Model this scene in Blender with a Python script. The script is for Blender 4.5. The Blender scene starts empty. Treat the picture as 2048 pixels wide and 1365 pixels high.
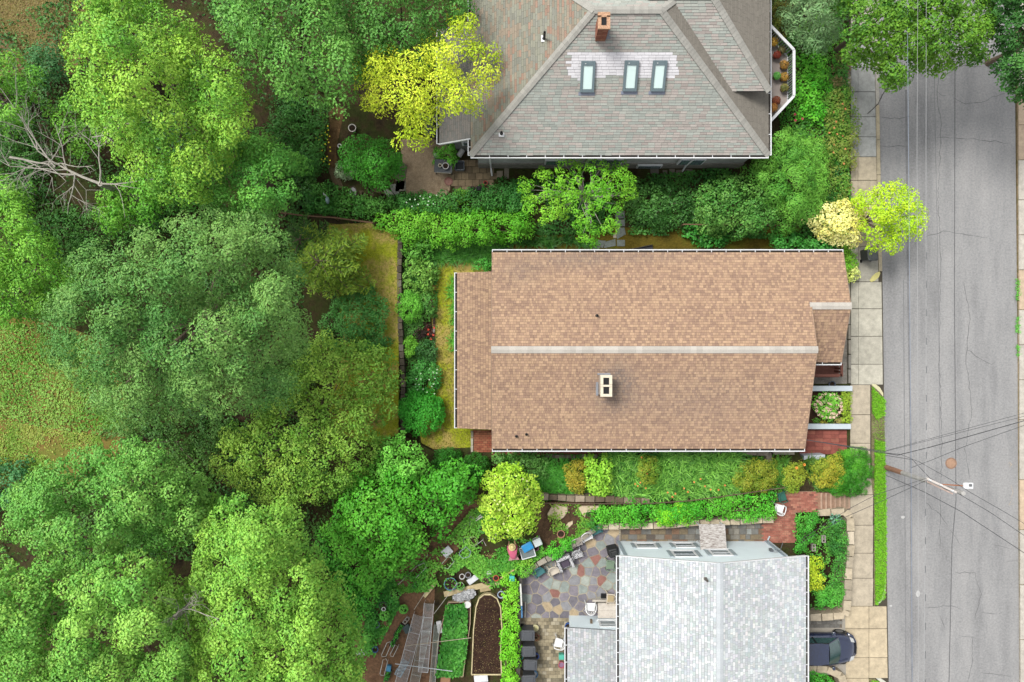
import bpy, math, random
import numpy as np
from mathutils import Vector, Matrix

# ------------------------------------------------------------------ camera, sky, sun, exposure
scene = bpy.context.scene
H, F, CX, CY = 42.0, 1450.0, 1024.0, 682.5        # camera height, focal length and centre in photo pixels
camd = bpy.data.cameras.new('camera'); cam = bpy.data.objects.new('camera', camd)
scene.collection.objects.link(cam); scene.camera = cam
cam.location = (0, 0, H); cam.rotation_euler = (0, 0, 0)
camd.sensor_width = 36.0; camd.lens = F / 2048.0 * 36.0
camd.clip_start = 0.1; camd.clip_end = 2000.0
SUN_EL, SUN_AZ = math.radians(58), math.radians(308)
world = bpy.data.worlds.new('World'); scene.world = world; world.use_nodes = True
nt = world.node_tree; nt.nodes.clear()
sky = nt.nodes.new('ShaderNodeTexSky'); sky.sky_type = 'NISHITA'; sky.sun_disc = False
sky.sun_elevation = SUN_EL; sky.sun_rotation = SUN_AZ; sky.dust_density = 3.0; sky.air_density = 1.0
hs = nt.nodes.new('ShaderNodeHueSaturation'); hs.inputs['Saturation'].default_value = 0.12
bg = nt.nodes.new('ShaderNodeBackground'); bg.inputs['Strength'].default_value = 0.105
wo = nt.nodes.new('ShaderNodeOutputWorld')
nt.links.new(sky.outputs[0], hs.inputs['Color']); nt.links.new(hs.outputs[0], bg.inputs[0]); nt.links.new(bg.outputs[0], wo.inputs[0])
sund = bpy.data.lights.new('sun', 'SUN'); sund.energy = 1.5; sund.angle = math.radians(18); sund.color = (1.0, 0.96, 0.90)
sun = bpy.data.objects.new('sun', sund); scene.collection.objects.link(sun)
sdir = Vector((math.cos(SUN_EL) * math.sin(SUN_AZ), math.cos(SUN_EL) * math.cos(SUN_AZ), math.sin(SUN_EL)))
sun.rotation_euler = (-sdir).to_track_quat('-Z', 'Y').to_euler(); sun.location = sdir * 80
vs = scene.view_settings
scene.display_settings.display_device = 'sRGB'
vs.view_transform = 'Standard'; vs.look = 'None'; vs.gamma = 1.0; vs.use_curve_mapping = False
vs.exposure = 1.52
scene.cycles.use_denoising = True
scene.cycles.max_bounces = 8; scene.cycles.transparent_max_bounces = 8

# ------------------------------------------------------------------ helpers
random.seed(7); RNG = np.random.default_rng(7)
COL = scene.collection
YZ, BZ, FZ, SZ = 1.1, 1.7, 0.15, 0.12             # levels: yard, back yard, front yard, sidewalk

def P(px, py, z=0.0):
    return Vector(((px - CX) * (H - z) / F, -(py - CY) * (H - z) / F, z))
def XY(px, py, z=0.0):
    v = P(px, py, z); return (v.x, v.y)
def proj(x, y, z):
    return CX + x * F / (H - z), CY - y * F / (H - z)
def on_plane(px, py, p0, n):
    d = Vector(((px - CX) / F, -(py - CY) / F, -1.0)); o = Vector((0, 0, H))
    t = (Vector(p0) - o).dot(n) / d.dot(n)
    return o + d * t
def lin(c):
    c = c / 255.0
    return c / 12.92 if c <= 0.04045 else ((c + 0.055) / 1.055) ** 2.4
K = 2.2
def C(r, g, b, k=None):                            # a colour read off the photograph -> surface colour
    k = k * 1.375 if k else K
    return (lin(r) / k, lin(g) / k, lin(b) / k)

def vary(c, r, a, b): 
    f = r.uniform(a, b); return (c[0] * f, c[1] * f, c[2] * f)
ORIG = {}
def tag(o, label, cat, group=None, kind=None):
    if label: o['label'] = label
    if cat: o['category'] = cat
    if group: o['group'] = group
    if kind: o['kind'] = kind
    return o
def thing(name, label, cat, loc=(0, 0, 0), rz=0.0, group=None, local=True):
    o = bpy.data.objects.new(name, None); COL.objects.link(o)
    o.empty_display_size = 0.2
    o.location = loc; o.rotation_euler = (0, 0, rz)
    ORIG[o.name] = Vector((0, 0, 0)) if local else Vector(loc)
    return tag(o, label, cat, group)

class MB:
    def __init__(self): self.v = []; self.f = []; self.c = []
    def add(self, vs_, fs, col=None):
        n = len(self.v)
        self.v += [tuple(p) for p in vs_]; self.f += [tuple(i + n for i in q) for q in fs]
        self.c += [col or (1, 1, 1)] * len(vs_)
        return self
    def box(self, c, s, rz=0.0, col=None, rot=None):
        hx, hy, hz = s[0] / 2, s[1] / 2, s[2] / 2
        R = rot or Matrix.Rotation(rz, 3, 'Z')
        vv = [Vector(c) + R @ Vector((x * hx, y * hy, z * hz)) for z in (-1, 1) for x, y in ((-1, -1), (1, -1), (1, 1), (-1, 1))]
        return self.add(vv, [(3, 2, 1, 0), (4, 5, 6, 7), (0, 1, 5, 4), (1, 2, 6, 5), (2, 3, 7, 6), (3, 0, 4, 7)], col)
    def beam(self, a, b, w, h, col=None):
        a, b = Vector(a), Vector(b); d = b - a; L = d.length
        if L < 1e-6: return self
        x = d / L; up = Vector((0, 0, 1))
        if abs(x.z) > 0.95: up = Vector((0, 1, 0))
        y = up.cross(x).normalized(); z = x.cross(y)
        R = Matrix((x, y, z)).transposed()
        return self.box((a + b) / 2, (L, w, h), rot=R, col=col)
    def prism(self, poly, z0, z1, col=None, bottom=True, inset=0.0):
        ar = sum(poly[i][0] * poly[(i + 1) % len(poly)][1] - poly[(i + 1) % len(poly)][0] * poly[i][1] for i in range(len(poly)))
        if ar < 0: poly = poly[::-1]
        n = len(poly)
        top = poly
        if inset:
            cx = sum(p[0] for p in poly) / n; cy = sum(p[1] for p in poly) / n
            top = [(cx + (p[0] - cx) * (1 - inset), cy + (p[1] - cy) * (1 - inset)) for p in poly]
        zz0 = z0 if isinstance(z0, (list, tuple)) else [z0] * n
        zz1 = z1 if isinstance(z1, (list, tuple)) else [z1] * n
        vv = [(p[0], p[1], z) for p, z in zip(poly, zz0)] + [(p[0], p[1], z) for p, z in zip(top, zz1)]
        fs = [tuple(range(n, 2 * n))] + [(i, (i + 1) % n, n + (i + 1) % n, n + i) for i in range(n)]
        if bottom: fs.append(tuple(range(n - 1, -1, -1)))
        return self.add(vv, fs, col)
    def slab(self, pts, t, col=None):               # planar 3-D polygon thickened downwards
        n = len(pts); pts = [Vector(p) for p in pts]
        nrm = (pts[1] - pts[0]).cross(pts[2] - pts[0])
        if nrm.z < 0: pts = pts[::-1]
        vv = pts + [p - Vector((0, 0, t)) for p in pts]
        return self.add(vv, [tuple(range(n)), tuple(range(2 * n - 1, n - 1, -1))] + [(i, n + i, n + (i + 1) % n, (i + 1) % n) for i in range(n)], col)
    def tube(self, pts, r, seg=6, col=None, cap=True):
        pts = [Vector(p) for p in pts]; n = len(pts)
        rr = r if isinstance(r, (list, tuple)) else [r] * n
        vv = []; ref = None
        for i, p in enumerate(pts):
            d = (pts[min(i + 1, n - 1)] - pts[max(i - 1, 0)]).normalized()
            if ref is None: ref = Vector((1, 0, 0)) if abs(d.x) < 0.9 else Vector((0, 1, 0))
            a = (ref - d * ref.dot(d)).normalized(); b = d.cross(a); ref = a
            for k in range(seg):
                t = 2 * math.pi * k / seg
                vv.append(p + (a * math.cos(t) + b * math.sin(t)) * rr[i])
        fs = []
        for i in range(n - 1):
            for k in range(seg):
                k2 = (k + 1) % seg
                fs.append((i * seg + k, i * seg + k2, (i + 1) * seg + k2, (i + 1) * seg + k))
        if cap:
            fs.append(tuple(range(seg - 1, -1, -1))); fs.append(tuple(range((n - 1) * seg, n * seg)))
        return self.add(vv, fs, col)
    def lathe(self, prof, c=(0, 0, 0), seg=20, col=None, sx=1.0, sy=1.0):
        vv = []; n = len(prof)
        for r, z in prof:
            for k in range(seg):
                t = 2 * math.pi * k / seg
                vv.append((c[0] + r * math.cos(t) * sx, c[1] + r * math.sin(t) * sy, c[2] + z))
        fs = []
        for i in range(n - 1):
            for k in range(seg):
                k2 = (k + 1) % seg
                fs.append((i * seg + k, i * seg + k2, (i + 1) * seg + k2, (i + 1) * seg + k))
        fs.append(tuple(range(seg - 1, -1, -1))); fs.append(tuple(range((n - 1) * seg, n * seg)))
        return self.add(vv, fs, col)
    def mesh(self, name, m, off=Vector((0, 0, 0)), smooth=False):
        me = bpy.data.meshes.new(name)
        me.from_pydata([(a[0] - off.x, a[1] - off.y, a[2] - off.z) for a in self.v], [], self.f)
        at = me.attributes.new('Col', 'FLOAT_COLOR', 'POINT')
        at.data.foreach_set('color', np.array([(a[0], a[1], a[2], 1.0) for a in self.c], dtype=np.float32).ravel())
        if m: me.materials.append(m)
        if smooth: me.polygons.foreach_set('use_smooth', [True] * len(me.polygons))
        me.update(); return me
    def build(self, name, m, parent=None, smooth=False, label=None, cat=None, group=None, kind=None, bevel=0.0, color=None):
        if parent is not None:
            off = ORIG.get(parent.name, Vector((0, 0, 0)))
        elif cat:
            a = np.array(self.v); mn, mx = a.min(0), a.max(0)
            off = Vector(((mn[0] + mx[0]) / 2, (mn[1] + mx[1]) / 2, mn[2]))
        else: off = Vector((0, 0, 0))
        o = bpy.data.objects.new(name, self.mesh(name, m, off, smooth)); COL.objects.link(o)
        if parent is not None: o.parent = parent; ORIG[o.name] = off
        else: o.location = off; ORIG[o.name] = off
        if bevel:
            b = o.modifiers.new('bevel', 'BEVEL'); b.width = bevel; b.segments = 2; b.limit_method = 'ANGLE'
        if color: o.color = (*color, 1)
        return tag(o, label, cat, group, kind)

def piece(name, me, parent, loc, rz=0.0, color=(1, 1, 1), mw=None, scale=None):
    o = bpy.data.objects.new(name, me); COL.objects.link(o); o.parent = parent
    off = ORIG.get(parent.name, Vector((0, 0, 0)))
    if mw is not None: o.matrix_local = Matrix.Translation(-off) @ mw
    else:
        o.location = Vector(loc) - off; o.rotation_euler = (0, 0, rz)
        if scale: o.scale = scale
    o.color = (*color, 1)
    return o

def dup(root, loc, rz, label, group=None):
    r = root.copy(); COL.objects.link(r); r.location = loc; r.rotation_euler = (0, 0, rz); r['label'] = label
    if group: r['group'] = group
    for ch in list(root.children):
        c = ch.copy(); COL.objects.link(c); c.parent = r
        for g in ch.children:
            d = g.copy(); COL.objects.link(d); d.parent = c
    return r

# ------------------------------------------------------------------ materials
MATS = {}
def _base(name):
    m = bpy.data.materials.new(name); m.use_nodes = True
    t = m.node_tree; b = t.nodes['Principled BSDF']
    return m, t, b
def noise(t, scale, detail=6.0, rough=0.6, vec=None):
    n = t.nodes.new('ShaderNodeTexNoise'); n.inputs['Scale'].default_value = scale
    n.inputs['Detail'].default_value = detail; n.inputs['Roughness'].default_value = rough
    if vec is None:
        g = t.nodes.new('ShaderNodeNewGeometry'); vec = g.outputs['Position']
    t.links.new(vec, n.inputs['Vector'])
    return n.outputs['Fac']
def ramp(t, fac, stops):
    r = t.nodes.new('ShaderNodeValToRGB'); e = r.color_ramp.elements
    while len(e) < len(stops): e.new(0.5)
    for k, (p, c) in enumerate(stops):
        e[k].position = p; e[k].color = (*c, 1) if len(c) == 3 else c
    t.links.new(fac, r.inputs[0]); return r.outputs[0]
def mix(t, fac, a, b, mode='MIX'):
    x = t.nodes.new('ShaderNodeMix'); x.data_type = 'RGBA'; x.blend_type = mode
    for s, v in ((x.inputs[0], fac), (x.inputs[6], a), (x.inputs[7], b)):
        if isinstance(v, (int, float)): s.default_value = v
        elif isinstance(v, tuple): s.default_value = (*v, 1)
        else: t.links.new(v, s)
    return x.outputs[2]
def bump(t, b, h, strength=0.3, dist=0.02):
    n = t.nodes.new('ShaderNodeBump'); n.inputs['Strength'].default_value = strength; n.inputs['Distance'].default_value = dist
    t.links.new(h, n.inputs['Height']); t.links.new(n.outputs[0], b.inputs['Normal'])
def M(name, col, rough=0.7, var=0.12, scale=6.0, metal=0.0, bmp=0.15, spec=0.3, src=None):
    """procedural surface: colour (own / per object / per vertex) broken up by two noises"""
    if name in MATS: return MATS[name]
    m, t, b = _base(name)
    if src == 'obj':
        oi = t.nodes.new('ShaderNodeObjectInfo'); base = oi.outputs['Color']
    elif src == 'att':
        a = t.nodes.new('ShaderNodeAttribute'); a.attribute_name = 'Col'; base = a.outputs['Color']
    else: base = col
    n1 = noise(t, scale); n2 = noise(t, scale * 7.3, 4)
    lo = (1 - var,) * 3; hi = (1 + var,) * 3
    c = mix(t, 1.0, base, ramp(t, n1, [(0.3, lo), (0.7, hi)]), 'MULTIPLY')
    c = mix(t, 1.0, c, ramp(t, n2, [(0.3, (1 - var * .7,) * 3), (0.7, (1 + var * .7,) * 3)]), 'MULTIPLY')
    t.links.new(c, b.inputs['Base Color'])
    b.inputs['Roughness'].default_value = rough; b.inputs['Metallic'].default_value = metal
    b.inputs['Specular IOR Level'].default_value = spec
    if bmp: bump(t, b, n2, bmp, 0.01)
    MATS[name] = m; return m
def leaf_material(name, transl=0.35, rough=0.55):
    m, t, b = _base(name)
    a = t.nodes.new('ShaderNodeAttribute'); a.attribute_name = 'Col'
    t.links.new(a.outputs['Color'], b.inputs['Base Color'])
    b.inputs['Roughness'].default_value = rough; b.inputs['Specular IOR Level'].default_value = 0.25
    tr = t.nodes.new('ShaderNodeBsdfTranslucent')
    tc = mix(t, 1.0, a.outputs['Color'], (1.25, 1.2, 0.7), 'MULTIPLY'); t.links.new(tc, tr.inputs['Color'])
    mx = t.nodes.new('ShaderNodeMixShader'); mx.inputs[0].default_value = transl
    t.links.new(b.outputs[0], mx.inputs[1]); t.links.new(tr.outputs[0], mx.inputs[2])
    t.links.new(mx.outputs[0], t.nodes['Material Output'].inputs[0])
    return m
LEAF = leaf_material('leaf', .17); PETAL = leaf_material('petal', 0.25, 0.8)
ATT = M('shingle_granules', None, 0.9, 0.10, 22.0, src='att', bmp=0.25, spec=0.15)
OBJ = M('stone_tinted', None, 0.85, 0.2, 3.5, src='obj', bmp=0.3, spec=0.2)
PLAS = M('plastic_tinted', None, 0.45, 0.05, 5.0, src='obj', bmp=0.0, spec=0.4)
WHITE = M('white_paint', C(238, 240, 242, 1.45), 0.5, 0.05, 3.0, bmp=0.03)
DARK = M('dark_void', (0.01, 0.01, 0.011), 0.9, 0.1)
BARK = M('bark', C(120, 105, 88), 0.9, 0.25, 8.0, bmp=0.5)
DEADWOOD = M('dead_wood', C(190, 184, 172), 0.85, 0.2, 9.0, bmp=0.4)
SOIL = M('dark_soil', C(62, 50, 40), 0.95, 0.4, 3.0, bmp=0.6, spec=0.1)
METAL = M('galvanised_metal', C(228, 230, 232, 1.3), 0.5, 0.1, 8.0, metal=0.2)
GLASS = M('window_glass', C(120, 140, 150), 0.08, 0.05, 1.0, bmp=0.0, spec=0.8)

def ground_material(name, cols, s1, s2, bs=0.5):
    """several ground tones blended by noises of different size"""
    m, t, b = _base(name)
    n1 = noise(t, s1, 5, 0.6); n2 = noise(t, s2, 6, 0.7); n3 = noise(t, s2 * 5, 3, 0.7)
    c = ramp(t, n1, [(0.32 + 0.36 * k / max(1, len(cols) - 1), q) for k, q in enumerate(cols)])
    c = mix(t, 1.0, c, ramp(t, n2, [(0.25, (0.62,) * 3), (0.75, (1.3,) * 3)]), 'MULTIPLY')
    c = mix(t, 1.0, c, ramp(t, n3, [(0.3, (0.7,) * 3), (0.7, (1.25,) * 3)]), 'MULTIPLY')
    t.links.new(c, b.inputs['Base Color']); b.inputs['Roughness'].default_value = 0.95
    b.inputs['Specular IOR Level'].default_value = 0.1
    bump(t, b, n2, bs, 0.06)
    MATS[name] = m; return m
# ------------------------------------------------------------------ the ground, road and pavements
def interp(tab, y):
    for (y0, x0), (y1, x1) in zip(tab, tab[1:]):
        if y <= y1: return x0 + (x1 - x0) * (y - y0) / (y1 - y0)
    return tab[-1][1]
ROADL = [(-900, 1753), (130, 1757), (600, 1765), (900, 1769), (1365, 1777), (2300, 1790)]
ROADR = [(-900, 2026), (190, 2030), (600, 2034), (900, 2037), (1365, 2040), (2300, 2050)]
EARTH = ground_material('garden_earth', [C(52, 46, 34), C(78, 66, 46), C(70, 78, 38), C(60, 52, 38)], 0.9, 6.0)
MEADOW = ground_material('meadow_grass', [C(96, 122, 44), C(128, 140, 62), C(150, 122, 70), C(112, 132, 48)], 0.22, 7.0)
LAWN = ground_material('mossy_lawn', [C(156, 170, 40), C(184, 192, 54), C(206, 182, 108), C(172, 186, 44)], 0.55, 9.0)  # tones brightened to make up for the tree shade on the lawn
GRAVEL = ground_material('pea_gravel', [C(176, 152, 124), C(204, 180, 150), C(160, 136, 110)], 1.2, 14.0)
GREYGRAVEL = ground_material('grey_gravel', [C(150, 146, 138), C(176, 170, 160), C(138, 134, 128)], 1.5, 16.0)
MULCH = ground_material('bark_mulch', [C(66, 48, 38), C(86, 62, 48), C(58, 44, 36)], 1.5, 12.0)
CONC = M('old_concrete', C(178, 172, 160), 0.9, 0.10, 2.2, bmp=0.2)

g = MB().prism([(-350, -350), (350, -350), (350, 350), (-350, 350)], -0.5, -0.3, bottom=False)
tag(g.build('ground', EARTH), None, None, kind='structure')
yard_px = [(500, -1300), (1688, -1300), (1688, 470), (1598, 500), (1598, 905), (1632, 985), (1632, 1022), (1592, 1026), (1592, 1222), (1535, 1224), (1535, 2400), (500, 2400)]
tag(MB().prism([XY(x, y, YZ) for x, y in yard_px], -0.29, YZ, bottom=False).build('yard', EARTH), None, None, kind='structure')
back_px = [(-2600, -1900), (600, -1900), (600, 424), (740, 440), (799, 465), (799, 868), (870, 905), (985, 960), (1080, 1003), (1188, 1060), (1044, 1150), (1038, 1365), (1038, 3000), (-2600, 3000)]
tag(MB().prism([XY(x, y, BZ) for x, y in back_px], -0.28, BZ, bottom=False).build('back_yard', EARTH), None, None, kind='structure')
front_px = [(1500, 400), (1701, 400), (1701, 1020), (1500, 1020)]
tag(MB().prism([XY(x, y, FZ) for x, y in front_px], -0.27, FZ - 0.02, bottom=False).build('front_yard', EARTH), None, None, kind='structure')

def sheet(name, px, z, m, t=0.02):
    return tag(MB().prism([XY(x, y, z) for x, y in px], z - t, z).build(name, m), None, None, kind='structure')
sheet('meadow', [(-900, 560), (100, 640), (200, 680), (260, 800), (250, 960), (60, 980), (-900, 1000)], BZ + 0.006, MEADOW)
BROWNGRASS = ground_material('dry_grass', [C(120, 116, 56), C(150, 128, 82), C(158, 132, 92), C(128, 122, 56)], 0.5, 9.0)
sheet('dry_meadow', [(-900, -500), (200, -500), (180, 60), (150, 150), (60, 150), (-900, 200)], BZ + 0.006, BROWNGRASS)
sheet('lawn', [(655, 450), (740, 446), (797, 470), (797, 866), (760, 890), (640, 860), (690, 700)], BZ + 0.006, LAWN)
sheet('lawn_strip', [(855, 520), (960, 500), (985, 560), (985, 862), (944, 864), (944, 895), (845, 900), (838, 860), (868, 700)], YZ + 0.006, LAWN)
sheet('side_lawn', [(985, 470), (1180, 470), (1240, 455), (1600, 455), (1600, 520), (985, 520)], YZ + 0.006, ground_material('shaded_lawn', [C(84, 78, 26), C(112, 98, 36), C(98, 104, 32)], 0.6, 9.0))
sheet('gravel_path', [(657, 222), (676, 212), (690, 218), (680, 262), (672, 300), (676, 345), (688, 378), (672, 380), (658, 345), (654, 290), (660, 250)], YZ + 0.010, ground_material('leafy_gravel', [C(104, 82, 56), C(128, 102, 70), C(92, 82, 46)], 1.2, 14.0))
sheet('gravel_terrace', [(800, 280), (880, 270), (905, 310), (900, 380), (870, 425), (815, 405), (806, 340)], YZ + 0.010, GRAVEL)
sheet('gravel_bed', [(1600, 610), (1694, 570), (1694, 768), (1600, 768)], FZ + 0.006, GREYGRAVEL)
sheet('mulch_bed', [(1600, 781), (1680, 781), (1680, 846), (1600, 846)], FZ + 0.012, MULCH)
sheet('bare_soil', [(1070, 1004), (1190, 1004), (1190, 1058), (1110, 1100), (1070, 1070)], BZ + 0.006, ground_material('bare_soil', [C(84, 64, 50), C(104, 82, 62), C(74, 58, 44)], 1.5, 10.0))
sheet('garden_path', [(700, 1240), (930, 1010), (985, 985), (960, 1050), (870, 1150), (868, 1230), (860, 1500), (690, 1500)], BZ + 0.006, ground_material('trodden_soil', [C(120, 92, 70), C(146, 112, 86), C(92, 78, 58)], 1.2, 8.0))

# asphalt
m, t, b = _base('worn_asphalt')
gm = t.nodes.new('ShaderNodeNewGeometry'); mp = t.nodes.new('ShaderNodeMapping'); mp.inputs['Scale'].default_value = (1.0, 0.16, 1)
t.links.new(gm.outputs['Position'], mp.inputs[0])
n1 = noise(t, 0.9, 6, 0.6, mp.outputs[0]); n2 = noise(t, 0.7, 8, 0.75); n3 = noise(t, 9, 6, 0.85)
c = ramp(t, n1, [(0.3, C(148, 148, 149)), (0.5, C(167, 167, 167)), (0.72, C(180, 179, 178))])
c = mix(t, 1.0, c, ramp(t, n2, [(0.3, (0.93,) * 3), (0.6, (1.03,) * 3)]), 'MULTIPLY')
c = mix(t, 1.0, c, ramp(t, n3, [(0.25, (0.6,) * 3), (0.75, (1.34,) * 3)]), 'MULTIPLY')
t.links.new(c, b.inputs['Base Color']); b.inputs['Roughness'].default_value = 0.9; b.inputs['Specular IOR Level'].default_value = 0.2
bump(t, b, n3, 0.25, 0.01); ASPH = m
ys = [-900, 130, 600, 900, 1365, 2300]
road = tag(MB().prism([XY(interp(ROADL, y), y) for y in ys] + [XY(interp(ROADR, y), y) for y in ys[::-1]], -0.25, 0.0, bottom=False).build('road', ASPH), None, None, kind='structure')
SEAL = M('crack_sealant', C(112, 112, 114), 0.9, 0.25, 3.0)
STREAK = M('tar_seam', C(140, 140, 142), 0.9, 0.2, 1.5)
def ribbon(name, px, w, m, parent, z=0.004, jag=0.0, col=None):
    pts = []
    for (x0, y0), (x1, y1) in zip(px, px[1:]):
        n = max(1, int(math.hypot(x1 - x0, y1 - y0) / 9)) if jag else 1
        for k in range(n):
            f = k / n; q = P(x0 + (x1 - x0) * f, y0 + (y1 - y0) * f, z)
            if jag and (pts): q += Vector((random.uniform(-jag, jag), random.uniform(-jag, jag), 0))
            pts.append(q)
    pts.append(P(*px[-1], z)); vv = []
    for i, p in enumerate(pts):
        d = (pts[min(i + 1, len(pts) - 1)] - pts[max(i - 1, 0)]).normalized(); s = Vector((-d.y, d.x, 0))
        ww = w * (random.uniform(0.5, 1.3) if jag else 1) / 2
        if jag and i in (0, len(pts) - 1): ww *= 0.25
        vv += [p - s * ww, p + s * ww]
    return MB().add(vv, [(2 * i, 2 * i + 1, 2 * i + 3, 2 * i + 2)[::-1] for i in range(len(pts) - 1)]).build(name, m, parent)
for px in ([(1812, 180), (1816, 560), (1821, 860), (1824, 1365), (1826, 1700)],): ribbon('tar_seam', px, 0.12, STREAK, road, 0.004)
ribbon('tar_seam', [(1807, 560), (1812, 1365)], 0.05, STREAK, road, 0.004)
ribbon('tar_seam', [(1910, 130), (1909, 600), (1912, 1000), (1904, 1090), (1898, 1365)], 0.05, SEAL, road, 0.0045)
ribbon('tar_seam', [(1868, 130), (1877, 600), (1880, 900)], 0.035, STREAK, road, 0.0042)
for px in ([(1906, 195), (1930, 207), (1965, 205), (1985, 195), (2012, 187)], [(1910, 135), (1935, 131), (1970, 135)], [(1870, 180), (1882, 190), (1895, 192)],
           [(1760, 234), (1800, 238), (1822, 233)], [(1850, 475), (1885, 463), (1925, 467), (1975, 476)], [(1758, 293), (1815, 293)], [(1872, 275), (1910, 275), (1960, 280), (2020, 287)],
           [(1880, 120), (1874, 180), (1882, 260), (1876, 400), (1882, 520), (1878, 700), (1884, 880), (1880, 1100)], [(1928, 560), (1940, 640), (1932, 720), (1944, 820), (1930, 900), (1940, 960)],
           [(1932, 700), (1985, 730)], [(1910, 1145), (1950, 1147), (1962, 1190), (1950, 1240)], [(1915, 1270), (1945, 1275), (1945, 1330), (1935, 1365)], [(1960, 1345), (2025, 1355)],
           [(1900, 1060), (1925, 1095)], [(1964, 1226), (1985, 1230), (2004, 1226)], [(2012, 1124), (2036, 1120)], [(1848, 1215), (1905, 1212), (1925, 1222)], [(1985, 1090), (2020, 1098)],
           [(1877, 1225), (1890, 1258)], [(1850, 1005), (1880, 1030), (1895, 1050)]):
    ribbon('crack', px, 0.026, SEAL, road, 0.006, 0.05)
for (x, y, rx, ry) in ((1836, 1188, 4, 7), (1806, 1035, 4, 3), (1782, 1212, 3, 2)):
    MB().prism([XY(x + rx * math.cos(a) * random.uniform(.8, 1.2), y + ry * math.sin(a), 0.005) for a in np.linspace(0, 6.28, 9)[:-1]], 0.002, 0.005).build('paint_blot', M('pale_blot', C(206, 206, 204), .8), road)
for pts in ([(2016, 930), (2019, 925), (2023, 930), (2018, 935)], [(2022, 970), (2026, 985), (2021, 998)], [(2024, 1000), (2018, 1010), (2028, 1008)]):
    ribbon('utility_mark', pts, 0.05, M('faded_mark', C(196, 180, 160), 0.9), road, 0.005, 0.02)
mh = thing('manhole_cover', 'round rusty brown manhole cover set in the grey road', 'manhole cover', P(1902, 927, 0.0))
RUST = M('rusty_iron', C(186, 150, 124), 0.8, 0.15, 6.0)
MB().lathe([(0.33, 0.004), (0.33, 0.016), (0.27, 0.016), (0.27, 0.004)], seg=28).build('frame', M('iron_frame', C(160, 128, 108), 0.8, 0.2), mh)
MB().lathe([(0.262, 0.003), (0.262, 0.013), (0.04, 0.014), (0.035, 0.009), (0.001, 0.009)], seg=28).build('lid', RUST, mh)

# sidewalk
walk = tag(MB().prism([XY(1699, y, .07) for y in (-900, 2300)] + [XY(interp(ROADL, y) + .5, y, .07) for y in (2300, 1365, 900, 600, 130, -900)], -0.26, 0.07, bottom=False).build('sidewalk', M('joint_dirt', C(82, 76, 64), 0.95)), None, None, kind='structure')
def slab_poly(name, px, z1, z0, parent, color, m=OBJ, gap=0.012):
    pts = [XY(x, y, z1) for x, y in px]
    cx = sum(p[0] for p in pts) / len(pts); cy = sum(p[1] for p in pts) / len(pts)
    q = []
    for x, y in pts:
        d = math.hypot(x - cx, y - cy); k = max(0.5, (d - gap * 1.4) / d); q.append((x - cx) * k); q.append((y - cy) * k)
    me = MB().prism([(q[i], q[i + 1]) for i in range(0, len(q), 2)], z0, z1, inset=0.006)
    return piece(name, me.mesh(name, m), parent, (cx, cy, 0), color=color)
GREYS, TAN, CREAM = C(186, 188, 184), C(196, 184, 160), C(190, 186, 172)
yb = [-300, -200, -100, -20, 30, 85, 135, 184, 234, 274, 314, 361, 410, 452, 494, 520, 564, 618, 673, 729, 770]
for y0, y1 in zip(yb, yb[1:]):
    col = GREYS if 30 < y0 < 313 else TAN if 313 <= y0 < 490 else CREAM if y0 < 560 else C(204, 200, 184)
    col = vary(col, random, .93, 1.06)
    sp = 1716 if y0 < 490 else 1717
    xr0, xr1 = interp(ROADL, y0) - (7 if y0 < 540 else 1), interp(ROADL, y1) - (7 if y0 < 540 else 1)
    slab_poly('paving_slab', [(1702, y0), (sp, y0), (sp, y1), (1702, y1)], SZ, 0.05, walk, vary(col, random, .94, 1.03))
    slab_poly('paving_slab', [(sp, y0), (xr0, y0), (xr1, y1), (sp, y1)], SZ, 0.05, walk, col)
yb = [770, 830, 887, 938, 990, 1051, 1107, 1157, 1213]
for y0, y1 in zip(yb, yb[1:]):
    col = vary(C(204, 192, 170), random, .93, 1.06)
    slab_poly('paving_slab', [(1689 if y0 < 1000 else 1696, y0), (1741 if y0 < 990 else 1747, y0), (1741 if y1 < 990 else 1746, y1), (1689 if y0 < 1000 else 1696, y1)], SZ, 0.05, walk, col)
yb = [1213, 1258, 1316, 1357, 1420, 1480, 1560]
for y0, y1 in zip(yb, yb[1:]):
    for xa, xb in ((1690, 1738), (1738, None)):
        if y0 >= 1357 and xb is None: continue
        x0, x1 = (xb, xb) if xb else (interp(ROADL, y0) - 1, interp(ROADL, y1) - 1)
        slab_poly('paving_slab', [(xa, y0), (x0, y0), (x1, y1), (xa, y1)], SZ, 0.05, walk, vary(C(214, 198, 168), random, .95, 1.05))
for y0 in range(-280, 560, 70):                     # kerb stones along the road
    if y0 > 490: col = C(176, 178, 182)
    else: col = C(190, 186, 176) if y0 < 200 else C(198, 186, 158)
    y1 = min(y0 + 70, 543)
    slab_poly('kerb_stone', [(interp(ROADL, y0) - 6.5, y0), (interp(ROADL, y0) + .5, y0), (interp(ROADL, y1) + .5, y1), (interp(ROADL, y1) - 6.5, y1)], 0.135, 0.0, walk, col, gap=0.006)
def kerb_wing(px, label, color):
    mb = MB().prism([XY(x, y, 0.14) for x, y in px], 0.05, 0.145, inset=0.03)
    o = mb.build('kerb_wing', M('pale_kerb', None, .8, .1, 6, src='obj'), label=label, cat='kerb', color=color, bevel=0.015)
kerb_wing([(1739, 562), (1744, 553), (1752, 546), (1760, 543), (1761, 547), (1758, 555), (1750, 562), (1743, 565)], 'pale yellow curved kerb wing beside the hidden grey bin', C(226, 218, 142))
kerb_wing([(1744, 768), (1752, 769), (1760, 775), (1767, 787), (1767, 795), (1760, 786), (1752, 778), (1744, 772)], 'cream curved kerb end at the top of the grass verge', C(226, 220, 178))
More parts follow.
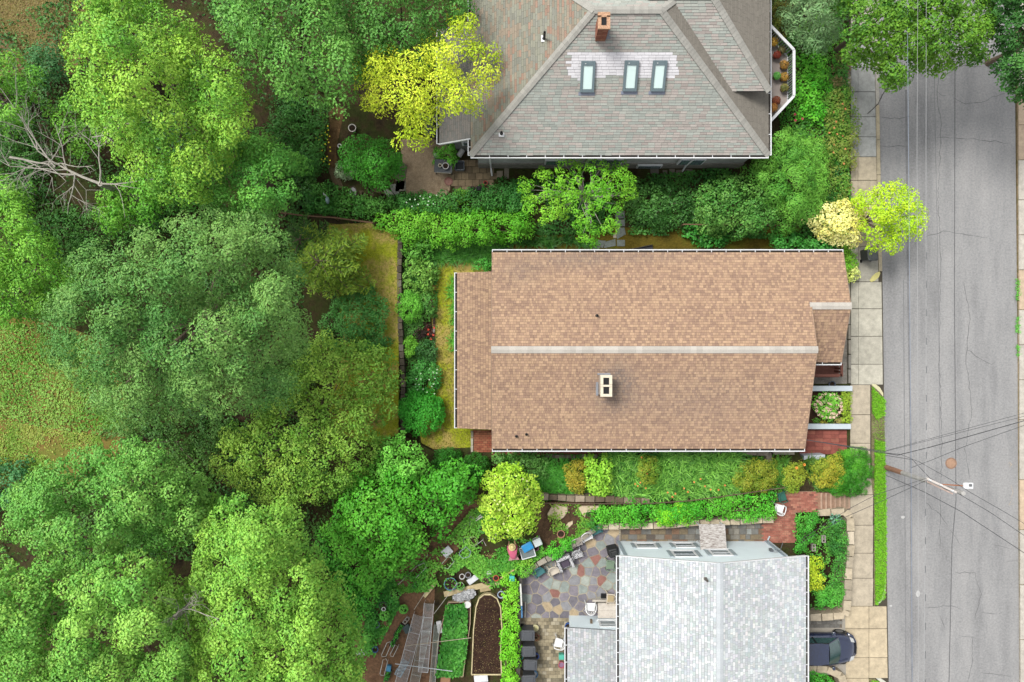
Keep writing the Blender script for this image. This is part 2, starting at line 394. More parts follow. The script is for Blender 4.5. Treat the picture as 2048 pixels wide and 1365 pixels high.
kerb_wing([(1771, 1150), (1771.5, 1185), (1768, 1198), (1760, 1207), (1752, 1210), (1757, 1205), (1764, 1196), (1768, 1182)], 'white curved kerb end at the bottom of the grass verge', C(222, 222, 206))
kerb_wing([(1752, 1357), (1762, 1357), (1772, 1364), (1775, 1380), (1770, 1376), (1760, 1364)], 'white curved kerb end beside the driveway near the photo bottom', C(222, 222, 206))
VERGE = ground_material('verge_soil', [C(120, 118, 80), C(150, 142, 108), C(110, 112, 70)], 1.0, 9.0)
sheet('grass_verge', [(1743, 772), (1752, 780), (1762, 790), (1768, 800), (1770, 900), (1773, 1185), (1765, 1200), (1748, 1213), (1748, 990), (1743, 985)], 0.10, VERGE, 0.2)
sheet('grass_verge', [(1738, 1358), (1750, 1358), (1772, 1378), (1780, 1600), (1738, 1600)], 0.10, VERGE, 0.2)
# far side of the road
far = tag(MB().prism([XY(2030, -900, 0.08), XY(2038, 900, 0.08), XY(2046, 2300, 0.08), XY(2700, 2300, 0.08), XY(2700, -900, 0.08)], -0.24, 0.06, bottom=False).build('far_verge', ground_material('gritty_soil', [C(150, 132, 100), C(176, 156, 122), C(120, 118, 70)], 1.2, 12.0)), None, None, kind='structure')
yb = [-60, 60, 130, 190, 250, 320, 400, 470, 540, 620, 690, 760, 840, 960, 1060, 1170, 1280, 1400]
for y0, y1 in zip(yb, yb[1:]):
    col = vary(C(214, 192, 166) if random.random() < .4 else C(208, 202, 190), random, .94, 1.05)
    xx = 2036 + (y0 / 1365) * 5
    slab_poly('paving_slab', [(xx, y0), (2100, y0), (2100, y1), (xx + .3, y1)], SZ, 0.04, far, col)

# ------------------------------------------------------------------ paved terraces, piece by piece
def clip_poly(poly, a, b_, c_):                     # keep a*x+b*y<=c
    out = []
    for i in range(len(poly)):
        p, q = poly[i], poly[(i + 1) % len(poly)]
        dp, dq = a * p[0] + b_ * p[1] - c_, a * q[0] + b_ * q[1] - c_
        if dp <= 0: out.append(p)
        if dp * dq < 0:
            f = dp / (dp - dq); out.append((p[0] + (q[0] - p[0]) * f, p[1] + (q[1] - p[1]) * f))
    return out
def area(poly):
    return abs(sum(poly[i][0] * poly[(i + 1) % len(poly)][1] - poly[(i + 1) % len(poly)][0] * poly[i][1] for i in range(len(poly)))) / 2
def inside(poly, x, y):
    r = False; n = len(poly); j = n - 1
    for i in range(n):
        if (poly[i][1] > y) != (poly[j][1] > y) and x < (poly[j][0] - poly[i][0]) * (y - poly[i][1]) / (poly[j][1] - poly[i][1]) + poly[i][0]: r = not r
        j = i
    return r
patio = tag(MB().prism([XY(x, y, YZ) for x, y in [(1041, 1151), (1190, 1058), (1241, 1048), (1241, 1239), (1041, 1239)]], YZ - 0.1, YZ + 0.008).build('flagstone_patio', M('pale_mortar', C(176, 166, 146), 0.9, 0.3, 2.0)), None, None, kind='structure')
cells = []
pp = [(1043, 1150), (1190, 1060), (1239, 1050), (1239, 1237), (1043, 1237)]
sites = []
rr = random.Random(5)
for _ in range(6000):
    x, y = rr.uniform(1030, 1250), rr.uniform(1040, 1250)
    if all((x - a) ** 2 + (y - b_) ** 2 > (13 + 6 * math.sin(x * .31 + y * .17) ** 2) ** 2 for a, b_ in sites): sites.append((x, y))
TONES = [(C(146, 140, 148), 30), (C(128, 124, 132), 14), (C(162, 172, 166), 12), (C(182, 188, 178), 6), (C(164, 118, 108), 7), (C(198, 178, 146), 7), (C(158, 158, 162), 14)]
def pick(tones, r=random):
    s = r.uniform(0, sum(w for _, w in tones))
    for c, w in tones:
        s -= w
        if s <= 0: return vary(c, r, .88, 1.1)
    return tones[0][0]
for i, (x, y) in enumerate(sites):
    poly = list(pp)
    for j, (a, b_) in enumerate(sites):
        if i == j or (a - x) ** 2 + (b_ - y) ** 2 > 70 ** 2: continue
        nx, ny = a - x, b_ - y
        poly = clip_poly(poly, nx, ny, nx * (a + x) / 2 + ny * (b_ + y) / 2)
        if len(poly) < 3: break
    if len(poly) < 3 or area(poly) < 25: continue
    slab_poly('flagstone', poly, YZ + 0.02 + rr.uniform(0, .008), YZ - 0.02, patio, pick(TONES, rr), gap=0.022)
def grid_pave(name, struct, poly_px, z, wx, wy, tones, base, piece_name, jog=0.5, gap=0.008, along='x', jit=0.0):
    """rows of equal pieces clipped to a region (a piece is kept when its middle lies inside)"""
    st = tag(MB().prism([XY(x, y, z) for x, y in poly_px], z - 0.1, z + 0.004).build(struct, base), None, None, kind='structure')
    poly = [XY(x, y, z) for x, y in poly_px]
    xs = [p[0] for p in poly]; ys_ = [p[1] for p in poly]
    me = MB().box((0, 0, 0), (wx - gap * 1.8, wy - gap * 1.8, 0.03)).mesh(piece_name, OBJ)
    r = random.Random(len(poly_px) * 17 + int(wx * 1000)); j = 0; y = min(ys_) + wy / 2
    while y < max(ys_):
        x = min(xs) + (wx * jog if j % 2 else 0)
        while x < max(xs):
            if inside(poly, x, y):
                w, q = 1.0, me
                piece(piece_name, q, st, (x, y, z + 0.004 + r.uniform(0, .007)), r.uniform(-.02, .02), pick(tones, r), scale=None)
            x += wx
        y += wy; j += 1
    return st
MORT = M('grey_mortar', C(120, 110, 96), 0.95, 0.2, 4.0)
RED = [(C(186, 122, 104), 5), (C(172, 108, 92), 4), (C(196, 138, 116), 3), (C(150, 96, 84), 1)]
grid_pave('brick_terrace', 'brick_terrace', [(1556, 983), (1632, 983), (1632, 1024), (1592, 1026), (1590, 1086), (1527, 1086), (1527, 1048), (1549, 1044)], YZ + 0.012, 0.235, 0.115, RED, M('pink_mortar', C(160, 130, 112), .95), 'brick')
grid_pave('', 'cobble_terrace', [(1041, 1239), (1145, 1239), (1145, 1385), (1041, 1385)], YZ + 0.010, 0.245, 0.2, [(C(178, 166, 138), 4), (C(160, 148, 122), 4), (C(190, 180, 156), 2), (C(136, 128, 108), 2)], MORT, 'cobble')
grid_pave('', 'back_step_bricks', [(946, 861), (988, 861), (988, 905), (946, 905)], YZ + 0.012, 0.23, 0.125, [(C(176, 112, 84), 4), (C(160, 92, 70), 3), (C(190, 130, 98), 2)], M('dark_mortar', C(80, 52, 42), .95), 'brick')
grid_pave('', 'eaves_path', [(988, 893), (1215, 893), (1215, 911), (988, 911)], YZ + 0.012, 0.23, 0.125, [(C(150, 92, 72), 4), (C(132, 80, 64), 3)], M('dark_mortar', None), 'brick')
grid_pave('', 'front_walk', [(1590, 858), (1691, 858), (1691, 909), (1590, 909)], FZ + 0.012, 0.46, 0.23, [(C(164, 96, 84), 4), (C(150, 86, 76), 3), (C(172, 108, 92), 2)], M('red_mortar', C(120, 70, 60), .95), 'paving_tile', jog=0.0)
grid_pave('', 'garden_terrace', [(902, 318), (988, 318), (988, 386), (925, 386), (902, 372)], YZ + 0.012, 0.4, 0.37, [(C(150, 132, 104), 4), (C(132, 116, 92), 3), (C(166, 146, 116), 2)], M('moss_joint', C(74, 66, 44), .95), 'terrace_slab', jog=0.5, gap=0.012)
grid_pave('', 'driveway_strip', [(1560, 1232), (1684, 1232), (1684, 1256), (1560, 1256)], SZ + 0.006, 0.3, 0.2, [(C(136, 134, 128), 3), (C(120, 118, 114), 3)], MORT, 'paver')
# paths along the grey house: random coursed pavers
pth = tag(MB().prism([XY(x, y, YZ) for x, y in [(1241, 1048), (1527, 1046), (1527, 1090), (1241, 1090)]], YZ - 0.1, YZ + 0.008).build('paver_path', MORT), None, None, kind='structure')
PT = [(C(146, 132, 108), 4), (C(126, 126, 122), 4), (C(150, 146, 136), 3), (C(140, 112, 92), 3), (C(112, 104, 96), 2), (C(160, 164, 160), 1)]
y = 1048.5
for h in (9, 12, 10, 11):
    x = 1243
    while x < 1524:
        w = rr.uniform(9, 20); x2 = min(x + w, 1527)
        slab_poly('paver', [(x, y), (x2, y), (x2, y + h), (x, y + h)], YZ + 0.02 + rr.uniform(0, .004), YZ, pth, pick(PT, rr), gap=0.012)
        x = x2
    y += h
stp = tag(MB().prism([XY(x, y, YZ) for x, y in [(980, 318), (1420, 318), (1420, 352), (980, 352)]], YZ - 0.1, YZ + 0.006).build('stone_path', EARTH), None, None, kind='structure')
for x, y, w, h, c in [(975, 322, 13, 34, C(164, 150, 124)), (993, 342, 13, 14, C(170, 158, 138)), (1008, 322, 10, 36, C(158, 150, 134)), (1022, 322, 13, 10, C(140, 136, 124)), (1037, 325, 14, 9, C(150, 132, 116)), (1050, 322, 14, 12, C(140, 132, 120)),
                      (1080, 325, 18, 10, C(156, 140, 112)), (1100, 322, 20, 14, C(140, 128, 108)), (1124, 326, 18, 12, C(130, 122, 106)), (1325, 340, 10, 12, C(140, 132, 118)), (1338, 338, 12, 12, C(146, 138, 124)), (1352, 340, 14, 12, C(136, 128, 114)), (1300, 338, 18, 10, C(126, 122, 112)), (1370, 338, 16, 12, C(140, 134, 120)),
                      (1215, 336, 22, 14, C(120, 118, 112)), (1190, 340, 18, 12, C(128, 124, 116))]:
    slab_poly('path_stone', [(x, y), (x + w, y + rr.uniform(-1, 1)), (x + w, y + h), (x + rr.uniform(-1, 1), y + h)], YZ + 0.03, YZ, stp, c)
for px, n in (([(1230, 424), (1249, 423), (1250, 437), (1231, 438)], 0), ([(1231, 440), (1250, 439), (1250, 453), (1231, 454)], 0), ([(1233, 456), (1249, 455), (1252, 469), (1234, 479)], 0), ([(1234, 480), (1250, 480), (1250, 493), (1234, 493)], 0),
              ([(1192, 480), (1212, 482), (1206, 497), (1192, 492)], 0), ([(1210, 484), (1231, 478), (1232, 492), (1208, 497)], 0), ([(1186, 492), (1200, 494), (1196, 508), (1184, 508)], 0), ([(1226, 467), (1233, 466), (1233, 476), (1227, 477)], 1)):
    mb = MB().prism([XY(x, y, YZ + .04) for x, y in px], YZ - 0.03, YZ + 0.04, inset=0.03)
    mb.build('stepping_stone', OBJ, stp, color=C(128, 136, 130) if not n else C(176, 170, 150))
for px, c in (([(785, 335), (800, 322), (815, 330), (808, 380), (795, 380)], C(124, 116, 98)), ([(792, 362), (812, 362), (812, 382), (790, 384)], C(160, 156, 140)), ([(778, 370), (800, 366), (798, 396), (784, 384)], C(168, 168, 160))):
    MB().prism([XY(x, y, YZ + .05) for x, y in px], YZ - 0.03, YZ + 0.05, inset=0.03).build('edging_stone', OBJ, stp, color=c)
MB().prism([XY(x, y, YZ + .1) for x, y in [(766, 378), (772, 376), (784, 384), (791, 396), (788, 400), (780, 398), (770, 388)]], YZ - 0.02, YZ + 0.1, inset=0.06).build('flat_rock', OBJ, None, label='pale pointed flat rock lying beside the dark garden pool', cat='rock', color=C(206, 204, 190))
gp = thing('garden_pool', 'small dark oval garden pool beside the pale flat rock', 'garden pool', P(706, 386, YZ), local=True)
MB().lathe([(0.3, -0.05), (0.34, 0.03), (0.25, 0.035), (0.24, 0.0)], seg=18, sx=0.75, sy=1.25).build('rim', M('pool_rim', C(80, 72, 52), .9), gp)
MB().lathe([(0.25, 0.0), (0.25, 0.012)], seg=18, sx=0.74, sy=1.23).build('water', M('dark_water', C(40, 32, 18), 0.05, 0.05, bmp=0, spec=0.6), gp)
for i in range(10):
    x, y = rr.uniform(716, 762), rr.uniform(372, 402)
    slab_poly('path_stone', [(x, y), (x + 10, y + 1), (x + 9, y + 11), (x + 1, y + 10)], YZ + 0.025, YZ, stp, pick([(C(110, 96, 70), 2), (C(92, 82, 60), 2)], rr))
plk = tag(MB().prism([XY(x, y, YZ) for x, y in [(654, 300), (672, 300), (690, 375), (672, 380), (655, 345)]], YZ - .1, YZ + .006).build('boardwalk', EARTH), None, None, kind='structure')
for i in range(4):
    a = 4.4 * i
    slab_poly('plank', [(655 + a, 335), (659 + a, 335), (674 + a, 376), (669.5 + a, 378)], YZ + .05, YZ - .05, plk, pick([(C(120, 104, 78), 2), (C(132, 116, 90), 1)], rr))

# ------------------------------------------------------------------ walls, fences and steps
def stone_wall(name, label, path, w, z0, z1, tones, L=0.45, base=None):
    """wall built of separate stones along a pixel path (measured at the wall's top)"""
    pts = [P(x, y, z1) for x, y in path]
    root = thing(name, label, 'wall', (pts[0].x, pts[0].y, z0), local=False)
    r = random.Random(len(path) + int(pts[0].x * 10))
    for a, b_ in zip(pts, pts[1:]):
        d = b_ - a; n = max(1, round(d.length / L)); u = d.normalized(); s = Vector((-u.y, u.x, 0))
        for k in range(n):
            p0, p1 = a + d * (k / n), a + d * ((k + 1) / n)
            w0 = w / 2 * r.uniform(.85, 1.1); w1 = w / 2 * r.uniform(.85, 1.1)
            poly = [p0 - s * w0 + u * .01, p1 - s * w1 - u * .01, p1 + s * w1 * r.uniform(.9, 1.1) - u * .01, p0 + s * w0 * r.uniform(.9, 1.1) + u * .01]
            MB().prism([(q.x, q.y) for q in poly], z0, z1 + r.uniform(-.03, .03), inset=0.05).build('stone', OBJ, root, color=pick(tones, r))
    return root
OLDSTONE = [(C(120, 110, 94), 3), (C(96, 88, 74), 3), (C(140, 132, 118), 1)]
PALESTONE = [(C(216, 200, 172), 4), (C(204, 190, 164), 3), (C(226, 212, 188), 2), (C(190, 178, 156), 2)]
stone_wall('retaining_wall', 'mossy stone retaining wall along the edge of the sloping lawn', [(800, 474), (798, 560), (800, 660), (806, 760), (805, 864)], 0.26, 0.9, BZ + .04, OLDSTONE, 0.4)
stone_wall('retaining_wall', 'pale stone wall around the planted bed facing the sidewalk', [(1634, 1026), (1690, 1024), (1701, 1036), (1702, 1090), (1697, 1160), (1694, 1222), (1690, 1232), (1597, 1238)], 0.42, 0.02, 0.95, PALESTONE, 0.7)
stone_wall('retaining_wall', 'pale stone wall at the photo bottom beside the driveway', [(1612, 1336), (1655, 1340), (1682, 1352), (1692, 1380), (1694, 1500)], 0.4, 0.02, 0.8, PALESTONE, 0.6)
stone_wall('retaining_wall', 'pale stone wall below the clipped hedge row on the patio side', [(1195, 1053), (1260, 1053), (1330, 1052), (1400, 1046), (1480, 1044), (1548, 1040)], 0.34, 1.0, 1.75, PALESTONE, 0.6)
stone_wall('retaining_wall', 'weathered stone wall between the two flower beds', [(1080, 994), (1150, 998), (1230, 1000), (1300, 1003)], 0.34, 1.0, 1.95, [(C(112, 98, 80), 3), (C(150, 136, 116), 2), (C(186, 170, 148), 1)], 0.55)
stone_wall('retaining_wall', 'diagonal concrete block wall behind the row of patio chairs', [(1190, 1060), (1150, 1086), (1110, 1110), (1075, 1130), (1046, 1150)], 0.3, 1.0, BZ + .12, [(C(176, 168, 154), 3), (C(160, 152, 138), 3)], 0.5)
stone_wall('retaining_wall', 'dark concrete wall between the vegetable garden and the bins', [(1041, 1155), (1038, 1250), (1036, 1365), (1036, 1500)], 0.22, 1.0, BZ + .12, [(C(84, 80, 74), 3), (C(96, 90, 82), 2)], 0.9)
stone_wall('retaining_wall', 'grey stone wall beside the front walk below the brown roof', [(1380, 905), (1440, 902), (1490, 904), (1538, 906), (1540, 925)], 0.36, 1.0, 1.5, [(C(176, 166, 150), 3), (C(150, 140, 126), 2)], 0.6)
stone_wall('retaining_wall', 'low grey kerb wall between the gravel bed and the sidewalk', [(1698, 566), (1699, 650), (1700, 768)], 0.13, 0.02, 0.3, [(C(176, 170, 156), 3), (C(160, 156, 146), 2)], 0.9)
stone_wall('edging', 'brick edging along the flower bed beside the lawn strip', [(862, 600), (868, 640), (866, 700), (872, 780)], 0.14, 1.05, YZ + .1, [(C(140, 100, 88), 2), (C(170, 160, 150), 1), (C(96, 76, 66), 2)], 0.24)
stone_wall('edging', 'pale kerb stones beside the small brick step', [(944, 862), (944, 905)], 0.13, 1.05, YZ + .09, [(C(196, 190, 172), 2), (C(150, 146, 128), 2)], 0.35)
stone_wall('edging', 'row of rough stones along the brick path under the eaves', [(1090, 913), (1140, 914), (1195, 913)], 0.2, 1.05, YZ + .16, [(C(150, 140, 126), 2), (C(120, 112, 100), 2)], 0.3)
stone_wall('edging', 'row of white edging bricks beside the flowering bank', [(1697, 95), (1699, 130), (1698, 175)], 0.2, 0.0, 0.34, [(C(210, 200, 184), 2), (C(160, 150, 132), 2)], 0.2)
# white planter walls of the hydrangea bed
for k, (pts, lab) in enumerate((([(1612, 777.5), (1704, 777.5)], 'white painted bed wall between the gravel and the hydrangea'), ([(1612, 853.5), (1701, 853.5)], 'white painted bed wall between the hydrangea and the red walk'))):
    a, b_ = P(*pts[0], .62), P(*pts[1], .62); d = .13
    o = thing('bed_wall', lab, 'wall', (a.x, a.y, 0), local=False)
    MB().prism([(a.x, a.y - d), (b_.x, b_.y - d), (b_.x, b_.y + d), (a.x, a.y + d)], 0.05, 0.56).build('wall', M('bed_wall_paint', C(214, 224, 232), .7, .06), o)
    MB().prism([(a.x, a.y - d - .02), (b_.x + .03, b_.y - d - .02), (b_.x + .03, b_.y + d + .02), (a.x, a.y + d + .02)], 0.56, 0.62).build('coping', M('bed_coping', C(216, 228, 236), .7, .05), o, bevel=.01)
a, b_ = P(1608, 916, .9), P(1650, 914, .9)
o = thing('bed_wall', 'short white bed wall between the front walk and the spirea', 'wall', (a.x, a.y, 0), local=False)
MB().prism([(a.x, a.y - .12), (b_.x, b_.y - .12), (b_.x, b_.y + .12), (a.x, a.y + .12)], 0.05, 0.9).build('wall', M('bed_wall_paint', None), o)
# brick steps to the sidewalk
st = thing('garden_steps', 'flight of worn brick steps from the red terrace to the sidewalk', 'steps', P(1695, 1002, .02), local=False)
n = 7; x0, x1 = P(1632, 0, YZ).x, P(1697, 0, .12).x
for k in range(n):
    z = SZ + (YZ - SZ) * (n - k - .5) / n + .05; xa = x0 + (x1 - x0) * k / n; xb = x0 + (x1 - x0) * (k + 1) / n
    ya, yb_ = P(0, 986, z).y, P(0, 1019, z).y
    MB().prism([(xa - .04, yb_), (xb, yb_), (xb, ya), (xa - .04, ya)], 0.02, z).build('step', OBJ, st, color=C(168, 128 + 3 * k, 106 + 3 * k), bevel=.012)
    MB().box((xb - .02, (ya + yb_) / 2, z + .006), (.10, ya - yb_ - .02, .02)).build('nosing', OBJ, st, color=C(190, 160, 138))
# concrete steps under the eaves by the front walk
st = thing('side_steps', 'white concrete steps beside the front walk of the brown-roofed house', 'steps', P(1570, 907, .9), local=False)
for k in range(4):
    a = P(1546, 901 + 4.2 * k, 1.35 - .15 * k); b_ = P(1589, 901 + 4.2 * k, 1.35 - .15 * k)
    MB().prism([(a.x, a.y - .13), (b_.x, b_.y - .13), (b_.x, b_.y), (a.x, a.y)], .6, 1.35 - .15 * k).build('step', OBJ, st, color=C(196, 188, 170))
# iron pipe fence between the gardens
f = thing('pipe_fence', 'thin rusty rail fence running between the two planted beds', 'fence', P(1084, 1006, 1.0), local=False)
RUSTY = M('rusty_pipe', C(112, 92, 74), .7, .2)
path = [(1082, 1007), (1180, 1008), (1290, 1008), (1380, 1002), (1470, 990), (1545, 979), (1570, 976)]
pts = [P(x, y, 2.25) for x, y in path]
for p in pts: MB().tube([(p.x, p.y, 1.0), (p.x, p.y, 2.24)], .025, 6).build('post', RUSTY, f)
MB().tube(pts, .028, 6).build('rail', RUSTY, f)
f = thing('wooden_fence', 'old low wooden rail fence across the grass near the round hoop', 'fence', P(570, 428, 1.5), local=False)
OLDWOOD = M('weathered_wood', C(126, 98, 74), .9, .25, 7)
pts = [P(x, y, 2.5) for x, y in [(562, 426), (610, 432), (670, 436), (745, 446)]]
for p in pts: MB().tube([(p.x, p.y, 1.5), (p.x, p.y, 2.55)], .05, 6).build('post', OLDWOOD, f)
for a, b_ in zip(pts, pts[1:]): MB().beam(a, b_, .07, .07).build('rail', OLDWOOD, f)
f = thing('wooden_fence', 'dark fence rail half hidden in the shrubs above the hostas', 'fence', P(1370, 448, 1.0), local=False)
pts = [P(x, y, 2.2) for x, y in [(1368, 449), (1420, 450), (1500, 450), (1580, 451), (1600, 451)]]
for p in pts: MB().tube([(p.x, p.y, 1.0), (p.x, p.y, 2.2)], .05, 6).build('post', OLDWOOD, f)
for a, b_ in zip(pts, pts[1:]): MB().beam(a, b_, .06, .06).build('rail', OLDWOOD, f)
MB().tube([P(564, 427, 2.55) + Vector((.22 * math.cos(a), .22 * math.sin(a), 0)) for a in np.linspace(0, 2 * math.pi, 15)], .022, 5, cap=False).build('hoop', M('hoop_rust', C(150, 120, 98), .7), label='rusty round hoop hung on the end post of the rail fence', cat='hoop')
sheet('driveway', [(1500, 1229), (1690, 1229), (1692, 1350), (1500, 1350)], SZ + .002, CONC, .3)
# ------------------------------------------------------------------ houses
def shingle_plane(roof, cells, u, v, exposure, colfn, widthfn, n_single, thick=0.014, off=0.0, gp=.004):
    """courses of separate shingles on a roof plane; cells = convex 3-D polygons of the plane"""
    u = Vector(u).normalized(); v = Vector(v).normalized(); nrm = u.cross(v)
    if nrm.z < 0: u = -u; nrm = -nrm
    o = Vector(cells[0][0]); r = random.Random(int(abs(o.x) * 100) + 3)
    c2 = [[((Vector(p) - o).dot(u), (Vector(p) - o).dot(v)) for p in cell] for cell in cells]
    for cc in c2:
        ar = sum(cc[i][0] * cc[(i + 1) % len(cc)][1] - cc[(i + 1) % len(cc)][0] * cc[i][1] for i in range(len(cc)))
        if ar < 0: cc.reverse()
    amin = min(p[0] for cc in c2 for p in cc); amax = max(p[0] for cc in c2 for p in cc)
    bmin = min(p[1] for cc in c2 for p in cc); bmax = max(p[1] for cc in c2 for p in cc)
    tabs = []; row = 0; b0 = bmin
    while b0 < bmax - .01:
        b1 = b0 + exposure; a0 = amin - r.uniform(0, .3); k = 0
        while a0 < amax:
            w = widthfn(r, row, k); a1 = a0 + w
            for cc in c2:
                poly = [(a0 + gp, b0 + gp * 4.2), (a1 - gp, b0 + gp * 4.2), (a1 - gp, b1), (a0 + gp, b1)]
                full = True
                for i in range(len(cc)):
                    p, q = cc[i], cc[(i + 1) % len(cc)]
                    nx, ny = q[1] - p[1], -(q[0] - p[0])
                    m_ = len(poly); ar0 = area(poly) if poly else 0
                    poly = clip_poly(poly, nx, ny, nx * p[0] + ny * p[1])
                    if len(poly) < 3: break
                    if area(poly) < ar0 * .999: full = False
                if len(poly) < 3 or area(poly) < 1e-4: continue
                ca = sum(p[0] for p in poly) / len(poly); cb = sum(p[1] for p in poly) / len(poly)
                w3 = o + u * ca + v * cb; px, py = proj(*w3)
                if -40 < px < 2090 and -60 < py < 1430 or True:
                    c = colfn(r, row, k, px, py)
                    if c is not None: tabs.append((poly, b0, b1, c, full and 0 < px < 2048 and 0 < py < 1365, thick * r.uniform(.7, 1.3)))
            a0 = a1; k += 1
        b0 = b1; row += 1
    idx = [i for i, tb in enumerate(tabs) if tb[4]]
    r.shuffle(idx); single = set(idx[:n_single])
    mb = MB(); cache = {}
    for i, (poly, b0, b1, c, full, th) in enumerate(tabs):
        def h(bb): return .004 + th * (1 - (bb - b0) / (b1 - b0))
        n = len(poly)
        if i in single:
            w = round(max(p[0] for p in poly) - min(p[0] for p in poly), 2)
            key = (w, exposure)
            if key not in cache:
                q = MB(); q.add([(-w / 2, -exposure / 2, .004 + thick), (w / 2, -exposure / 2, .004 + thick), (w / 2, exposure / 2, .004), (-w / 2, exposure / 2, .004), (-w / 2, -exposure / 2, 0), (w / 2, -exposure / 2, 0), (w / 2, exposure / 2, 0), (-w / 2, exposure / 2, 0)],
                                [(0, 1, 2, 3), (4, 5, 1, 0), (5, 6, 2, 1), (7, 4, 0, 3)])
                cache[key] = q.mesh('shingle', SHINGLE_OBJ)
            ca = (max(p[0] for p in poly) + min(p[0] for p in poly)) / 2; cb = (b0 + b1) / 2
            Mx = Matrix((u, v, nrm)).transposed().to_4x4(); Mx.translation = o + u * ca + v * cb + nrm * off
            piece('shingle', cache[key], roof, None, color=c, mw=Mx)
        else:
            top = [o + u * p[0] + v * p[1] + nrm * (h(p[1]) + off) for p in poly]
            bot = [o + u * p[0] + v * p[1] + nrm * off for p in poly]
            mb.add(top + bot, [tuple(range(n))] + [(n + j, n + (j + 1) % n, (j + 1) % n, j) for j in range(n)], c)
    if mb.v: mb.build('shingle_field', ATT, roof, kind='stuff')
SHINGLE_OBJ = M('shingle_single', None, 0.9, 0.10, 22.0, src='obj', bmp=0.25, spec=0.15)
def cap_strip(roof, a, b_, w, colfn, L=0.3, drop=0.06, name='ridge_cap'):
    """overlapping cap shingles bent over a ridge or hip"""
    a, b_ = Vector(a), Vector(b_); d = b_ - a; n = max(1, int(d.length / L)); u = d.normalized()
    s = Vector((0, 0, 1)).cross(u).normalized(); mb = MB(); r = random.Random(int(abs(a.x * 31 + a.y)))
    for k in range(n):
        p, q = a + d * (k / n), a + d * ((k + 1.15) / n)
        vv = []
        for pt, hh in ((p, .035), (q, .02)):
            vv += [pt - s * w / 2 + Vector((0, 0, hh - drop)), pt + Vector((0, 0, hh)), pt + s * w / 2 + Vector((0, 0, hh - drop))]
        vv += [v_ - Vector((0, 0, .03)) for v_ in vv]
        mb.add(vv, [(0, 3, 4, 1), (1, 4, 5, 2), (0, 1, 7, 6), (1, 2, 8, 7), (0, 6, 9, 3), (2, 5, 11, 8)], colfn(r, k))
    return mb.build(name, ATT, roof)
def gutter(root, a, b_, out, brackets=0.75, name='gutter', m=None):
    """white eaves gutter: back, floor, front lip and cross hangers; out = outward unit vector"""
    a, b_ = Vector(a), Vector(b_); out = Vector(out); d = b_ - a; m = m or WHITE
    g_ = MB(); z = Vector((0, 0, -.03))
    g_.beam(a + z + out * .125, b_ + z + out * .125, .05, .09)
    g_.beam(a + out * .06 - Vector((0, 0, .10)), b_ + out * .06 - Vector((0, 0, .10)), .12, .02)
    n = max(2, int(d.length / brackets))
    for k in range(n + 1):
        p = a + d * ((k + .02) / (n + .04)) + Vector((0, 0, -.0))
        g_.beam(p + out * .0, p + out * .115, .035, .02)
    o = g_.build(name, m, root)
    MB().beam(a + out * .055 - Vector((0, 0, .085)), b_ + out * .055 - Vector((0, 0, .085)), .105, .008).build('gutter_shade_silt', M('shaded_leaf_silt', C(66, 60, 52), .95, .4), root)  # dark strip: leaf silt with the gutter's inner shadow put into its colour
    return o
def vent_pipe(root, p, h, r, m, base=None, lean=(0, 0)):
    p = Vector(p)
    if base: MB().box((p.x, p.y, p.z + .02), (.28, .32, .03)).build('flashing', base, root)
    MB().lathe([(r * 1.6, -.03), (r * 1.6, .03), (r, .05), (r, h), (r * .75, h), (r * .75, h - .1), (.001, h - .1)], p, 12).build('vent_pipe', m, root, smooth=False)
BLACKPIPE = M('black_pipe', C(40, 40, 42), .6)
def blob(px, py, cx, cy, rx, ry):
    return math.exp(-(((px - cx) / rx) ** 2 + ((py - cy) / ry) ** 2))

# ---- the brown-roofed house in the middle
ZE, ZR = 3.8, 5.36
XW, XE, XE2 = -1.05, 15.43, 17.45
YN, YR, YS = 4.68, -0.44, -5.68
SL = (ZR - ZE) / (YN - YR); SLS = (ZR - ZE) / (YR - YS)
YR2 = 1.81; ZR2 = ZE + (YN - YR2) * SL; YS2, ZS2 = -1.13, 3.6
house = thing('house', 'long house with brown shingled gable roof in the middle', 'house', (8, 0, 1.0), local=False)
SIDE = M('cream_siding', C(206, 200, 186), .7, .06, 2)
w = MB().prism([(XW + .35, YS + .35), (XE - .25, YS + .35), (XE - .25, YN - .35), (XW + .35, YN - .35)], -.1, ZE - .12)
for x in (XW + .35, XE - .35):
    w.add([(x, YS + .35, ZE - .12), (x + .1, YS + .35, ZE - .12), (x, YN - .35, ZE - .12), (x + .1, YN - .35, ZE - .12), (x, YR, ZR - .2), (x + .1, YR, ZR - .2)], [(0, 2, 4), (1, 5, 3), (0, 4, 5, 1), (2, 3, 5, 4), (0, 1, 3, 2)])
w.build('wall', SIDE, house)
w = MB().prism([(XE - .25, YS2 + .4), (XE2 - .3, YS2 + .4), (XE2 - .3, YN - .35), (XE - .25, YN - .35)], -.1, 3.45)
w.build('front_wall', SIDE, house)
roof = MB()
T = .12
roof.slab([(XW, YS, ZE), (XE, YS, ZE), (XE, YR, ZR), (XW, YR, ZR)], T)
nslope = [[(XW, YN, ZE), (XE, YN, ZE), (XE, YR, ZR), (XW, YR, ZR)], [(XE, YN, ZE), (XE2, YN, ZE), (XE2, YR2, ZR2), (XE, YR2, ZR2)]]
roof.slab(nslope[0], T); roof.slab(nslope[1], T)
roof.slab([(XE - .2, YR2, ZR2), (XE2, YR2, ZR2), (XE2, YS2, ZS2), (XE - .2, YS2, ZS2)], T)
ZP1, ZP0 = 3.3, 2.6; XP0, XP1 = -2.99, -.72
porch_n, porch_s = 3.72, -4.74
roof.slab([(XP0, porch_s, ZP0), (XP1, porch_s, ZP1), (XP1, porch_n, ZP1), (XP0, porch_n, ZP0)], T)
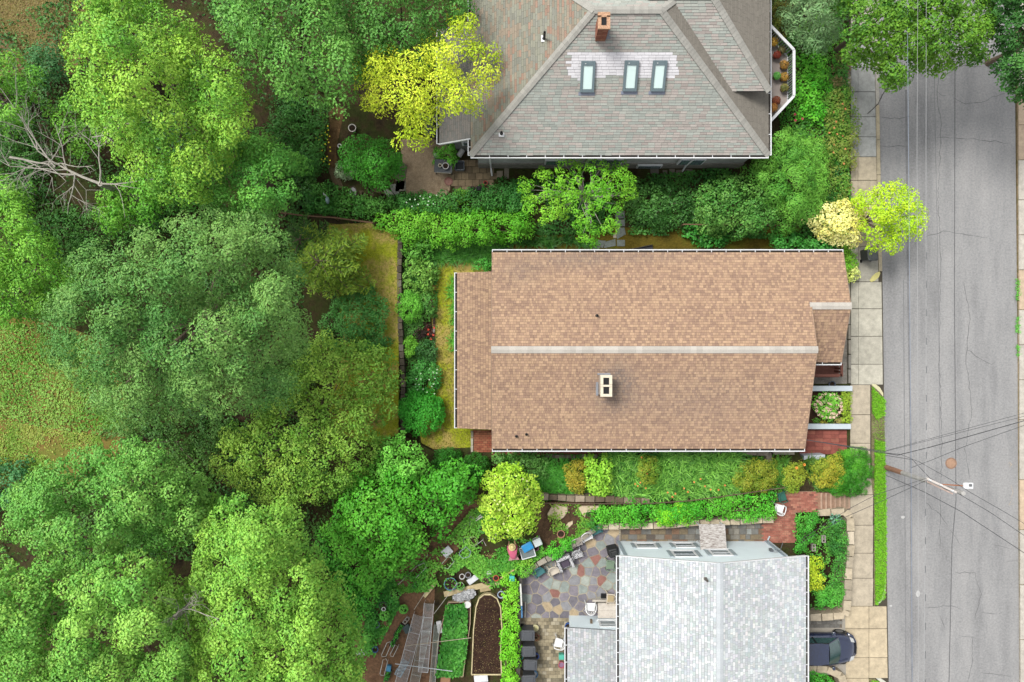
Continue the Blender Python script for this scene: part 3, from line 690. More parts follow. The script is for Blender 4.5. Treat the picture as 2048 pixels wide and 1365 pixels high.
deck = roof.build('roof', M('roof_deck', C(84, 66, 55), .9), house)  # dark deck colour stands in for shadow lines under the shingle butts
BR = [C(209, 176, 145), C(203, 170, 141), C(196, 163, 136)]; DK = [C(181, 150, 128), C(187, 155, 132), C(174, 144, 124)]
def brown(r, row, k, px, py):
    st = .75 * blob(px, py, 1228, 770, 42, 50) + .35 * blob(px, py, 1150, 520, 90, 22) + .3 * blob(px, py, 1040, 545, 40, 30) + .25 * blob(px, py, 1270, 515, 120, 14) + .25 * blob(px, py, 1380, 800, 160, 60)  # first blob paints the chimney's soft shadow into the shingles, others are stains
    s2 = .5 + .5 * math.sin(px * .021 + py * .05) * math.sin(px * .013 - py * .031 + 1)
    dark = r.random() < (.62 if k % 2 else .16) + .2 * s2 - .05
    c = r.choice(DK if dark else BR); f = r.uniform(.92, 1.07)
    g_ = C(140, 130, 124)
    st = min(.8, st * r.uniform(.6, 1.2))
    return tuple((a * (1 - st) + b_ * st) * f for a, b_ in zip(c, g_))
def wvar(r, row, k): return r.choice((.09, .12, .14, .17)) if k % 2 else r.choice((.10, .13, .17, .22))
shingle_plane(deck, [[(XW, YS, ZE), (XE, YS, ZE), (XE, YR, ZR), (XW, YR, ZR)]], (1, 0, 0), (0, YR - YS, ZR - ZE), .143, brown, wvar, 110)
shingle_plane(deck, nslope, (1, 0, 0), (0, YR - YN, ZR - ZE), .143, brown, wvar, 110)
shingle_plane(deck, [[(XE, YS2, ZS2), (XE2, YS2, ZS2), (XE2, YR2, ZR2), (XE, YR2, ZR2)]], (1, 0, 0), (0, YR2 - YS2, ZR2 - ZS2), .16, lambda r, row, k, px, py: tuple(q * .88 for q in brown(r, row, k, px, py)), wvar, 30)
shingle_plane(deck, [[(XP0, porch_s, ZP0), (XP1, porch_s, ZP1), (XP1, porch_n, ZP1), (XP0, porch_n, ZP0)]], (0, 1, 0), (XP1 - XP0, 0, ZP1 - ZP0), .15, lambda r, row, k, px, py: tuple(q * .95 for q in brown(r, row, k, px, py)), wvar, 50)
capc = lambda r, k: vary(C(212, 206, 196), r, .88, 1.06)
cap_strip(deck, (XW, YR, ZR + .015), (XE, YR, ZR + .015), .36, capc, .3, .05)
cap_strip(deck, (XE - .1, YR2, ZR2 + .015), (XE2, YR2, ZR2 + .015), .36, capc, .3, .05)
TRIM = WHITE
gutter(house, (XW, YN + .0, ZE), (XE2, YN + .0, ZE), (0, 1, 0))
gutter(house, (XW, YS, ZE), (XE, YS, ZE), (0, -1, 0))
gutter(house, (XP0, porch_s, ZP0), (XP0, porch_n, ZP0), (-1, 0, 0), 1.0)
gutter(house, (XE, YS2, ZS2), (XE2, YS2, ZS2), (0, -1, 0), .9)
for (a, b_) in (((XE, YS, ZE), (XE, YR, ZR)), ((XE, YR, ZR), (XE, YR2, ZR2)), ((XE2, YN, ZE), (XE2, YR2, ZR2)), ((XE2, YR2, ZR2), (XE2, YS2, ZS2)), ((XW, YS, ZE), (XW, YR, ZR)), ((XW, YR, ZR), (XW, YN, ZE))):
    a, b_ = Vector(a) - Vector((0, 0, .06)), Vector(b_) - Vector((0, 0, .06))
    MB().beam(a, b_, .025, .16).build('rake_board', M('tan_trim', C(176, 150, 128), .7), house)
MB().prism([(XP0 + .3, porch_s + .25), (XW + .3, porch_s + .25), (XW + .3, porch_n - .2), (XP0 + .3, porch_n - .2)], 1.0, ZP0 - .1).build('porch_wall', SIDE, house)
# chimney
ch = MB(); cx, cy = 4.69, -2.23
FLASH = M('lead_flashing', C(150, 154, 162), .5, .15, 8)
BRICKW = M('whitewashed_brick', C(206, 190, 176), .9, .2, 9)
ch.box((cx, cy, 5.1), (.5, .98, 1.5)); cho = ch.build('chimney', BRICKW, house)
CAPM = M('chimney_cap', C(242, 232, 208), .8, .06)
cp = MB()
for (x, y, sx, sy) in ((0, -.47, .58, .13), (0, .47, .58, .13), (0, 0, .58, .09), (-.22, -.235, .14, .34), (.22, -.235, .14, .34), (-.22, .235, .14, .34), (.22, .235, .14, .34)):
    cp.box((cx + x, cy + y, 5.9), (sx + .002, sy + .002, .12))
cp.build('cap', CAPM, cho)
for s in (-1, 1): MB().box((cx, cy + s * .235, 5.856), (.29, .36, .01)).build('flue', DARK, cho)
MB().box((cx - .33, cy, 4.86), (.12, 1.12, .04), rot=Matrix.Rotation(-.0, 3, 'Y')).build('flashing', FLASH, cho)
MB().box((cx, cy + .56, 5.0), (.66, .12, .04), rot=Matrix.Rotation(-.29, 3, 'X')).build('flashing', FLASH, cho)
nS = Vector((0, -(ZR - ZE), YR - YS)).normalized(); nN = Vector((0, (ZR - ZE), YN - YR)).normalized()
p = on_plane(1194, 632, (0, YN, ZE), nN); vent_pipe(house, p, .28, .055, BLACKPIPE)
for x, y in ((1033, 873), (1053, 869)):
    p = on_plane(x, y, (0, YS, ZE), nS); vent_pipe(house, p, .22, .05, BLACKPIPE)
# front porch of the brown house
po = MB(); BROWNP = M('brown_porch', C(128, 78, 64), .7, .1, 3)
a, b_ = P(1600, 726, 1.2), P(1681, 752, 1.2)
for k in range(5):
    y0 = a.y + (b_.y - a.y) * k / 5; y1 = a.y + (b_.y - a.y) * (k + 1) / 5
    MB().prism([(a.x, y1 + .005), (b_.x - .06, y1 + .005), (b_.x - .06, y0 - .005), (a.x, y0 - .005)], 1.02, 1.06).build('porch_board', BROWNP, house)
rl = MB(); zt = 1.9
a2, b2 = P(1615, 728, zt), P(1683, 751, zt)
rl.beam((a2.x, b2.y, zt), (b2.x, b2.y, zt), .14, .07); rl.beam((b2.x, b2.y - .07, zt), (b2.x, a2.y, zt), .14, .07)
for k in range(7): rl.box((a2.x + (b2.x - a2.x) * k / 6, b2.y, (zt + 1.06) / 2), (.06, .05, zt - 1.0))
for k in range(1, 4): rl.box((b2.x, b2.y + (a2.y - b2.y) * k / 3.5, (zt + 1.06) / 2), (.05, .12, zt - 1.0))
rl.build('porch_railing', BROWNP, house)
MB().prism([(a.x, b_.y - .1), (b_.x, b_.y - .1), (b_.x, a.y), (a.x, a.y)], .1, 1.0).build('porch_base', BROWNP, house)

# ---- the hip-roofed house at the top
ZN, ZNR = 4.9, 8.5
XNW, XNE = -2.12, 13.13; YNS = 9.5; RX0, RX1 = 3.79, 6.9; RY = 15.3; YNN = 2 * RY - YNS
north = thing('house', 'large hip-roofed house with weathered shingles and three skylights', 'house', (5, 15, 1.0), local=False)
STUC = M('grey_stucco', C(196, 198, 196), .85, .2, 1.5)
MB().prism([(XNW + .3, YNS + .3), (XNE - .4, YNS + .3), (XNE - .4, YNN - .3), (XNW + .3, YNN - .3)], .2, ZN - .1).build('wall', STUC, north)
MB().prism([(XNW + .24, YNS + .24), (XNE - .34, YNS + .24), (XNE - .34, YNN - .24), (XNW + .24, YNN - .24)], .1, 2.1).build('foundation', M('stone_foundation', C(160, 156, 148), .9, .3, 2.5), north)
slw = (ZNR - ZN) / (RX0 - XNW)
XP, ZPp = -3.83, ZN - 1.71 * slw                   # lower west eave
PYS, PYN = P(0, 286, ZPp + .25).y, P(0, 60, ZPp).y
planeS = [(XNW, YNS, ZN), (XNE, YNS, ZN), (RX1, RY, ZNR), (RX0, RY, ZNR)]
planeW = [(XNW, YNS, ZN), (RX0, RY, ZNR), (XNW, YNN, ZN)]
planeWp = [(XNW, PYS, ZN), (XNW, PYN, ZN), (XP, PYN, ZPp), (XP, PYS, ZPp)]
planeE = [(XNE, YNS, ZN), (XNE, YNN, ZN), (RX1, RY, ZNR)]
planeN = [(XNW, YNN, ZN), (XNE, YNN, ZN), (RX1, RY, ZNR), (RX0, RY, ZNR)]
rf = MB()
for q in (planeS, planeW, planeWp, planeE, planeN): rf.slab(q, .12)
# east wing: a hipped cross roof whose south eave sits on the main east slope
nE = (Vector(planeE[1]) - Vector(planeE[0])).cross(Vector(planeE[2]) - Vector(planeE[0])).normalized()
if nE.z < 0: nE = -nE
we = on_plane(1465, 183, planeE[0], nE)            # where the wing's eave meets the main slope
ZW = we.z; YW = we.y; XWE = P(1539, 0, ZW).x; YRW = 16.1; ZRW = ZW + 2.05
XRW = P(1425, 0, ZRW).x; XWL = 5.6
YWN = 2 * YRW - YW
wS = [(we.x - 1.6, YW, ZW), (XWE, YW, ZW), (XRW, YRW, ZRW), (RX1 - .6, YRW, ZRW)]
wE = [(XWE, YW, ZW), (XWE, YWN, ZW), (XRW, YRW, ZRW)]
wN = [(we.x - 1.6, YWN, ZW), (XWE, YWN, ZW), (XRW, YRW, ZRW), (RX1 - .6, YRW, ZRW)]
for q in (wS, wE, wN): rf.slab(q, .12)
ndeck = rf.build('roof', M('roof_deck_grey', C(92, 90, 86), .9), north)  # deck kept dark to paint shadow lines in the open tab joints
MB().prism([(XNE - 3.2, YW + .25), (XWE - .25, YW + .25), (XWE - .25, YWN - .25), (XNE - 3.2, YWN - .25)], 3.5, ZW - .1).build('wing_wall', STUC, north)
NT = [(C(178, 184, 172), 5), (C(188, 178, 168), 4), (C(192, 164, 150), 3), (C(170, 168, 160), 4), (C(166, 176, 166), 3)]
patch = [(1138, 107), (1352, 107), (1358, 150), (1352, 157), (1330, 157), (1275, 157), (1230, 150), (1160, 162), (1138, 155)]
def tone(px, py):
    return math.sin(px * .035 + 2 * math.sin(py * .021)) * .5 + math.sin(py * .052 + px * .017 + 2) * .5
def nshade(r, row, k, px, py):
    if inside(patch, px, py): return vary(C(246, 244, 248), r, .93, 1.05)
    tt = tone(px, py)
    c = pick([(C(190, 193, 184), 3), (C(196, 189, 181), 3 + 1.5 * tt), (C(194, 184, 177), max(.2, 1.2 + 1.6 * tt)), (C(184, 190, 182), 3 - 1.5 * tt)], r)
    return c
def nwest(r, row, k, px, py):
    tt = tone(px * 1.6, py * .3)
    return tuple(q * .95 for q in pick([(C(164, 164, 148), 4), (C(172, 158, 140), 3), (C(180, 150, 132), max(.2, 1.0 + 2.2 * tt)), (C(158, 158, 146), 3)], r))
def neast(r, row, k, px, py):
    return vary(C(150, 144, 134), r, .93, 1.06)  # shade of the east-facing slopes is put into this darker shingle colour
tab = lambda r, row, k: .335
vS = (0, RY - YNS, ZNR - ZN)
shingle_plane(ndeck, [planeS], (1, 0, 0), vS, .131, nshade, tab, 140)
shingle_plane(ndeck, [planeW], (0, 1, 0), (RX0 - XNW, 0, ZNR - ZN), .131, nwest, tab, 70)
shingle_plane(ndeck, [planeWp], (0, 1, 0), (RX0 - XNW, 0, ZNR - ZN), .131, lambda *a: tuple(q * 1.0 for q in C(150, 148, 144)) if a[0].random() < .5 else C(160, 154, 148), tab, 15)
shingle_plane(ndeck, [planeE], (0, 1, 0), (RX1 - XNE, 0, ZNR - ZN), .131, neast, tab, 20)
shingle_plane(ndeck, [planeN], (1, 0, 0), (0, RY - YNN, ZNR - ZN), .131, nshade, tab, 0)
shingle_plane(ndeck, [wS], (1, 0, 0), (0, YRW - YW, ZRW - ZW), .131, nshade, tab, 40, off=.003)
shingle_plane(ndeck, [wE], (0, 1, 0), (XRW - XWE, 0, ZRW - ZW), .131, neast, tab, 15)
shingle_plane(ndeck, [wN], (1, 0, 0), (0, YRW - YWN, ZRW - ZW), .131, nshade, tab, 0)
hipc = lambda r, k: vary(C(184, 182, 174), r, .9, 1.07)
for a, b_ in ((planeS[0], planeS[3]), (planeS[1], planeS[2]), (planeS[3], planeS[2]), (planeW[2], planeW[1]), (planeE[1], planeE[2]), (wS[1], wS[2]), (wE[1], wE[2]), (wS[3], wS[2])):
    cap_strip(ndeck, Vector(a) + Vector((0, 0, .02)), Vector(b_) + Vector((0, 0, .02)), .34, hipc, .2, .05, 'hip_cap')
gutter(north, (XNW, YNS, ZN), (XNE, YNS, ZN), (0, -1, 0), .9)
gutter(north, (XNE, YNS, ZN), (XNE, YNN, ZN), (1, 0, 0), 1.0)
gutter(north, (XP, PYS, ZPp), (XP, PYN, ZPp), (-1, 0, 0), 1.0)
gutter(north, (XNW, YNS, ZN), (XNW, PYS, ZN), (-1, 0, 0), .5)
gutter(north, (XNW, PYN, ZN), (XNW, YNN, ZN), (-1, 0, 0), 1.0)
MB().beam(Vector((XP, PYS - .02, ZPp - .02)), Vector((XNW, PYS - .02, ZN - .02)), .06, .14).build('rake_board', WHITE, north)
# bay below the west eave
by = thing('storm_bay', None, None, (0, 0, 0)) if False else None
MB().prism([(XP + .7, PYS + .35), (XNW + .3, PYS + .35), (XNW + .3, PYN), (XP + .7, PYN)], 1.0, ZPp - .15).build('bay_wall', M('flaking_paint', C(134, 134, 132), .9, .35, 4), north)
MB().box((XNW - .25, PYS + .33, 2.75), (.7, .05, .75)).build('bay_window_frame', WHITE, north)
MB().box((XNW - .25, PYS + .30, 2.75), (.5, .02, .55)).build('bay_window_pane', GLASS, north)
# skylights
nSN = Vector((0, -(ZNR - ZN), RY - YNS)).normalized()
FRAME = M('skylight_frame', C(122, 140, 146), .5, .06); SKYG = M('skylight_pane', C(216, 238, 234, 1.2), .12, .03, 1.0, bmp=0, spec=.6)
uS = Vector((1, 0, 0)); vS_ = Vector(vS).normalized()
for (x0, x1, y0, y1) in ((1161, 1189, 122, 184), (1247, 1275, 121, 182), (1303, 1331, 121, 182)):
    q0, q1 = on_plane((x0 + x1) / 2, y1, planeS[0], nSN), on_plane((x0 + x1) / 2, y0, planeS[0], nSN)
    wdt = (on_plane(x1, y1, planeS[0], nSN) - on_plane(x0, y1, planeS[0], nSN)).length; L = (q1 - q0).length; mid = (q0 + q1) / 2
    R = Matrix((uS, vS_, nSN)).transposed()
    fr = MB()
    for (dx, dy, sx, sy) in ((-wdt / 2 + .06, 0, .12, L), (wdt / 2 - .06, 0, .12, L), (0, -L / 2 + .07, wdt - .24, .14), (0, L / 2 - .1, wdt - .24, .2)):
        fr.box(mid + uS * dx + vS_ * dy + nSN * .08, (sx, sy, .16), rot=R)
    sk = fr.build('skylight', FRAME, north, bevel=.012)
    MB().box(mid + nSN * .10, (wdt - .22, L - .3, .03), rot=R).build('pane', SKYG, sk)
    MB().box(mid + vS_ * (L / 2 - .1) + nSN * .168 - uS * (wdt * .2), (.06, .03, .01), rot=R).build('latch', WHITE, sk)
    MB().box(mid - vS_ * (L / 2 + .09) + nSN * .02, (wdt + .12, .16, .02), rot=R).build('apron', M('apron_flashing', C(150, 158, 176), .5, .08), sk)
# brick chimney
cx, cy = 4.15, 14.45
bk = MB().box((cx, cy, 8.5), (.46, .62, 1.5)).build('chimney', M('chimney_mortar', C(170, 120, 96), .9, .3, 14), north)
me = MB().box((0, 0, 0), (.2, .03, .065)).mesh('brick', OBJ); me2 = MB().box((0, 0, 0), (.03, .2, .065)).mesh('brick', OBJ)
BT = [(C(176, 112, 92), 4), (C(158, 98, 82), 3), (C(196, 138, 112), 2)]
for row in range(16):
    z = 8.0 + row * .078
    for k in range(2): piece('brick', me, bk, (cx - .115 + k * .23 + (row % 2 - .5) * .04, cy - .31, z), color=pick(BT))
    for s in (-1, 1):
        for k in range(3): piece('brick', me2, bk, (cx + s * .23, cy - .21 + k * .21, z), color=pick(BT))
cp = MB()
for (x, y, sx, sy) in ((0, -.3, .56, .16), (0, .27, .56, .22), (-.2, 0, .16, .44), (.2, 0, .16, .44)): cp.box((cx + x, cy + y, 9.28), (sx, sy, .1), col=C(214, 150, 104))
cp.build('cap', M('corbelled_brick', C(206, 164, 132), .9, .4, 16), bk)
MB().box((cx, cy, 9.255), (.26, .42, .01)).build('flue', DARK, bk)
fl = MB(); R = Matrix((uS, vS_, nSN)).transposed()
pz = on_plane(1206, 66, planeS[0], nSN)
fl.box(pz + nSN * .03, (.6, .3, .03), rot=R); fl.box(pz + nSN * .035 - vS_ * .2, (.72, .12, .02), rot=R)
fl.build('flashing', FLASH, bk)
nW = (Vector(planeW[1]) - Vector(planeW[0])).cross(Vector(planeW[2]) - Vector(planeW[0])).normalized()
if nW.z < 0: nW = -nW
vent_pipe(north, on_plane(1088, 78, planeW[0], nW), .75, .06, BLACKPIPE, WHITE)
vent_pipe(north, on_plane(1003, 268, planeS[0], nSN), .3, .06, BLACKPIPE, WHITE)
# downpipes and basement window on the south wall
dp = MB(); dp.tube([(XNE - 3.3, YNS - .06, ZN - .12), (XNE - 3.5, YNS + .1, ZN - .5), (XNE - 3.55, YNS + .16, 2.0), (XNE - 3.55, YNS + .05, 1.3)], .05, 8); dp.build('downpipe', WHITE, north)
dp = MB(); dp.tube([(XNW + .95, YNS - .06, ZN - .12), (XNW + .95, YNS + .14, ZN - .5), (XNW + .95, YNS + .16, 1.6), (XNW + 1.0, YNS - .2, 1.25)], .05, 8); dp.build('downpipe', WHITE, north)
for x0, x1, z0, z1 in ((1275, 1325, 1.5, 2.1), (1088, 1130, 2.3, 3.2), (1170, 1240, 2.3, 3.4), (1350, 1400, 2.3, 3.4)):
    xa, xb = P(x0, 0, 2).x, P(x1, 0, 2).x
    fr = MB().box(((xa + xb) / 2, YNS + .20, (z0 + z1) / 2), (xb - xa, .12, z1 - z0)).build('window', WHITE, north)
    MB().box(((xa + xb) / 2, YNS + .135, (z0 + z1) / 2), (xb - xa - .16, .02, z1 - z0 - .16)).build('pane', GLASS, fr)
# balcony
bal = [(P(1538, 48, 3.9)), P(1588, 100, 3.9), P(1588, 192, 3.9), P(1538, 246, 3.9)]
DZ = 2.9
MB().prism([(XNE - .6, bal[0].y + .2), (bal[0].x, bal[0].y), (bal[1].x, bal[1].y), (bal[2].x, bal[2].y), (bal[3].x, bal[3].y), (XNE - .6, bal[3].y)], DZ - .2, DZ).build('balcony_floor', M('balcony_floor', C(190, 178, 170), .8, .08), north)
rl = MB(); bl = MB()
for a, b_ in zip(bal, bal[1:]):
    rl.beam((a.x, a.y, 3.88), (b_.x, b_.y, 3.88), .14, .07); rl.beam((a.x, a.y, 3.0), (b_.x, b_.y, 3.0), .06, .06)
    d = Vector((b_.x - a.x, b_.y - a.y, 0)); n = int(d.length / .13)
    for k in range(n + 1):
        q = Vector((a.x, a.y, 0)) + d * (k / n); bl.box((q.x, q.y, 3.42), (.035, .035, .86))
rl.build('balcony_rail', WHITE, north); bl.build('balcony_balusters', M('baluster_paint', C(196, 200, 206), .6, .05), north)
MB().prism([(XNE - .5, bal[3].y + .3), (bal[2].x - .3, bal[2].y + .2), (bal[1].x - .3, bal[1].y), (XNE - .5, bal[0].y - .2)], 0, DZ - .2).build('balcony_base', STUC, north)

# ---- the pale-roofed house at the bottom
ZG, ZGR = 4.3, 5.6
XGW, XGE, XGR = 5.56, 15.29, 10.44; YG = -11.17; YG2 = -30
grey = thing('house', 'pale grey roofed house with light blue siding above the patio', 'house', (10, -18, .1), local=False)
m, t, b = _base('blue_lap_siding')
gm = t.nodes.new('ShaderNodeNewGeometry'); sx = t.nodes.new('ShaderNodeSeparateXYZ'); t.links.new(gm.outputs['Position'], sx.inputs[0])
wv = t.nodes.new('ShaderNodeMath'); wv.operation = 'MULTIPLY'; wv.inputs[1].default_value = 8.0; t.links.new(sx.outputs['Z'], wv.inputs[0])
fr_ = t.nodes.new('ShaderNodeMath'); fr_.operation = 'FRACT'; t.links.new(wv.outputs[0], fr_.inputs[0])
c = mix(t, 1.0, ramp(t, fr_.outputs[0], [(0.0, C(190, 204, 212, .84)), (.12, C(218, 230, 236, .84)), (1, C(220, 232, 238, .84))]), ramp(t, noise(t, 1.2), [(.3, (.95,) * 3), (.7, (1.04,) * 3)]), 'MULTIPLY')
t.links.new(c, b.inputs['Base Color']); b.inputs['Roughness'].default_value = .6; bump(t, b, fr_.outputs[0], .5, .02); SIDING = m
XA, XB, YA = 6.0, 14.3, YG - .12
w = MB().prism([(XA, YG2), (XB, YG2), (XB, YA), (XA, YA)], .02, ZG - .1)
w.add([(XA, YA, ZG - .1), (XB, YA, ZG - .1), (XGR, YA, ZGR - .2), (XA, YA - .15, ZG - .1), (XB, YA - .15, ZG - .1), (XGR, YA - .15, ZGR - .2)], [(0, 2, 1), (3, 4, 5), (0, 3, 5, 2), (2, 5, 4, 1)])
w.build('wall', SIDING, grey)
for xc in (XA - .01, XB + .01): MB().box((xc, YA + .01, 2.65), (.16, .08, 3.1)).build('corner_board', M('corner_board', C(176, 192, 202), .6, .04), grey)
gr = MB()
gW = [(XGW, YG2, ZG), (XGR, YG2, ZGR), (XGR, YG, ZGR), (XGW, YG, ZG)]
gE = [(XGE, YG2, ZG), (XGR, YG2, ZGR), (XGR, YG, ZGR), (XGE, YG, ZG)]
gr.slab(gW, .12); gr.slab(gE, .12)
XL, YL, ZL0, ZL1 = 2.96, -15.36, 3.15, 3.65
gL = [(XL, YG2, ZL0), (XA, YG2, ZL1), (XA, YL, ZL1), (XL, YL, ZL0)]
gr.slab(gL, .12)
gdeck = gr.build('roof', M('roof_deck_pale', C(140, 146, 150), .9), grey)
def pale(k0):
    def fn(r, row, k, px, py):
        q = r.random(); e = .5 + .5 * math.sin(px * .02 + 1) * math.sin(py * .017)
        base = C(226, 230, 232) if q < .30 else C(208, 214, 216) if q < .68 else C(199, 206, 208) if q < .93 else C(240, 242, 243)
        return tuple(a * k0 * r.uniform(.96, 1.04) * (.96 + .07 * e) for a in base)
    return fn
wg = lambda r, row, k: r.choice((.10, .13, .17, .21, .26))
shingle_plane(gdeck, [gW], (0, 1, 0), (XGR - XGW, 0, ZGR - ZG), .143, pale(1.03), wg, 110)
shingle_plane(gdeck, [gE], (0, 1, 0), (XGR - XGE, 0, ZGR - ZG), .143, pale(.98), wg, 90)  # toned duller than the sunlit west slope, light put into the colour
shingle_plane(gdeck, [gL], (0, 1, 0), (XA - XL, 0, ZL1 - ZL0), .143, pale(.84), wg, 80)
cap_strip(gdeck, (XGR, YG2, ZGR + .015), (XGR, YG, ZGR + .015), .36, lambda r, k: vary(C(208, 214, 218), r, .93, 1.05), .25, .05)
gutter(grey, (XGW, YG2, ZG), (XGW, YG, ZG), (-1, 0, 0), .62)
gutter(grey, (XGE, YG2, ZG), (XGE, YG, ZG), (1, 0, 0), .62)
gutter(grey, (XL, YG2, ZL0), (XL, YL, ZL0), (-1, 0, 0), .9)
for a, b_ in (((XGW, YG, ZG), (XGR, YG, ZGR)), ((XGR, YG, ZGR), (XGE, YG, ZG))):
    MB().beam(Vector(a) - Vector((0, 0, .06)), Vector(b_) - Vector((0, 0, .06)), .03, .15).build('rake_board', WHITE, grey)
p = on_plane(1411, 1158, gW[0], Vector((-(ZGR - ZG), 0, XGR - XGW)).normalized()); vent_pipe(grey, p, .35, .06, M('grey_pipe', C(110, 104, 98), .7))
MB().prism([(XL + .25, YG2), (XA - .01, YG2), (XA - .01, YL - .12), (XL + .25, YL - .12)], .9, ZL0 - .1).build('wing_wall', SIDING, grey)
def north_window(x0, x1, z0, z1, y, shutters=True):
    fr = MB(); xm, zm = (x0 + x1) / 2, (z0 + z1) / 2
    for (dx, dz, sx_, sz_) in ((-(x1 - x0) / 2 + .05, 0, .1, z1 - z0), ((x1 - x0) / 2 - .05, 0, .1, z1 - z0), (0, (z1 - z0) / 2 - .05, x1 - x0 - .2, .1), (0, -(z1 - z0) / 2 + .05, x1 - x0 - .2, .1), (0, .12, x1 - x0 - .2, .03)):
        fr.box((xm + dx, y + .02, zm + dz), (sx_, .06, sz_))
    fr.box((xm, y + .03, z0 - .03), (x1 - x0 + .12, .09, .05))
    f_ = fr.build('window', WHITE, grey)
    MB().box((xm, y + .02, zm), (x1 - x0 - .18, .03, z1 - z0 - .18)).build('pane', GLASS, f_)
    if shutters:
        for s in (-1, 1): MB().box((xm + s * ((x1 - x0) / 2 + .12), y + .03, zm), (.18, .05, z1 - z0)).build('shutter', M('shutter_grey', C(176, 190, 196), .6), grey)
north_window(6.8, 7.95, 1.65, 2.55, YA); north_window(8.95, 10.05, 1.6, 2.45, YA); north_window(8.5, 9.75, 3.05, 4.15, YA); north_window(10.55, 11.65, 2.85, 3.9, YA)
north_window(4.75, 5.75, 1.9, 2.8, YL - .12, False)
MB().box((4.35, YL - .03, 2.2), (.12, .2, .2)).build('wall_lamp', M('brass_lamp', C(120, 104, 84), .5), grey)
# weathered awning over the side door
aw = MB(); a = P(1399, 1050, 2.6); b_ = P(1451, 1050, 2.6)
aw.slab([(a.x, a.y, 2.5), (b_.x, a.y, 2.5), (b_.x, YA + .02, 2.85), (a.x, YA + .02, 2.85)], .06)
m, t, b = _base('flaking_white_boards')
gm = t.nodes.new('ShaderNodeNewGeometry'); mp = t.nodes.new('ShaderNodeMapping'); mp.inputs['Scale'].default_value = (3, 16, 1); t.links.new(gm.outputs['Position'], mp.inputs[0])
c = ramp(t, noise(t, 1.6, 6, .7, mp.outputs[0]), [(.38, C(120, 106, 98)), (.5, C(196, 190, 184)), (.65, C(226, 224, 220))]); t.links.new(c, b.inputs['Base Color']); b.inputs['Roughness'].default_value = .9
aw = aw.build('door_awning', m, grey)
for x in (a.x + .06, b_.x - .06):
    MB().beam((x, a.y - .08, YZ), (x, a.y - .08, 2.45), .07, .07).build('awning_post', WHITE, aw)
MB().box(((a.x + b_.x) / 2, YA + .03, 2.0), (.95, .06, 1.8)).build('side_door', WHITE, grey)
MB().tube([(XB + .06, YA + .08, ZG - .15), (XB + .06, YA + .1, 1.3), (XB + .2, YA + .3, 1.2)], .045, 8).build('downpipe', M('pipe_blue', C(196, 208, 214), .5), grey)
mt = MB(); mt.box((13.9, YA + .08, 3.1), (.16, .12, .3)); mt.tube([Vector((13.95 + .22 * math.cos(a_), YA + .14, 3.5 + .2 * math.sin(a_))) for a_ in np.linspace(0, 6, 12)], .015, 5); mt.tube([(13.95, YA + .1, 3.2), (14.2, YA + .2, 3.6), (14.45, YA + .5, 3.3)], .015, 5)
mt.build('meter', M('meter_grey', C(120, 126, 132), .5), grey)
# landing of the back door
ld = thing('door_landing', 'pale wooden back door landing with two wide boards', 'landing', (5.35, -15, YZ), local=False)
for k in range(2):
    y0 = -14.62 - .42 * k; MB().prism([(4.78, y0 - .41), (5.98, y0 - .41), (5.98, y0), (4.78, y0)], 1.55, 1.6).build('board', OBJ, ld, color=C(228, 218, 206))
MB().prism([(4.84, -15.42), (5.96, -15.42), (5.96, -14.66), (4.84, -14.66)], YZ, 1.55).build('base', OBJ, ld, color=C(206, 198, 186))
MB().prism([(4.5, -14.6), (5.96, -14.6), (5.96, -14.5), (4.5, -14.5)], YZ, 1.42).build('step', OBJ, ld, color=C(214, 206, 194))
# ------------------------------------------------------------------ vegetation
def np_inside(poly, x, y):
    r = np.zeros(len(x), bool); n = len(poly); j = n - 1
    for i in range(n):
        xi, yi, xj, yj = *poly[i], *poly[j]
        cond = ((yi > y) != (yj > y)) & (x < (xj - xi) * (y - yi) / (yj - yi + 1e-12) + xi)
        r ^= cond; j = i
    return r
def np_edge(poly, x, y):
    d = np.full(len(x), 1e9)
    for i in range(len(poly)):
        ax, ay = poly[i]; bx, by = poly[(i + 1) % len(poly)]
        dx, dy = bx - ax, by - ay; t_ = np.clip(((x - ax) * dx + (y - ay) * dy) / (dx * dx + dy * dy + 1e-12), 0, 1)
        d = np.minimum(d, np.hypot(x - ax - t_ * dx, y - ay - t_ * dy))
    return d
def unit(a): return a / (np.linalg.norm(a, axis=1, keepdims=True) + 1e-9)
def raw_mesh(name, co, tri, col, m):
    me = bpy.data.meshes.new(name)
    me.vertices.add(len(co)); me.vertices.foreach_set('co', co.astype(np.float32).ravel())
    k = tri.shape[1]
    me.loops.add(tri.size); me.loops.foreach_set('vertex_index', tri.astype(np.int32).ravel())
    me.polygons.add(len(tri)); me.polygons.foreach_set('loop_start', np.arange(len(tri), dtype=np.int32) * k)
    me.update(calc_edges=True)
    at = me.attributes.new('Col', 'FLOAT_COLOR', 'POINT')
    at.data.foreach_set('color', np.c_[col, np.ones(len(col))].astype(np.float32).ravel())
    me.materials.append(m)
    return me
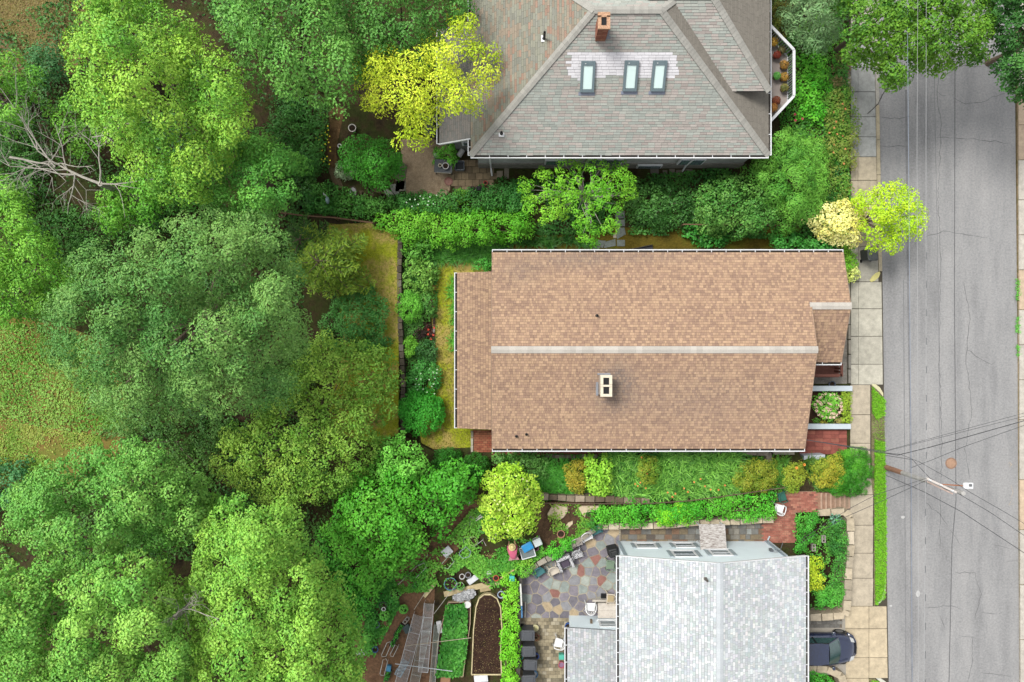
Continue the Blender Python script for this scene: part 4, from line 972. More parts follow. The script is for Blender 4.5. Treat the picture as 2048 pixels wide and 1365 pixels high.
def leaves(name, pos, nrm, size, col, parent, m=LEAF, aspect=.6, fold=.18, along=None, droop=.12, rng=RNG, kind=None, label=None, cat=None):
    n = len(pos)
    nrm = unit(nrm)
    t_ = along if along is not None else rng.normal(size=(n, 3))
    t_ = unit(t_ - nrm * np.sum(t_ * nrm, 1, keepdims=True)); b_ = np.cross(nrm, t_)
    L = size[:, None]; W = L * aspect
    v = np.stack([pos - t_ * L * .5, pos + b_ * W * .5 + nrm * fold * W, pos + t_ * L * .5 - nrm * L * droop, pos - b_ * W * .5 + nrm * fold * W], 1).reshape(-1, 3)
    off = ORIG.get(parent.name, Vector((0, 0, 0))) if parent else Vector((0, 0, 0))
    v = v - np.array(off)
    i = np.arange(n) * 4
    tri = np.stack([np.c_[i, i + 1, i + 2], np.c_[i, i + 2, i + 3]], 1).reshape(-1, 3)
    me = raw_mesh(name, v, tri, np.repeat(np.clip(col, 0, 1), 4, 0), m)
    o = bpy.data.objects.new(name, me); COL.objects.link(o)
    if parent: o.parent = parent
    if kind: o['kind'] = kind
    if label: o['label'] = label
    if cat: o['category'] = cat
    return o
def wave_noise(rng, scale, n=7):
    k = rng.normal(size=(n, 2)) / scale * 2.2; ph = rng.uniform(0, 6.28, n)
    return lambda x, y: sum(np.sin(k[i, 0] * x + k[i, 1] * y + ph[i]) for i in range(n)) / math.sqrt(n)
def darts(poly, d, rng, tries=None, grow=0.0):
    xs = np.array([p[0] for p in poly]); ys_ = np.array([p[1] for p in poly])
    A = (xs.max() - xs.min()) * (ys_.max() - ys_.min()); N = tries or int(A / d ** 2 * 6) + 20
    cx = rng.uniform(xs.min(), xs.max(), N); cy = rng.uniform(ys_.min(), ys_.max(), N)
    k = np_inside(poly, cx, cy); cx, cy = cx[k], cy[k]
    grid = {}; out = []
    for x, y in zip(cx, cy):
        gx, gy = int(x // d), int(y // d); ok = True
        for a in (gx - 1, gx, gx + 1):
            for b_ in (gy - 1, gy, gy + 1):
                for q in grid.get((a, b_), ()):
                    if (q[0] - x) ** 2 + (q[1] - y) ** 2 < d * d: ok = False; break
                if not ok: break
            if not ok: break
        if ok: grid.setdefault((gx, gy), []).append((x, y)); out.append((x, y))
    return np.array(out)
TRI = {'n': 0}
def crown(parent, poly_px, ztop, zbase, cr, leaf, A, B, seed, cover=1.0, amp=.5, lump=3.0, aspect=.62, layers=2, droop=.12, spread=.55, up=.7, zref=None, gap=0.0, name='crown', dref=None, m=LEAF, flat=.75, hue=.10, lobe=None, lobe_h=None):
    """foliage clumps over a traced outline: a domed top and sides, each clump a shell of separate leaves"""
    rng = np.random.default_rng(seed)
    if lobe is None: lobe = min(1.1, 2.1 * cr)
    if lobe_h is None: lobe_h = 2.0 * lobe
    zref = zref if zref is not None else zbase + (ztop - zbase) * .55
    poly = [XY(x, y, zref) for x, y in poly_px]
    P0 = darts(poly, cr * .9, rng)
    if len(P0) == 0: P0 = np.array([[np.mean([p[0] for p in poly]), np.mean([p[1] for p in poly])]])
    nz = wave_noise(rng, lump); nz2 = wave_noise(rng, lump * 2.2)
    d = np_edge(poly, P0[:, 0], P0[:, 1]); dr = dref or max(d.max() * .75, cr)
    tt = np.clip(d / dr, 0.02, 1); dome = np.sqrt(1 - (1 - tt) ** 2)
    z = zbase + (ztop - zbase) * dome + amp * nz(P0[:, 0], P0[:, 1]) * np.clip(tt * 2, .3, 1) + rng.normal(0, amp * .25, len(P0))
    tint = np.zeros(len(P0)); ldir = np.zeros((len(P0), 3))
    if lobe:
        Lc = darts(poly, lobe * 1.15, rng); 
        if len(Lc) > 2:
            dd = np.hypot(P0[:, None, 0] - Lc[None, :, 0], P0[:, None, 1] - Lc[None, :, 1]); j = dd.argmin(1); dm = dd[np.arange(len(P0)), j] / lobe
            z = z + (lobe_h * (np.sqrt(np.clip(1 - dm ** 2 * .9, 0, 1)) - .75) + rng.normal(0, lobe_h * .35, len(Lc))[j]) * np.clip(tt * 1.6, .25, 1)
            tint = rng.normal(0, .18, len(Lc))[j]; ldir[:, :2] = (P0 - Lc[j]) / lobe
    r = cr * rng.uniform(.72, 1.25, len(P0))
    P0 = P0 * ((H - z) / (H - zref))[:, None]       # the traced outline, read at each clump's own height
    keep = rng.random(len(P0)) > gap
    if lobe and len(Lc) > 2: keep &= (dm < .93) | (rng.random(len(P0)) < .25)
    Cc = np.c_[P0, z][keep]; Rr = r[keep]; lay = np.zeros(len(Cc))
    if layers > 1:
        sub = rng.random(len(Cc)) < .6; q = Cc[sub].copy(); q[:, :2] += rng.normal(0, cr * .35, (len(q), 2)); q[:, 2] -= rng.uniform(.9, 1.8, len(q)) * cr
        q[:, 2] = np.maximum(q[:, 2], zbase - cr * .5)
        Cc = np.r_[Cc, q]; Rr = np.r_[Rr, r[keep][sub]]; lay = np.r_[lay, np.ones(len(q))]
    nl = np.maximum(4, (cover * 2 * math.pi * Rr ** 2 / (.5 * leaf ** 2 * aspect / .62) * np.where(lay > 0, .55, 1)).astype(int))
    idx = np.repeat(np.arange(len(Cc)), nl); n = len(idx)
    dv = unit(rng.normal(size=(n, 3))); dv[:, 2] = np.where(dv[:, 2] < -.25, -dv[:, 2], dv[:, 2])
    rad = Rr[idx] * (.55 + .5 * rng.random(n) ** .6)
    pos = Cc[idx] + dv * rad[:, None] * np.array([1, 1, flat])
    ld = np.r_[ldir[keep], ldir[keep][sub]] if layers > 1 else ldir[keep]
    nrm = dv * .9 + np.array([0, 0, up * .8]) + ld[idx] * .6 + rng.normal(0, spread * .75, (n, 3))
    A, B = np.array(A), np.array(B)
    tn = np.r_[tint[keep], tint[keep][sub]] if layers > 1 else tint[keep]
    mixc = np.clip(.5 + .22 * nz2(Cc[:, 0], Cc[:, 1]) + tn + rng.normal(0, .15, len(Cc)), 0, 1)[idx]
    mixl = np.clip(mixc + rng.normal(0, .18, n), 0, 1)[:, None]
    col = (A * (1 - mixl) + B * mixl) * rng.uniform(1 - hue * 1.6, 1 + hue * 1.6, (n, 1)) * (1 + rng.normal(0, hue * .4, (n, 3)))
    sz = leaf * rng.uniform(.7, 1.25, n)
    along = dv * np.array([1, 1, .2]) + rng.normal(0, .45, (n, 3))
    TRI['n'] += 2 * n
    leaves(name, pos, nrm, sz, col, parent, m, aspect, .18, along, droop, rng)
    return Cc[lay == 0]
def trunk(parent, base, Cc, r0, zfork, seed, n_limb=9, m=BARK, name='trunk', twig=0):
    rng = random.Random(seed); mb = MB(); base = Vector(base)
    top = Vector((base.x, base.y, zfork)) + Vector((rng.uniform(-.2, .2), rng.uniform(-.2, .2), 0))
    mb.tube([base - Vector((0, 0, .1)), base + Vector((0, 0, .25)), base.lerp(top, .5) + Vector((rng.uniform(-.1, .1), rng.uniform(-.1, .1), 0)), top], [r0 * 1.4, r0 * 1.05, r0 * .85, r0 * .7], 9)
    ids = list(range(len(Cc))); rng.shuffle(ids)
    for i in ids[:n_limb]:
        e = Vector(Cc[i]); e = e - Vector((0, 0, .15)); st_ = base.lerp(top, rng.uniform(.75, 1.0))
        mid = st_.lerp(e, .5) + Vector((rng.uniform(-.3, .3), rng.uniform(-.3, .3), rng.uniform(.0, .5)))
        mb.tube([st_, st_.lerp(mid, .55) + Vector((0, 0, .1)), mid, e], [r0 * .5, r0 * .38, r0 * .26, r0 * .07], 6)
    mb.build(name, m, parent)
def centroid(poly_px, z):
    q = [XY(x, y, z) for x, y in poly_px]; return sum(a for a, _ in q) / len(q), sum(b_ for _, b_ in q) / len(q)
def ell(cx, cy, rx, ry, n=14, jit=.1, seed=1):
    r = random.Random(seed + int(cx)); return [(cx + rx * math.cos(a) * r.uniform(1 - jit, 1 + jit), cy + ry * math.sin(a) * r.uniform(1 - jit, 1 + jit)) for a in np.linspace(0, 2 * math.pi, n + 1)[:-1]]
SEED = [100]
def tree(name, label, poly, ztop, zbase, gz, cr, leaf, A, B, cat='tree', group=None, r0=.2, base=None, limbs=10, bark=BARK, **kw):
    SEED[0] += 1
    cx, cy = base if base else centroid(poly, zbase)
    root = thing(name, label, cat, (cx, cy, gz), group=group, local=False)
    Cc = crown(root, poly, ztop, zbase, cr, leaf, A, B, SEED[0], **kw)
    trunk(root, (cx, cy, gz), Cc, r0, gz + (zbase - gz) * .75, SEED[0], limbs, bark)
    return root
def shrub(name, label, poly, ztop, gz, cr, leaf, A, B, cat='shrub', group=None, stems=5, **kw):
    SEED[0] += 1
    cx, cy = centroid(poly, gz)
    root = thing(name, label, cat, (cx, cy, gz), group=group, local=False)
    kw.setdefault('amp', .12); kw.setdefault('lump', 1.2); kw.setdefault('lobe', .45 if kw.get('amp', .12) > .05 else 0); kw.setdefault('lobe_h', .4); kw.setdefault('name', 'foliage')
    Cc = crown(root, poly, ztop - cr * .6, gz + cr * .35, cr, leaf, A, B, SEED[0], **kw)
    mb = MB(); r = random.Random(SEED[0])
    mb.tube([(cx, cy, gz - .06), (cx, cy, gz + .05)], .05, 6)
    for i in r.sample(range(len(Cc)), min(stems, len(Cc))):
        e = Vector(Cc[i]); s = Vector((cx + (e.x - cx) * .02, cy + (e.y - cy) * .02, gz - .04))
        mb.tube([s, s.lerp(e, .5) + Vector((0, 0, .1)), e], [.03, .022, .008], 5)
    mb.build('stem', BARK, root)
    return root
G = lambda r, g, b_: (lin(r) / 1.25, lin(g) / 1.12, lin(b_) / 1.3)
BRIGHT = (G(104, 158, 56), G(158, 192, 72)); MAPLE = (G(98, 152, 66), G(140, 182, 88)); MAPLE2 = (G(106, 160, 68), G(154, 192, 88))
DKM = (G(78, 126, 60), G(120, 156, 82)); MIDG = (G(78, 130, 58), G(108, 156, 70)); LIME = (G(170, 190, 40), G(210, 214, 66))
VIVID = (G(88, 150, 44), G(128, 176, 62)); DEEP = (G(44, 90, 40), G(72, 122, 52)); OLIVE = (G(120, 140, 44), G(168, 154, 54))
# --- large trees
tree('maple_tree', 'large yellow-green maple at the upper left below the dry grass', [(165, -60), (260, -70), (335, 5), (372, 60), (400, 88), (455, 108), (478, 160), (500, 205), (505, 255), (480, 300), (440, 330), (420, 400), (330, 405), (270, 375), (235, 300), (185, 265), (150, 210), (135, 140), (138, 90), (160, 40)],
     11.5, 6.0, BZ, .46, .14, *BRIGHT, r0=.28, amp=.9, lump=2.6, cover=.8)
tree('maple_tree', 'dark green maple crown right of the large yellow-green one', [(440, 280), (505, 262), (560, 290), (598, 330), (594, 390), (552, 428), (480, 436), (410, 410), (415, 340)], 8.5, 4.5, BZ, .45, .14, G(74, 134, 52), G(112, 166, 68), r0=.22, amp=.7)
tree('maple_tree', 'broad blue-green maple left of the lawn', [(345, 438), (420, 418), (500, 420), (560, 430), (578, 500), (602, 560), (614, 640), (600, 705), (575, 725), (582, 770), (545, 812), (480, 822), (430, 832), (340, 838), (250, 860), (205, 830), (150, 765), (100, 700), (85, 625), (130, 565), (150, 512), (220, 480), (280, 452)],
     12.0, 5.5, BZ, .48, .14, *DKM, r0=.34, amp=1.0, lump=2.8, aspect=.5, cover=.8)
tree('maple_tree', 'light green maple below the meadow at the lower left', [(15, 1000), (60, 958), (140, 918), (230, 886), (312, 886), (332, 930), (402, 955), (414, 1010), (392, 1062), (335, 1092), (270, 1104), (190, 1110), (130, 1132), (60, 1124), (15, 1060)], 10.5, 5.5, BZ, .46, .14, *MAPLE, r0=.26, amp=.9)
tree('maple_tree', 'pale green maple in the bottom left corner', [(-120, 1130), (60, 1126), (130, 1136), (230, 1092), (305, 1118), (335, 1150), (372, 1200), (382, 1280), (372, 1460), (-120, 1460)], 11.0, 6.0, BZ, .46, .14, *MAPLE2, r0=.28, amp=1.0)
tree('maple_tree', 'bright green maple with rounded clumps at the bottom left of the garden', [(428, 1004), (500, 988), (560, 1008), (602, 1050), (622, 1100), (652, 1140), (692, 1210), (718, 1275), (715, 1460), (376, 1460), (384, 1280), (372, 1182), (402, 1124), (398, 1060)], 11.0, 5.8, BZ, .46, .14, G(102, 158, 60), G(150, 188, 78), r0=.28, amp=1.0)
tree('ash_tree', 'fine-leaved green tree at the top between maple and yellow tree', [(425, -80), (680, -80), (700, 60), (720, 130), (700, 200), (670, 232), (640, 216), (600, 182), (562, 192), (520, 150), (470, 98), (440, 45)], 10.5, 5.5, BZ, .62, .15, *MIDG, r0=.24, amp=.9, cover=.62)
tree('ash_tree', 'dark green tree at the top edge beside the hip roof', [(640, -80), (930, -80), (938, 30), (905, 62), (872, 112), (800, 130), (740, 150), (690, 130), (650, 60)], 8.0, 4.5, YZ, .62, .15, G(60, 108, 46), G(88, 136, 60), r0=.2, amp=.8, cover=.6)
tree('golden_tree', 'golden yellow-green tree overhanging the corner of the hip roof', [(905, 28), (945, 40), (950, 80), (986, 105), (988, 140), (966, 200), (925, 222), (882, 228), (862, 266), (836, 286), (800, 277), (770, 266), (732, 242), (722, 190), (716, 140), (760, 100), (820, 110), (868, 72)],
     8.6, 6.5, YZ, .5, .15, *LIME, r0=.16, amp=.45, lump=1.6, aspect=.42, cover=.55, base=XY(800, 200, 6.5))
tree('locust_tree', 'bright green ragged tree on the left edge above the dead branches', [(-90, 80), (45, 115), (68, 150), (60, 215), (30, 245), (-90, 260)], 7.0, 4.0, BZ, .5, .16, *VIVID, r0=.15, amp=.5, gap=.15, aspect=.45, cover=.75)
tree('locust_tree', 'bright green ragged tree on the left edge below the dead branches', [(-90, 360), (30, 370), (65, 425), (95, 480), (142, 520), (152, 580), (102, 612), (85, 662), (35, 655), (-90, 610)], 7.5, 4.0, BZ, .5, .16, *VIVID, r0=.16, amp=.6, gap=.12, aspect=.45, cover=.75)
tree('locust_tree', 'vivid green young tree beside the long dead limb', [(185, 385), (230, 355), (300, 362), (316, 400), (296, 442), (222, 456), (188, 428)], 6.0, 3.6, BZ, .42, .15, *VIVID, r0=.1, amp=.4, cover=.75)
tree('locust_tree', 'small light green tree above the dead limb', [(95, 215), (150, 195), (190, 235), (235, 260), (230, 310), (160, 310), (120, 290), (100, 260)], 4.8, 3.0, BZ, .4, .15, G(96, 150, 48), G(132, 180, 66), r0=.09, amp=.4, gap=.25, cover=.7)
tree('hazel_tree', 'loose open-crowned green tree below the lawn', [(640, 662), (700, 690), (762, 692), (792, 760), (782, 832), (752, 862), (768, 900), (720, 952), (650, 1000), (560, 1012), (440, 955), (418, 885), (480, 842), (580, 780), (602, 730)], 5.8, 3.0, BZ, .46, .14, G(98, 140, 48), G(148, 176, 72), r0=.1, amp=.6, lump=1.5, gap=.1, cover=.75, limbs=40, lobe=.6, lobe_h=.7, layers=2)
tree('mulberry_tree', 'dense vivid green tree beside the vegetable garden', [(700, 960), (760, 940), (850, 945), (900, 928), (946, 960), (932, 1010), (882, 1060), (852, 1096), (792, 1142), (742, 1180), (694, 1152), (660, 1060)], 5.2, 2.6, BZ, .5, .19, G(72, 146, 38), G(106, 172, 56), r0=.12, amp=.4, cover=1.0)
tree('mulberry_tree', 'leafy green tree behind the two dark clipped balls', [(752, 905), (800, 872), (846, 900), (842, 942), (800, 968), (745, 960)], 4.4, 2.6, BZ, .42, .16, G(88, 156, 52), G(120, 184, 74), r0=.09, amp=.35, cover=.9)
tree('dogwood_tree', 'yellow-green dogwood beside the bare soil patch', [(985, 938), (1030, 930), (1065, 960), (1082, 1010), (1074, 1052), (1036, 1072), (985, 1072), (965, 1030), (960, 980)], 4.6, 2.7, BZ, .36, .15, G(150, 190, 44), G(200, 216, 92), r0=.09, amp=.25, cover=1.0)
tree('street_tree', 'bright green street tree over the top of the road', [(1680, -60), (1960, -80), (1995, 60), (1972, 112), (1910, 128), (1882, 152), (1858, 128), (1822, 138), (1812, 182), (1772, 172), (1760, 132), (1702, 122), (1688, 60)], 8.0, 5.0, SZ, .4, .15, G(50, 98, 28), G(108, 148, 42), r0=.18, amp=.5, lump=1.5, base=XY(1740, 40, 5), cover=1.3, lobe=.7, lobe_h=1.0)
tree('street_tree', 'dark green tree in the upper right corner', [(1975, -80), (2140, -80), (2140, 185), (2048, 195), (2012, 186), (2000, 152), (2006, 110), (1982, 60)], 7.5, 4.5, .06, .4, .15, G(54, 100, 44), G(84, 132, 62), r0=.15, amp=.4, base=XY(2090, 60, 4.5), cover=1.3, lobe=.7, lobe_h=1.0)
tree('conifer', 'grey-green conifer at the top right of the hip roof', [(1555, -70), (1690, -70), (1688, 40), (1645, 104), (1590, 80), (1560, 20)], 6.0, 2.0, YZ, .42, .2, G(86, 124, 78), G(132, 162, 116), r0=.12, amp=.5, aspect=.25, cover=.8, spread=.4)
tree('golden_tree', 'lime yellow round tree beside the sidewalk over the grey bin', [(1712, 392), (1745, 370), (1790, 368), (1830, 385), (1850, 430), (1842, 465), (1815, 485), (1782, 505), (1755, 500), (1735, 470), (1715, 430)], 4.2, 2.2, SZ, .36, .12, G(150, 188, 24), G(196, 214, 50), r0=.07, amp=.25, base=XY(1742, 440, 2), cover=.75)
tree('variegated_shrub', 'cream and yellow variegated shrub left of the lime tree', [(1614, 450), (1640, 415), (1690, 405), (1722, 408), (1738, 440), (1728, 475), (1700, 490), (1650, 478)], 3.0, 1.5, FZ, .32, .14, G(222, 208, 104), G(250, 236, 176), cat='shrub', r0=.05, amp=.2, cover=.9, base=XY(1680, 450, 1.5))
tree('cherry_tree', 'dense dark green bush beside the gravel path', [(700, 278), (770, 285), (802, 310), (806, 350), (770, 376), (720, 362), (688, 330)], 3.4, 1.9, YZ, .4, .12, G(48, 112, 28), G(74, 144, 42), cat='shrub', r0=.07, amp=.2, cover=.8)
# --- shrubs, hedges, clipped balls
shrub('clipped_ball', 'large round clipped green bush beside the lawn strip', ell(842, 826, 46, 46, 18, .02), 2.75, YZ, .2, .10, G(66, 158, 50), G(98, 190, 72), cover=1.1, amp=.02, up=.3, dref=1.15)
shrub('clipped_ball', 'left of the two dark clipped bushes near the small brick step', ell(893, 925, 32, 29, 16, .02), 2.5, YZ, .16, .07, G(36, 96, 24), G(56, 122, 36), cover=.9, amp=.02, up=.3, dref=.8)
shrub('clipped_ball', 'right of the two dark clipped bushes near the small brick step', ell(950, 938, 30, 32, 16, .02), 2.5, YZ, .16, .07, G(34, 92, 24), G(66, 130, 36), cover=.9, amp=.02, up=.3, dref=.8)
shrub('yew_bush', 'rounded light green bush beside the mossy stone wall', ell(820, 614, 26, 30, 14, .06), 2.6, YZ, .2, .08, G(92, 162, 50), G(120, 184, 66), cover=.8, amp=.08)
shrub('rose_bush', 'small green bush right of the rounded light green one', ell(852, 612, 16, 26), 2.1, YZ, .22, .11, G(72, 126, 52), G(104, 150, 70), cover=.7)
shrub('rhododendron', 'dark glossy rhododendron right of the fir by the lawn', [(675, 592), (742, 578), (776, 618), (772, 690), (720, 712), (662, 702), (640, 645)], 3.3, BZ, .34, .16, G(58, 116, 50), G(92, 146, 74), aspect=.35, cover=.9, amp=.25)
shrub('bed_shrub', 'upper leafy shrub in the narrow bed beside the stone wall', ell(838, 492, 36, 26, 14, .15), 2.2, YZ, .3, .15, G(70, 132, 46), G(106, 160, 66), cover=.75, amp=.2)
shrub('bed_shrub', 'lighter loose shrub in the narrow bed above the rounded bush', ell(838, 552, 32, 38, 14, .15), 2.1, YZ, .3, .15, G(96, 142, 56), G(132, 172, 80), cover=.7, amp=.2, gap=.1)
shrub('bed_shrub', 'small lime shrub in the bed above the white flowered one', ell(821, 696, 13, 20, 12, .12), 1.8, YZ, .18, .11, G(110, 172, 52), G(142, 196, 74), cover=.8)
shrub('bed_shrub', 'dark leafy plant in the bed right of the small lime shrub', ell(852, 705, 22, 24, 12, .12), 1.7, YZ, .24, .12, G(56, 104, 52), G(84, 128, 72), cover=.65)
shrub('bed_shrub', 'white flowered green shrub above the large clipped bush', ell(846, 756, 32, 34, 14, .12), 1.9, YZ, .26, .12, G(58, 136, 54), G(100, 170, 84), cover=.8)
shrub('red_flower_clump', 'dark leaved clump with red flowers in the narrow bed', ell(848, 664, 22, 18, 12, .15), 1.35, YZ, .2, .09, G(40, 34, 34), G(120, 58, 50), cover=.5)
shrub('hedge', 'long bright green hedge above the lily bed left of the small tree', [(733, 442), (800, 424), (900, 424), (1000, 420), (1062, 424), (1064, 470), (1000, 482), (900, 492), (822, 488), (780, 468)], 3.0, YZ, .36, .12, G(84, 156, 34), G(126, 184, 58), cat='hedge', cover=.75, amp=.25, dref=.7, stems=14)
shrub('bush', 'dark green bush row behind the bright hedge below the terrace', [(800, 392), (880, 384), (960, 386), (1040, 360), (1062, 392), (1056, 426), (980, 424), (880, 428), (800, 426)], 2.4, YZ, .34, .14, G(48, 106, 44), G(80, 138, 62), cover=.75, amp=.25, stems=10)
shrub('bush', 'dark mixed bush left of the hedge below the boardwalk', [(600, 378), (660, 368), (720, 400), (790, 402), (740, 440), (690, 436), (610, 424)], 2.2, YZ, .32, .14, G(50, 108, 42), G(88, 142, 60), cover=.7, amp=.25, stems=8)
shrub('bush', 'dark shrub with yellow flowers left of the gravel path', [(560, 200), (610, 195), (648, 240), (650, 330), (600, 360), (545, 330), (530, 260)], 3.0, YZ, .38, .13, G(46, 98, 38), G(74, 124, 54), cover=.6, amp=.35)
shrub('bush', 'pale grassy tuft of variegated foliage beside the boardwalk', ell(690, 342, 20, 16), 1.9, YZ, .16, .16, G(150, 176, 140), G(196, 206, 178), aspect=.14, cover=.5, cat='plant')
shrub('bush', 'small dark bush next to the dry grass at the upper left', [(55, 90), (100, 90), (128, 120), (125, 165), (90, 175), (60, 140)], 3.4, BZ, .36, .14, G(52, 98, 54), G(76, 122, 72), cover=.7, amp=.3)
shrub('bush', 'green bush under the long dead branches at the far left', [(-40, 240), (60, 235), (80, 330), (70, 420), (-40, 420)], 2.6, BZ, .4, .15, G(58, 106, 46), G(88, 136, 62), cover=.5, amp=.3)
shrub('bush', 'shaded undergrowth between the dead limb and the blue-green maple', [(60, 430), (160, 420), (310, 420), (340, 450), (220, 490), (130, 540), (60, 480)], 2.8, BZ, .4, .14, G(54, 104, 44), G(86, 134, 58), cover=.45, amp=.3)
shrub('bush', 'dark bush in the lower left corner of the meadow', [(-60, 930), (40, 930), (70, 965), (30, 1010), (-60, 1060)], 3.2, BZ, .4, .17, G(50, 104, 60), G(82, 136, 82), cover=.6, amp=.3)
shrub('bush', 'shaded bush between the meadow and the loose open tree', [(200, 862), (300, 850), (420, 842), (470, 850), (430, 900), (420, 960), (340, 925), (320, 885), (240, 885)], 3.0, BZ, .36, .13, G(66, 104, 48), G(96, 134, 62), cover=.5, amp=.4, gap=.2)
shrub('hedge', 'bush mass under the mulberry at the edge of the garden', [(640, 1060), (690, 1140), (735, 1190), (760, 1185), (735, 1225), (700, 1260), (680, 1220), (640, 1130)], 2.4, BZ, .38, .16, G(56, 128, 40), G(92, 166, 56), cat='bush', cover=.7, amp=.3)
shrub('dogwood_bush', 'large rounded green shrub below the right end of the hip roof', [(1400, 372), (1470, 355), (1530, 380), (1560, 430), (1540, 466), (1470, 474), (1410, 456), (1392, 410)], 4.0, YZ, .42, .15, G(66, 118, 46), G(108, 150, 70), cover=.8, amp=.4)
shrub('juniper_bush', 'feathery juniper between the hip roof corner and the sidewalk hedge', [(1545, 260), (1600, 262), (1642, 300), (1654, 370), (1630, 440), (1570, 462), (1545, 420), (1500, 360), (1520, 300)], 4.2, YZ, .4, .2, G(72, 132, 46), G(118, 172, 66), cover=.85, aspect=.2, amp=.4, spread=.4)
shrub('bush', 'dark shrub right of the stepping stones below the hip roof', [(1262, 360), (1330, 370), (1396, 380), (1404, 440), (1340, 458), (1266, 452)], 2.4, YZ, .36, .14, G(48, 92, 38), G(80, 124, 56), cover=.65, amp=.3)
shrub('hedge', 'reddish tipped hedge along the sidewalk below the flowering bank', [(1640, 185), (1690, 165), (1712, 200), (1716, 250), (1706, 330), (1702, 400), (1660, 410), (1640, 330)], 1.7, FZ, .32, .11, G(84, 138, 44), G(150, 148, 76), cat='hedge', cover=.7, amp=.2, stems=10)
shrub('bush', 'vivid green flowering bank right of the white balcony', [(1592, 110), (1640, 100), (1660, 150), (1650, 240), (1640, 260), (1600, 250), (1590, 200)], 2.0, FZ, .3, .14, G(78, 166, 40), G(118, 190, 60), cover=.75, amp=.25)
shrub('bush', 'brown and green dry shrub beside the white edging bricks', [(1650, 110), (1692, 100), (1698, 180), (1660, 185)], 1.2, FZ, .25, .1, G(100, 112, 56), G(150, 122, 92), cover=.55)
shrub('bush', 'rust tinged shrub above the white balcony', ell(1562, 55, 20, 22), 3.0, YZ, .26, .1, G(84, 104, 40), G(140, 120, 46), cover=.8)
shrub('bush', 'orange flowered shrub at the top edge beside the roof', ell(1556, 10, 18, 22), 2.6, YZ, .26, .1, G(90, 112, 40), G(150, 120, 60), cover=.7)
shrub('bush', 'narrow green shrub at the front corner of the brown roof', [(1686, 490), (1706, 490), (1712, 530), (1700, 548), (1688, 540)], 1.5, FZ, .2, .1, G(96, 158, 34), G(140, 186, 56), cover=.8)
shrub('variegated_shrub', 'small pale yellow shrub at the front corner of the brown roof', ell(1702, 548, 15, 17, 12, .1), 1.2, FZ, .18, .1, G(190, 200, 90), G(232, 230, 150), cover=.8)
shrub('moss_mound', 'low olive ground plant along the hydrangea bed front', [(1684, 782), (1701, 786), (1702, 846), (1686, 846)], .75, FZ, .14, .07, G(130, 160, 44), G(164, 184, 62), cat='plant', cover=.7)
shrub('hydrangea', 'round hydrangea with pale pink flower heads in the white bed', ell(1658, 813, 30, 26, 16, .05), 1.15, FZ, .2, .12, G(96, 166, 54), G(140, 196, 76), cover=.8)
for i, (x, y) in enumerate(((1634, 842), (1648, 844), (1664, 843), (1676, 842))):
    shrub('bedding_plant', ('green bedding plant at the left end of the hydrangea bed', 'yellowish bedding plant second from the left below the hydrangea', 'bedding plant third from the left below the hydrangea', 'straw coloured bedding plant at the right end of the hydrangea bed')[i], ell(x, y, 6, 4.5), .5, FZ, .1, .08, *((G(86, 150, 50), G(120, 170, 70)), (G(150, 150, 60), G(190, 170, 80)), (G(90, 130, 60), G(120, 150, 76)), (G(176, 160, 96), G(204, 186, 120)))[i], cat='plant', group='bedding plants below the hydrangea', cover=.6, stems=2)
shrub('barberry', 'orange-yellow shrub in the flower bed right of the dogwood', [(1128, 930), (1160, 922), (1178, 940), (1176, 970), (1160, 988), (1138, 980)], 2.3, YZ, .22, .09, G(132, 138, 46), G(178, 158, 58), cover=.8, amp=.2)
shrub('bed_shrub', 'lime green large-leaved shrub in the middle of the flower bed', [(1172, 912), (1208, 908), (1228, 930), (1222, 975), (1205, 998), (1178, 985), (1166, 950)], 2.4, YZ, .24, .15, G(126, 180, 48), G(166, 206, 76), cover=.85, amp=.2)
shrub('bed_shrub', 'grey-green shrub right of the dark clipped bushes', [(985, 908), (1040, 905), (1092, 908), (1095, 950), (1070, 965), (1030, 935), (990, 935)], 2.2, YZ, .28, .12, G(74, 120, 52), G(108, 152, 76), cover=.6, amp=.25, gap=.1)
shrub('spirea', 'round olive spirea between the two lily clumps', [(1278, 918), (1305, 912), (1322, 935), (1312, 968), (1285, 972), (1272, 945)], 2.3, YZ, .22, .08, G(88, 142, 44), G(140, 150, 50), cover=.8)
shrub('spirea', 'large olive-gold spirea at the right end of the lily bed', [(1466, 945), (1490, 925), (1520, 910), (1546, 925), (1552, 960), (1530, 980), (1490, 982), (1464, 975)], 2.5, YZ, .26, .08, *OLIVE, cover=.8, amp=.2)
shrub('spirea', 'small olive spirea in front of the red terrace', ell(1590, 955, 21, 26), 2.1, YZ, .22, .08, G(110, 146, 44), G(160, 160, 54), cover=.8)
shrub('spirea', 'orange tinged spirea leaning against the big dark hedge', [(1626, 935), (1650, 908), (1680, 912), (1694, 940), (1680, 970), (1640, 976), (1624, 960)], 2.2, .5, .24, .08, G(120, 142, 42), G(182, 164, 56), cover=.8, amp=.2)
shrub('yew_hedge', 'big dark green clipped yew mound at the sidewalk corner', [(1662, 990), (1655, 960), (1680, 905), (1705, 893), (1728, 902), (1742, 930), (1742, 962), (1728, 985), (1700, 990)], 1.75, .1, .22, .13, G(54, 124, 30), G(96, 164, 46), cover=1.0, amp=.06, aspect=.2, up=.35, spread=.35, dref=.7)
shrub('hedge', 'clipped green hedge row above the patio path', [(1190, 1022), (1250, 1012), (1310, 1008), (1380, 1012), (1450, 1000), (1520, 988), (1548, 990), (1550, 1035), (1500, 1042), (1430, 1030), (1380, 1045), (1300, 1050), (1190, 1050)], 2.45, 1.5, .28, .11, G(62, 150, 34), G(104, 180, 54), cat='hedge', cover=.75, amp=.18, stems=14)
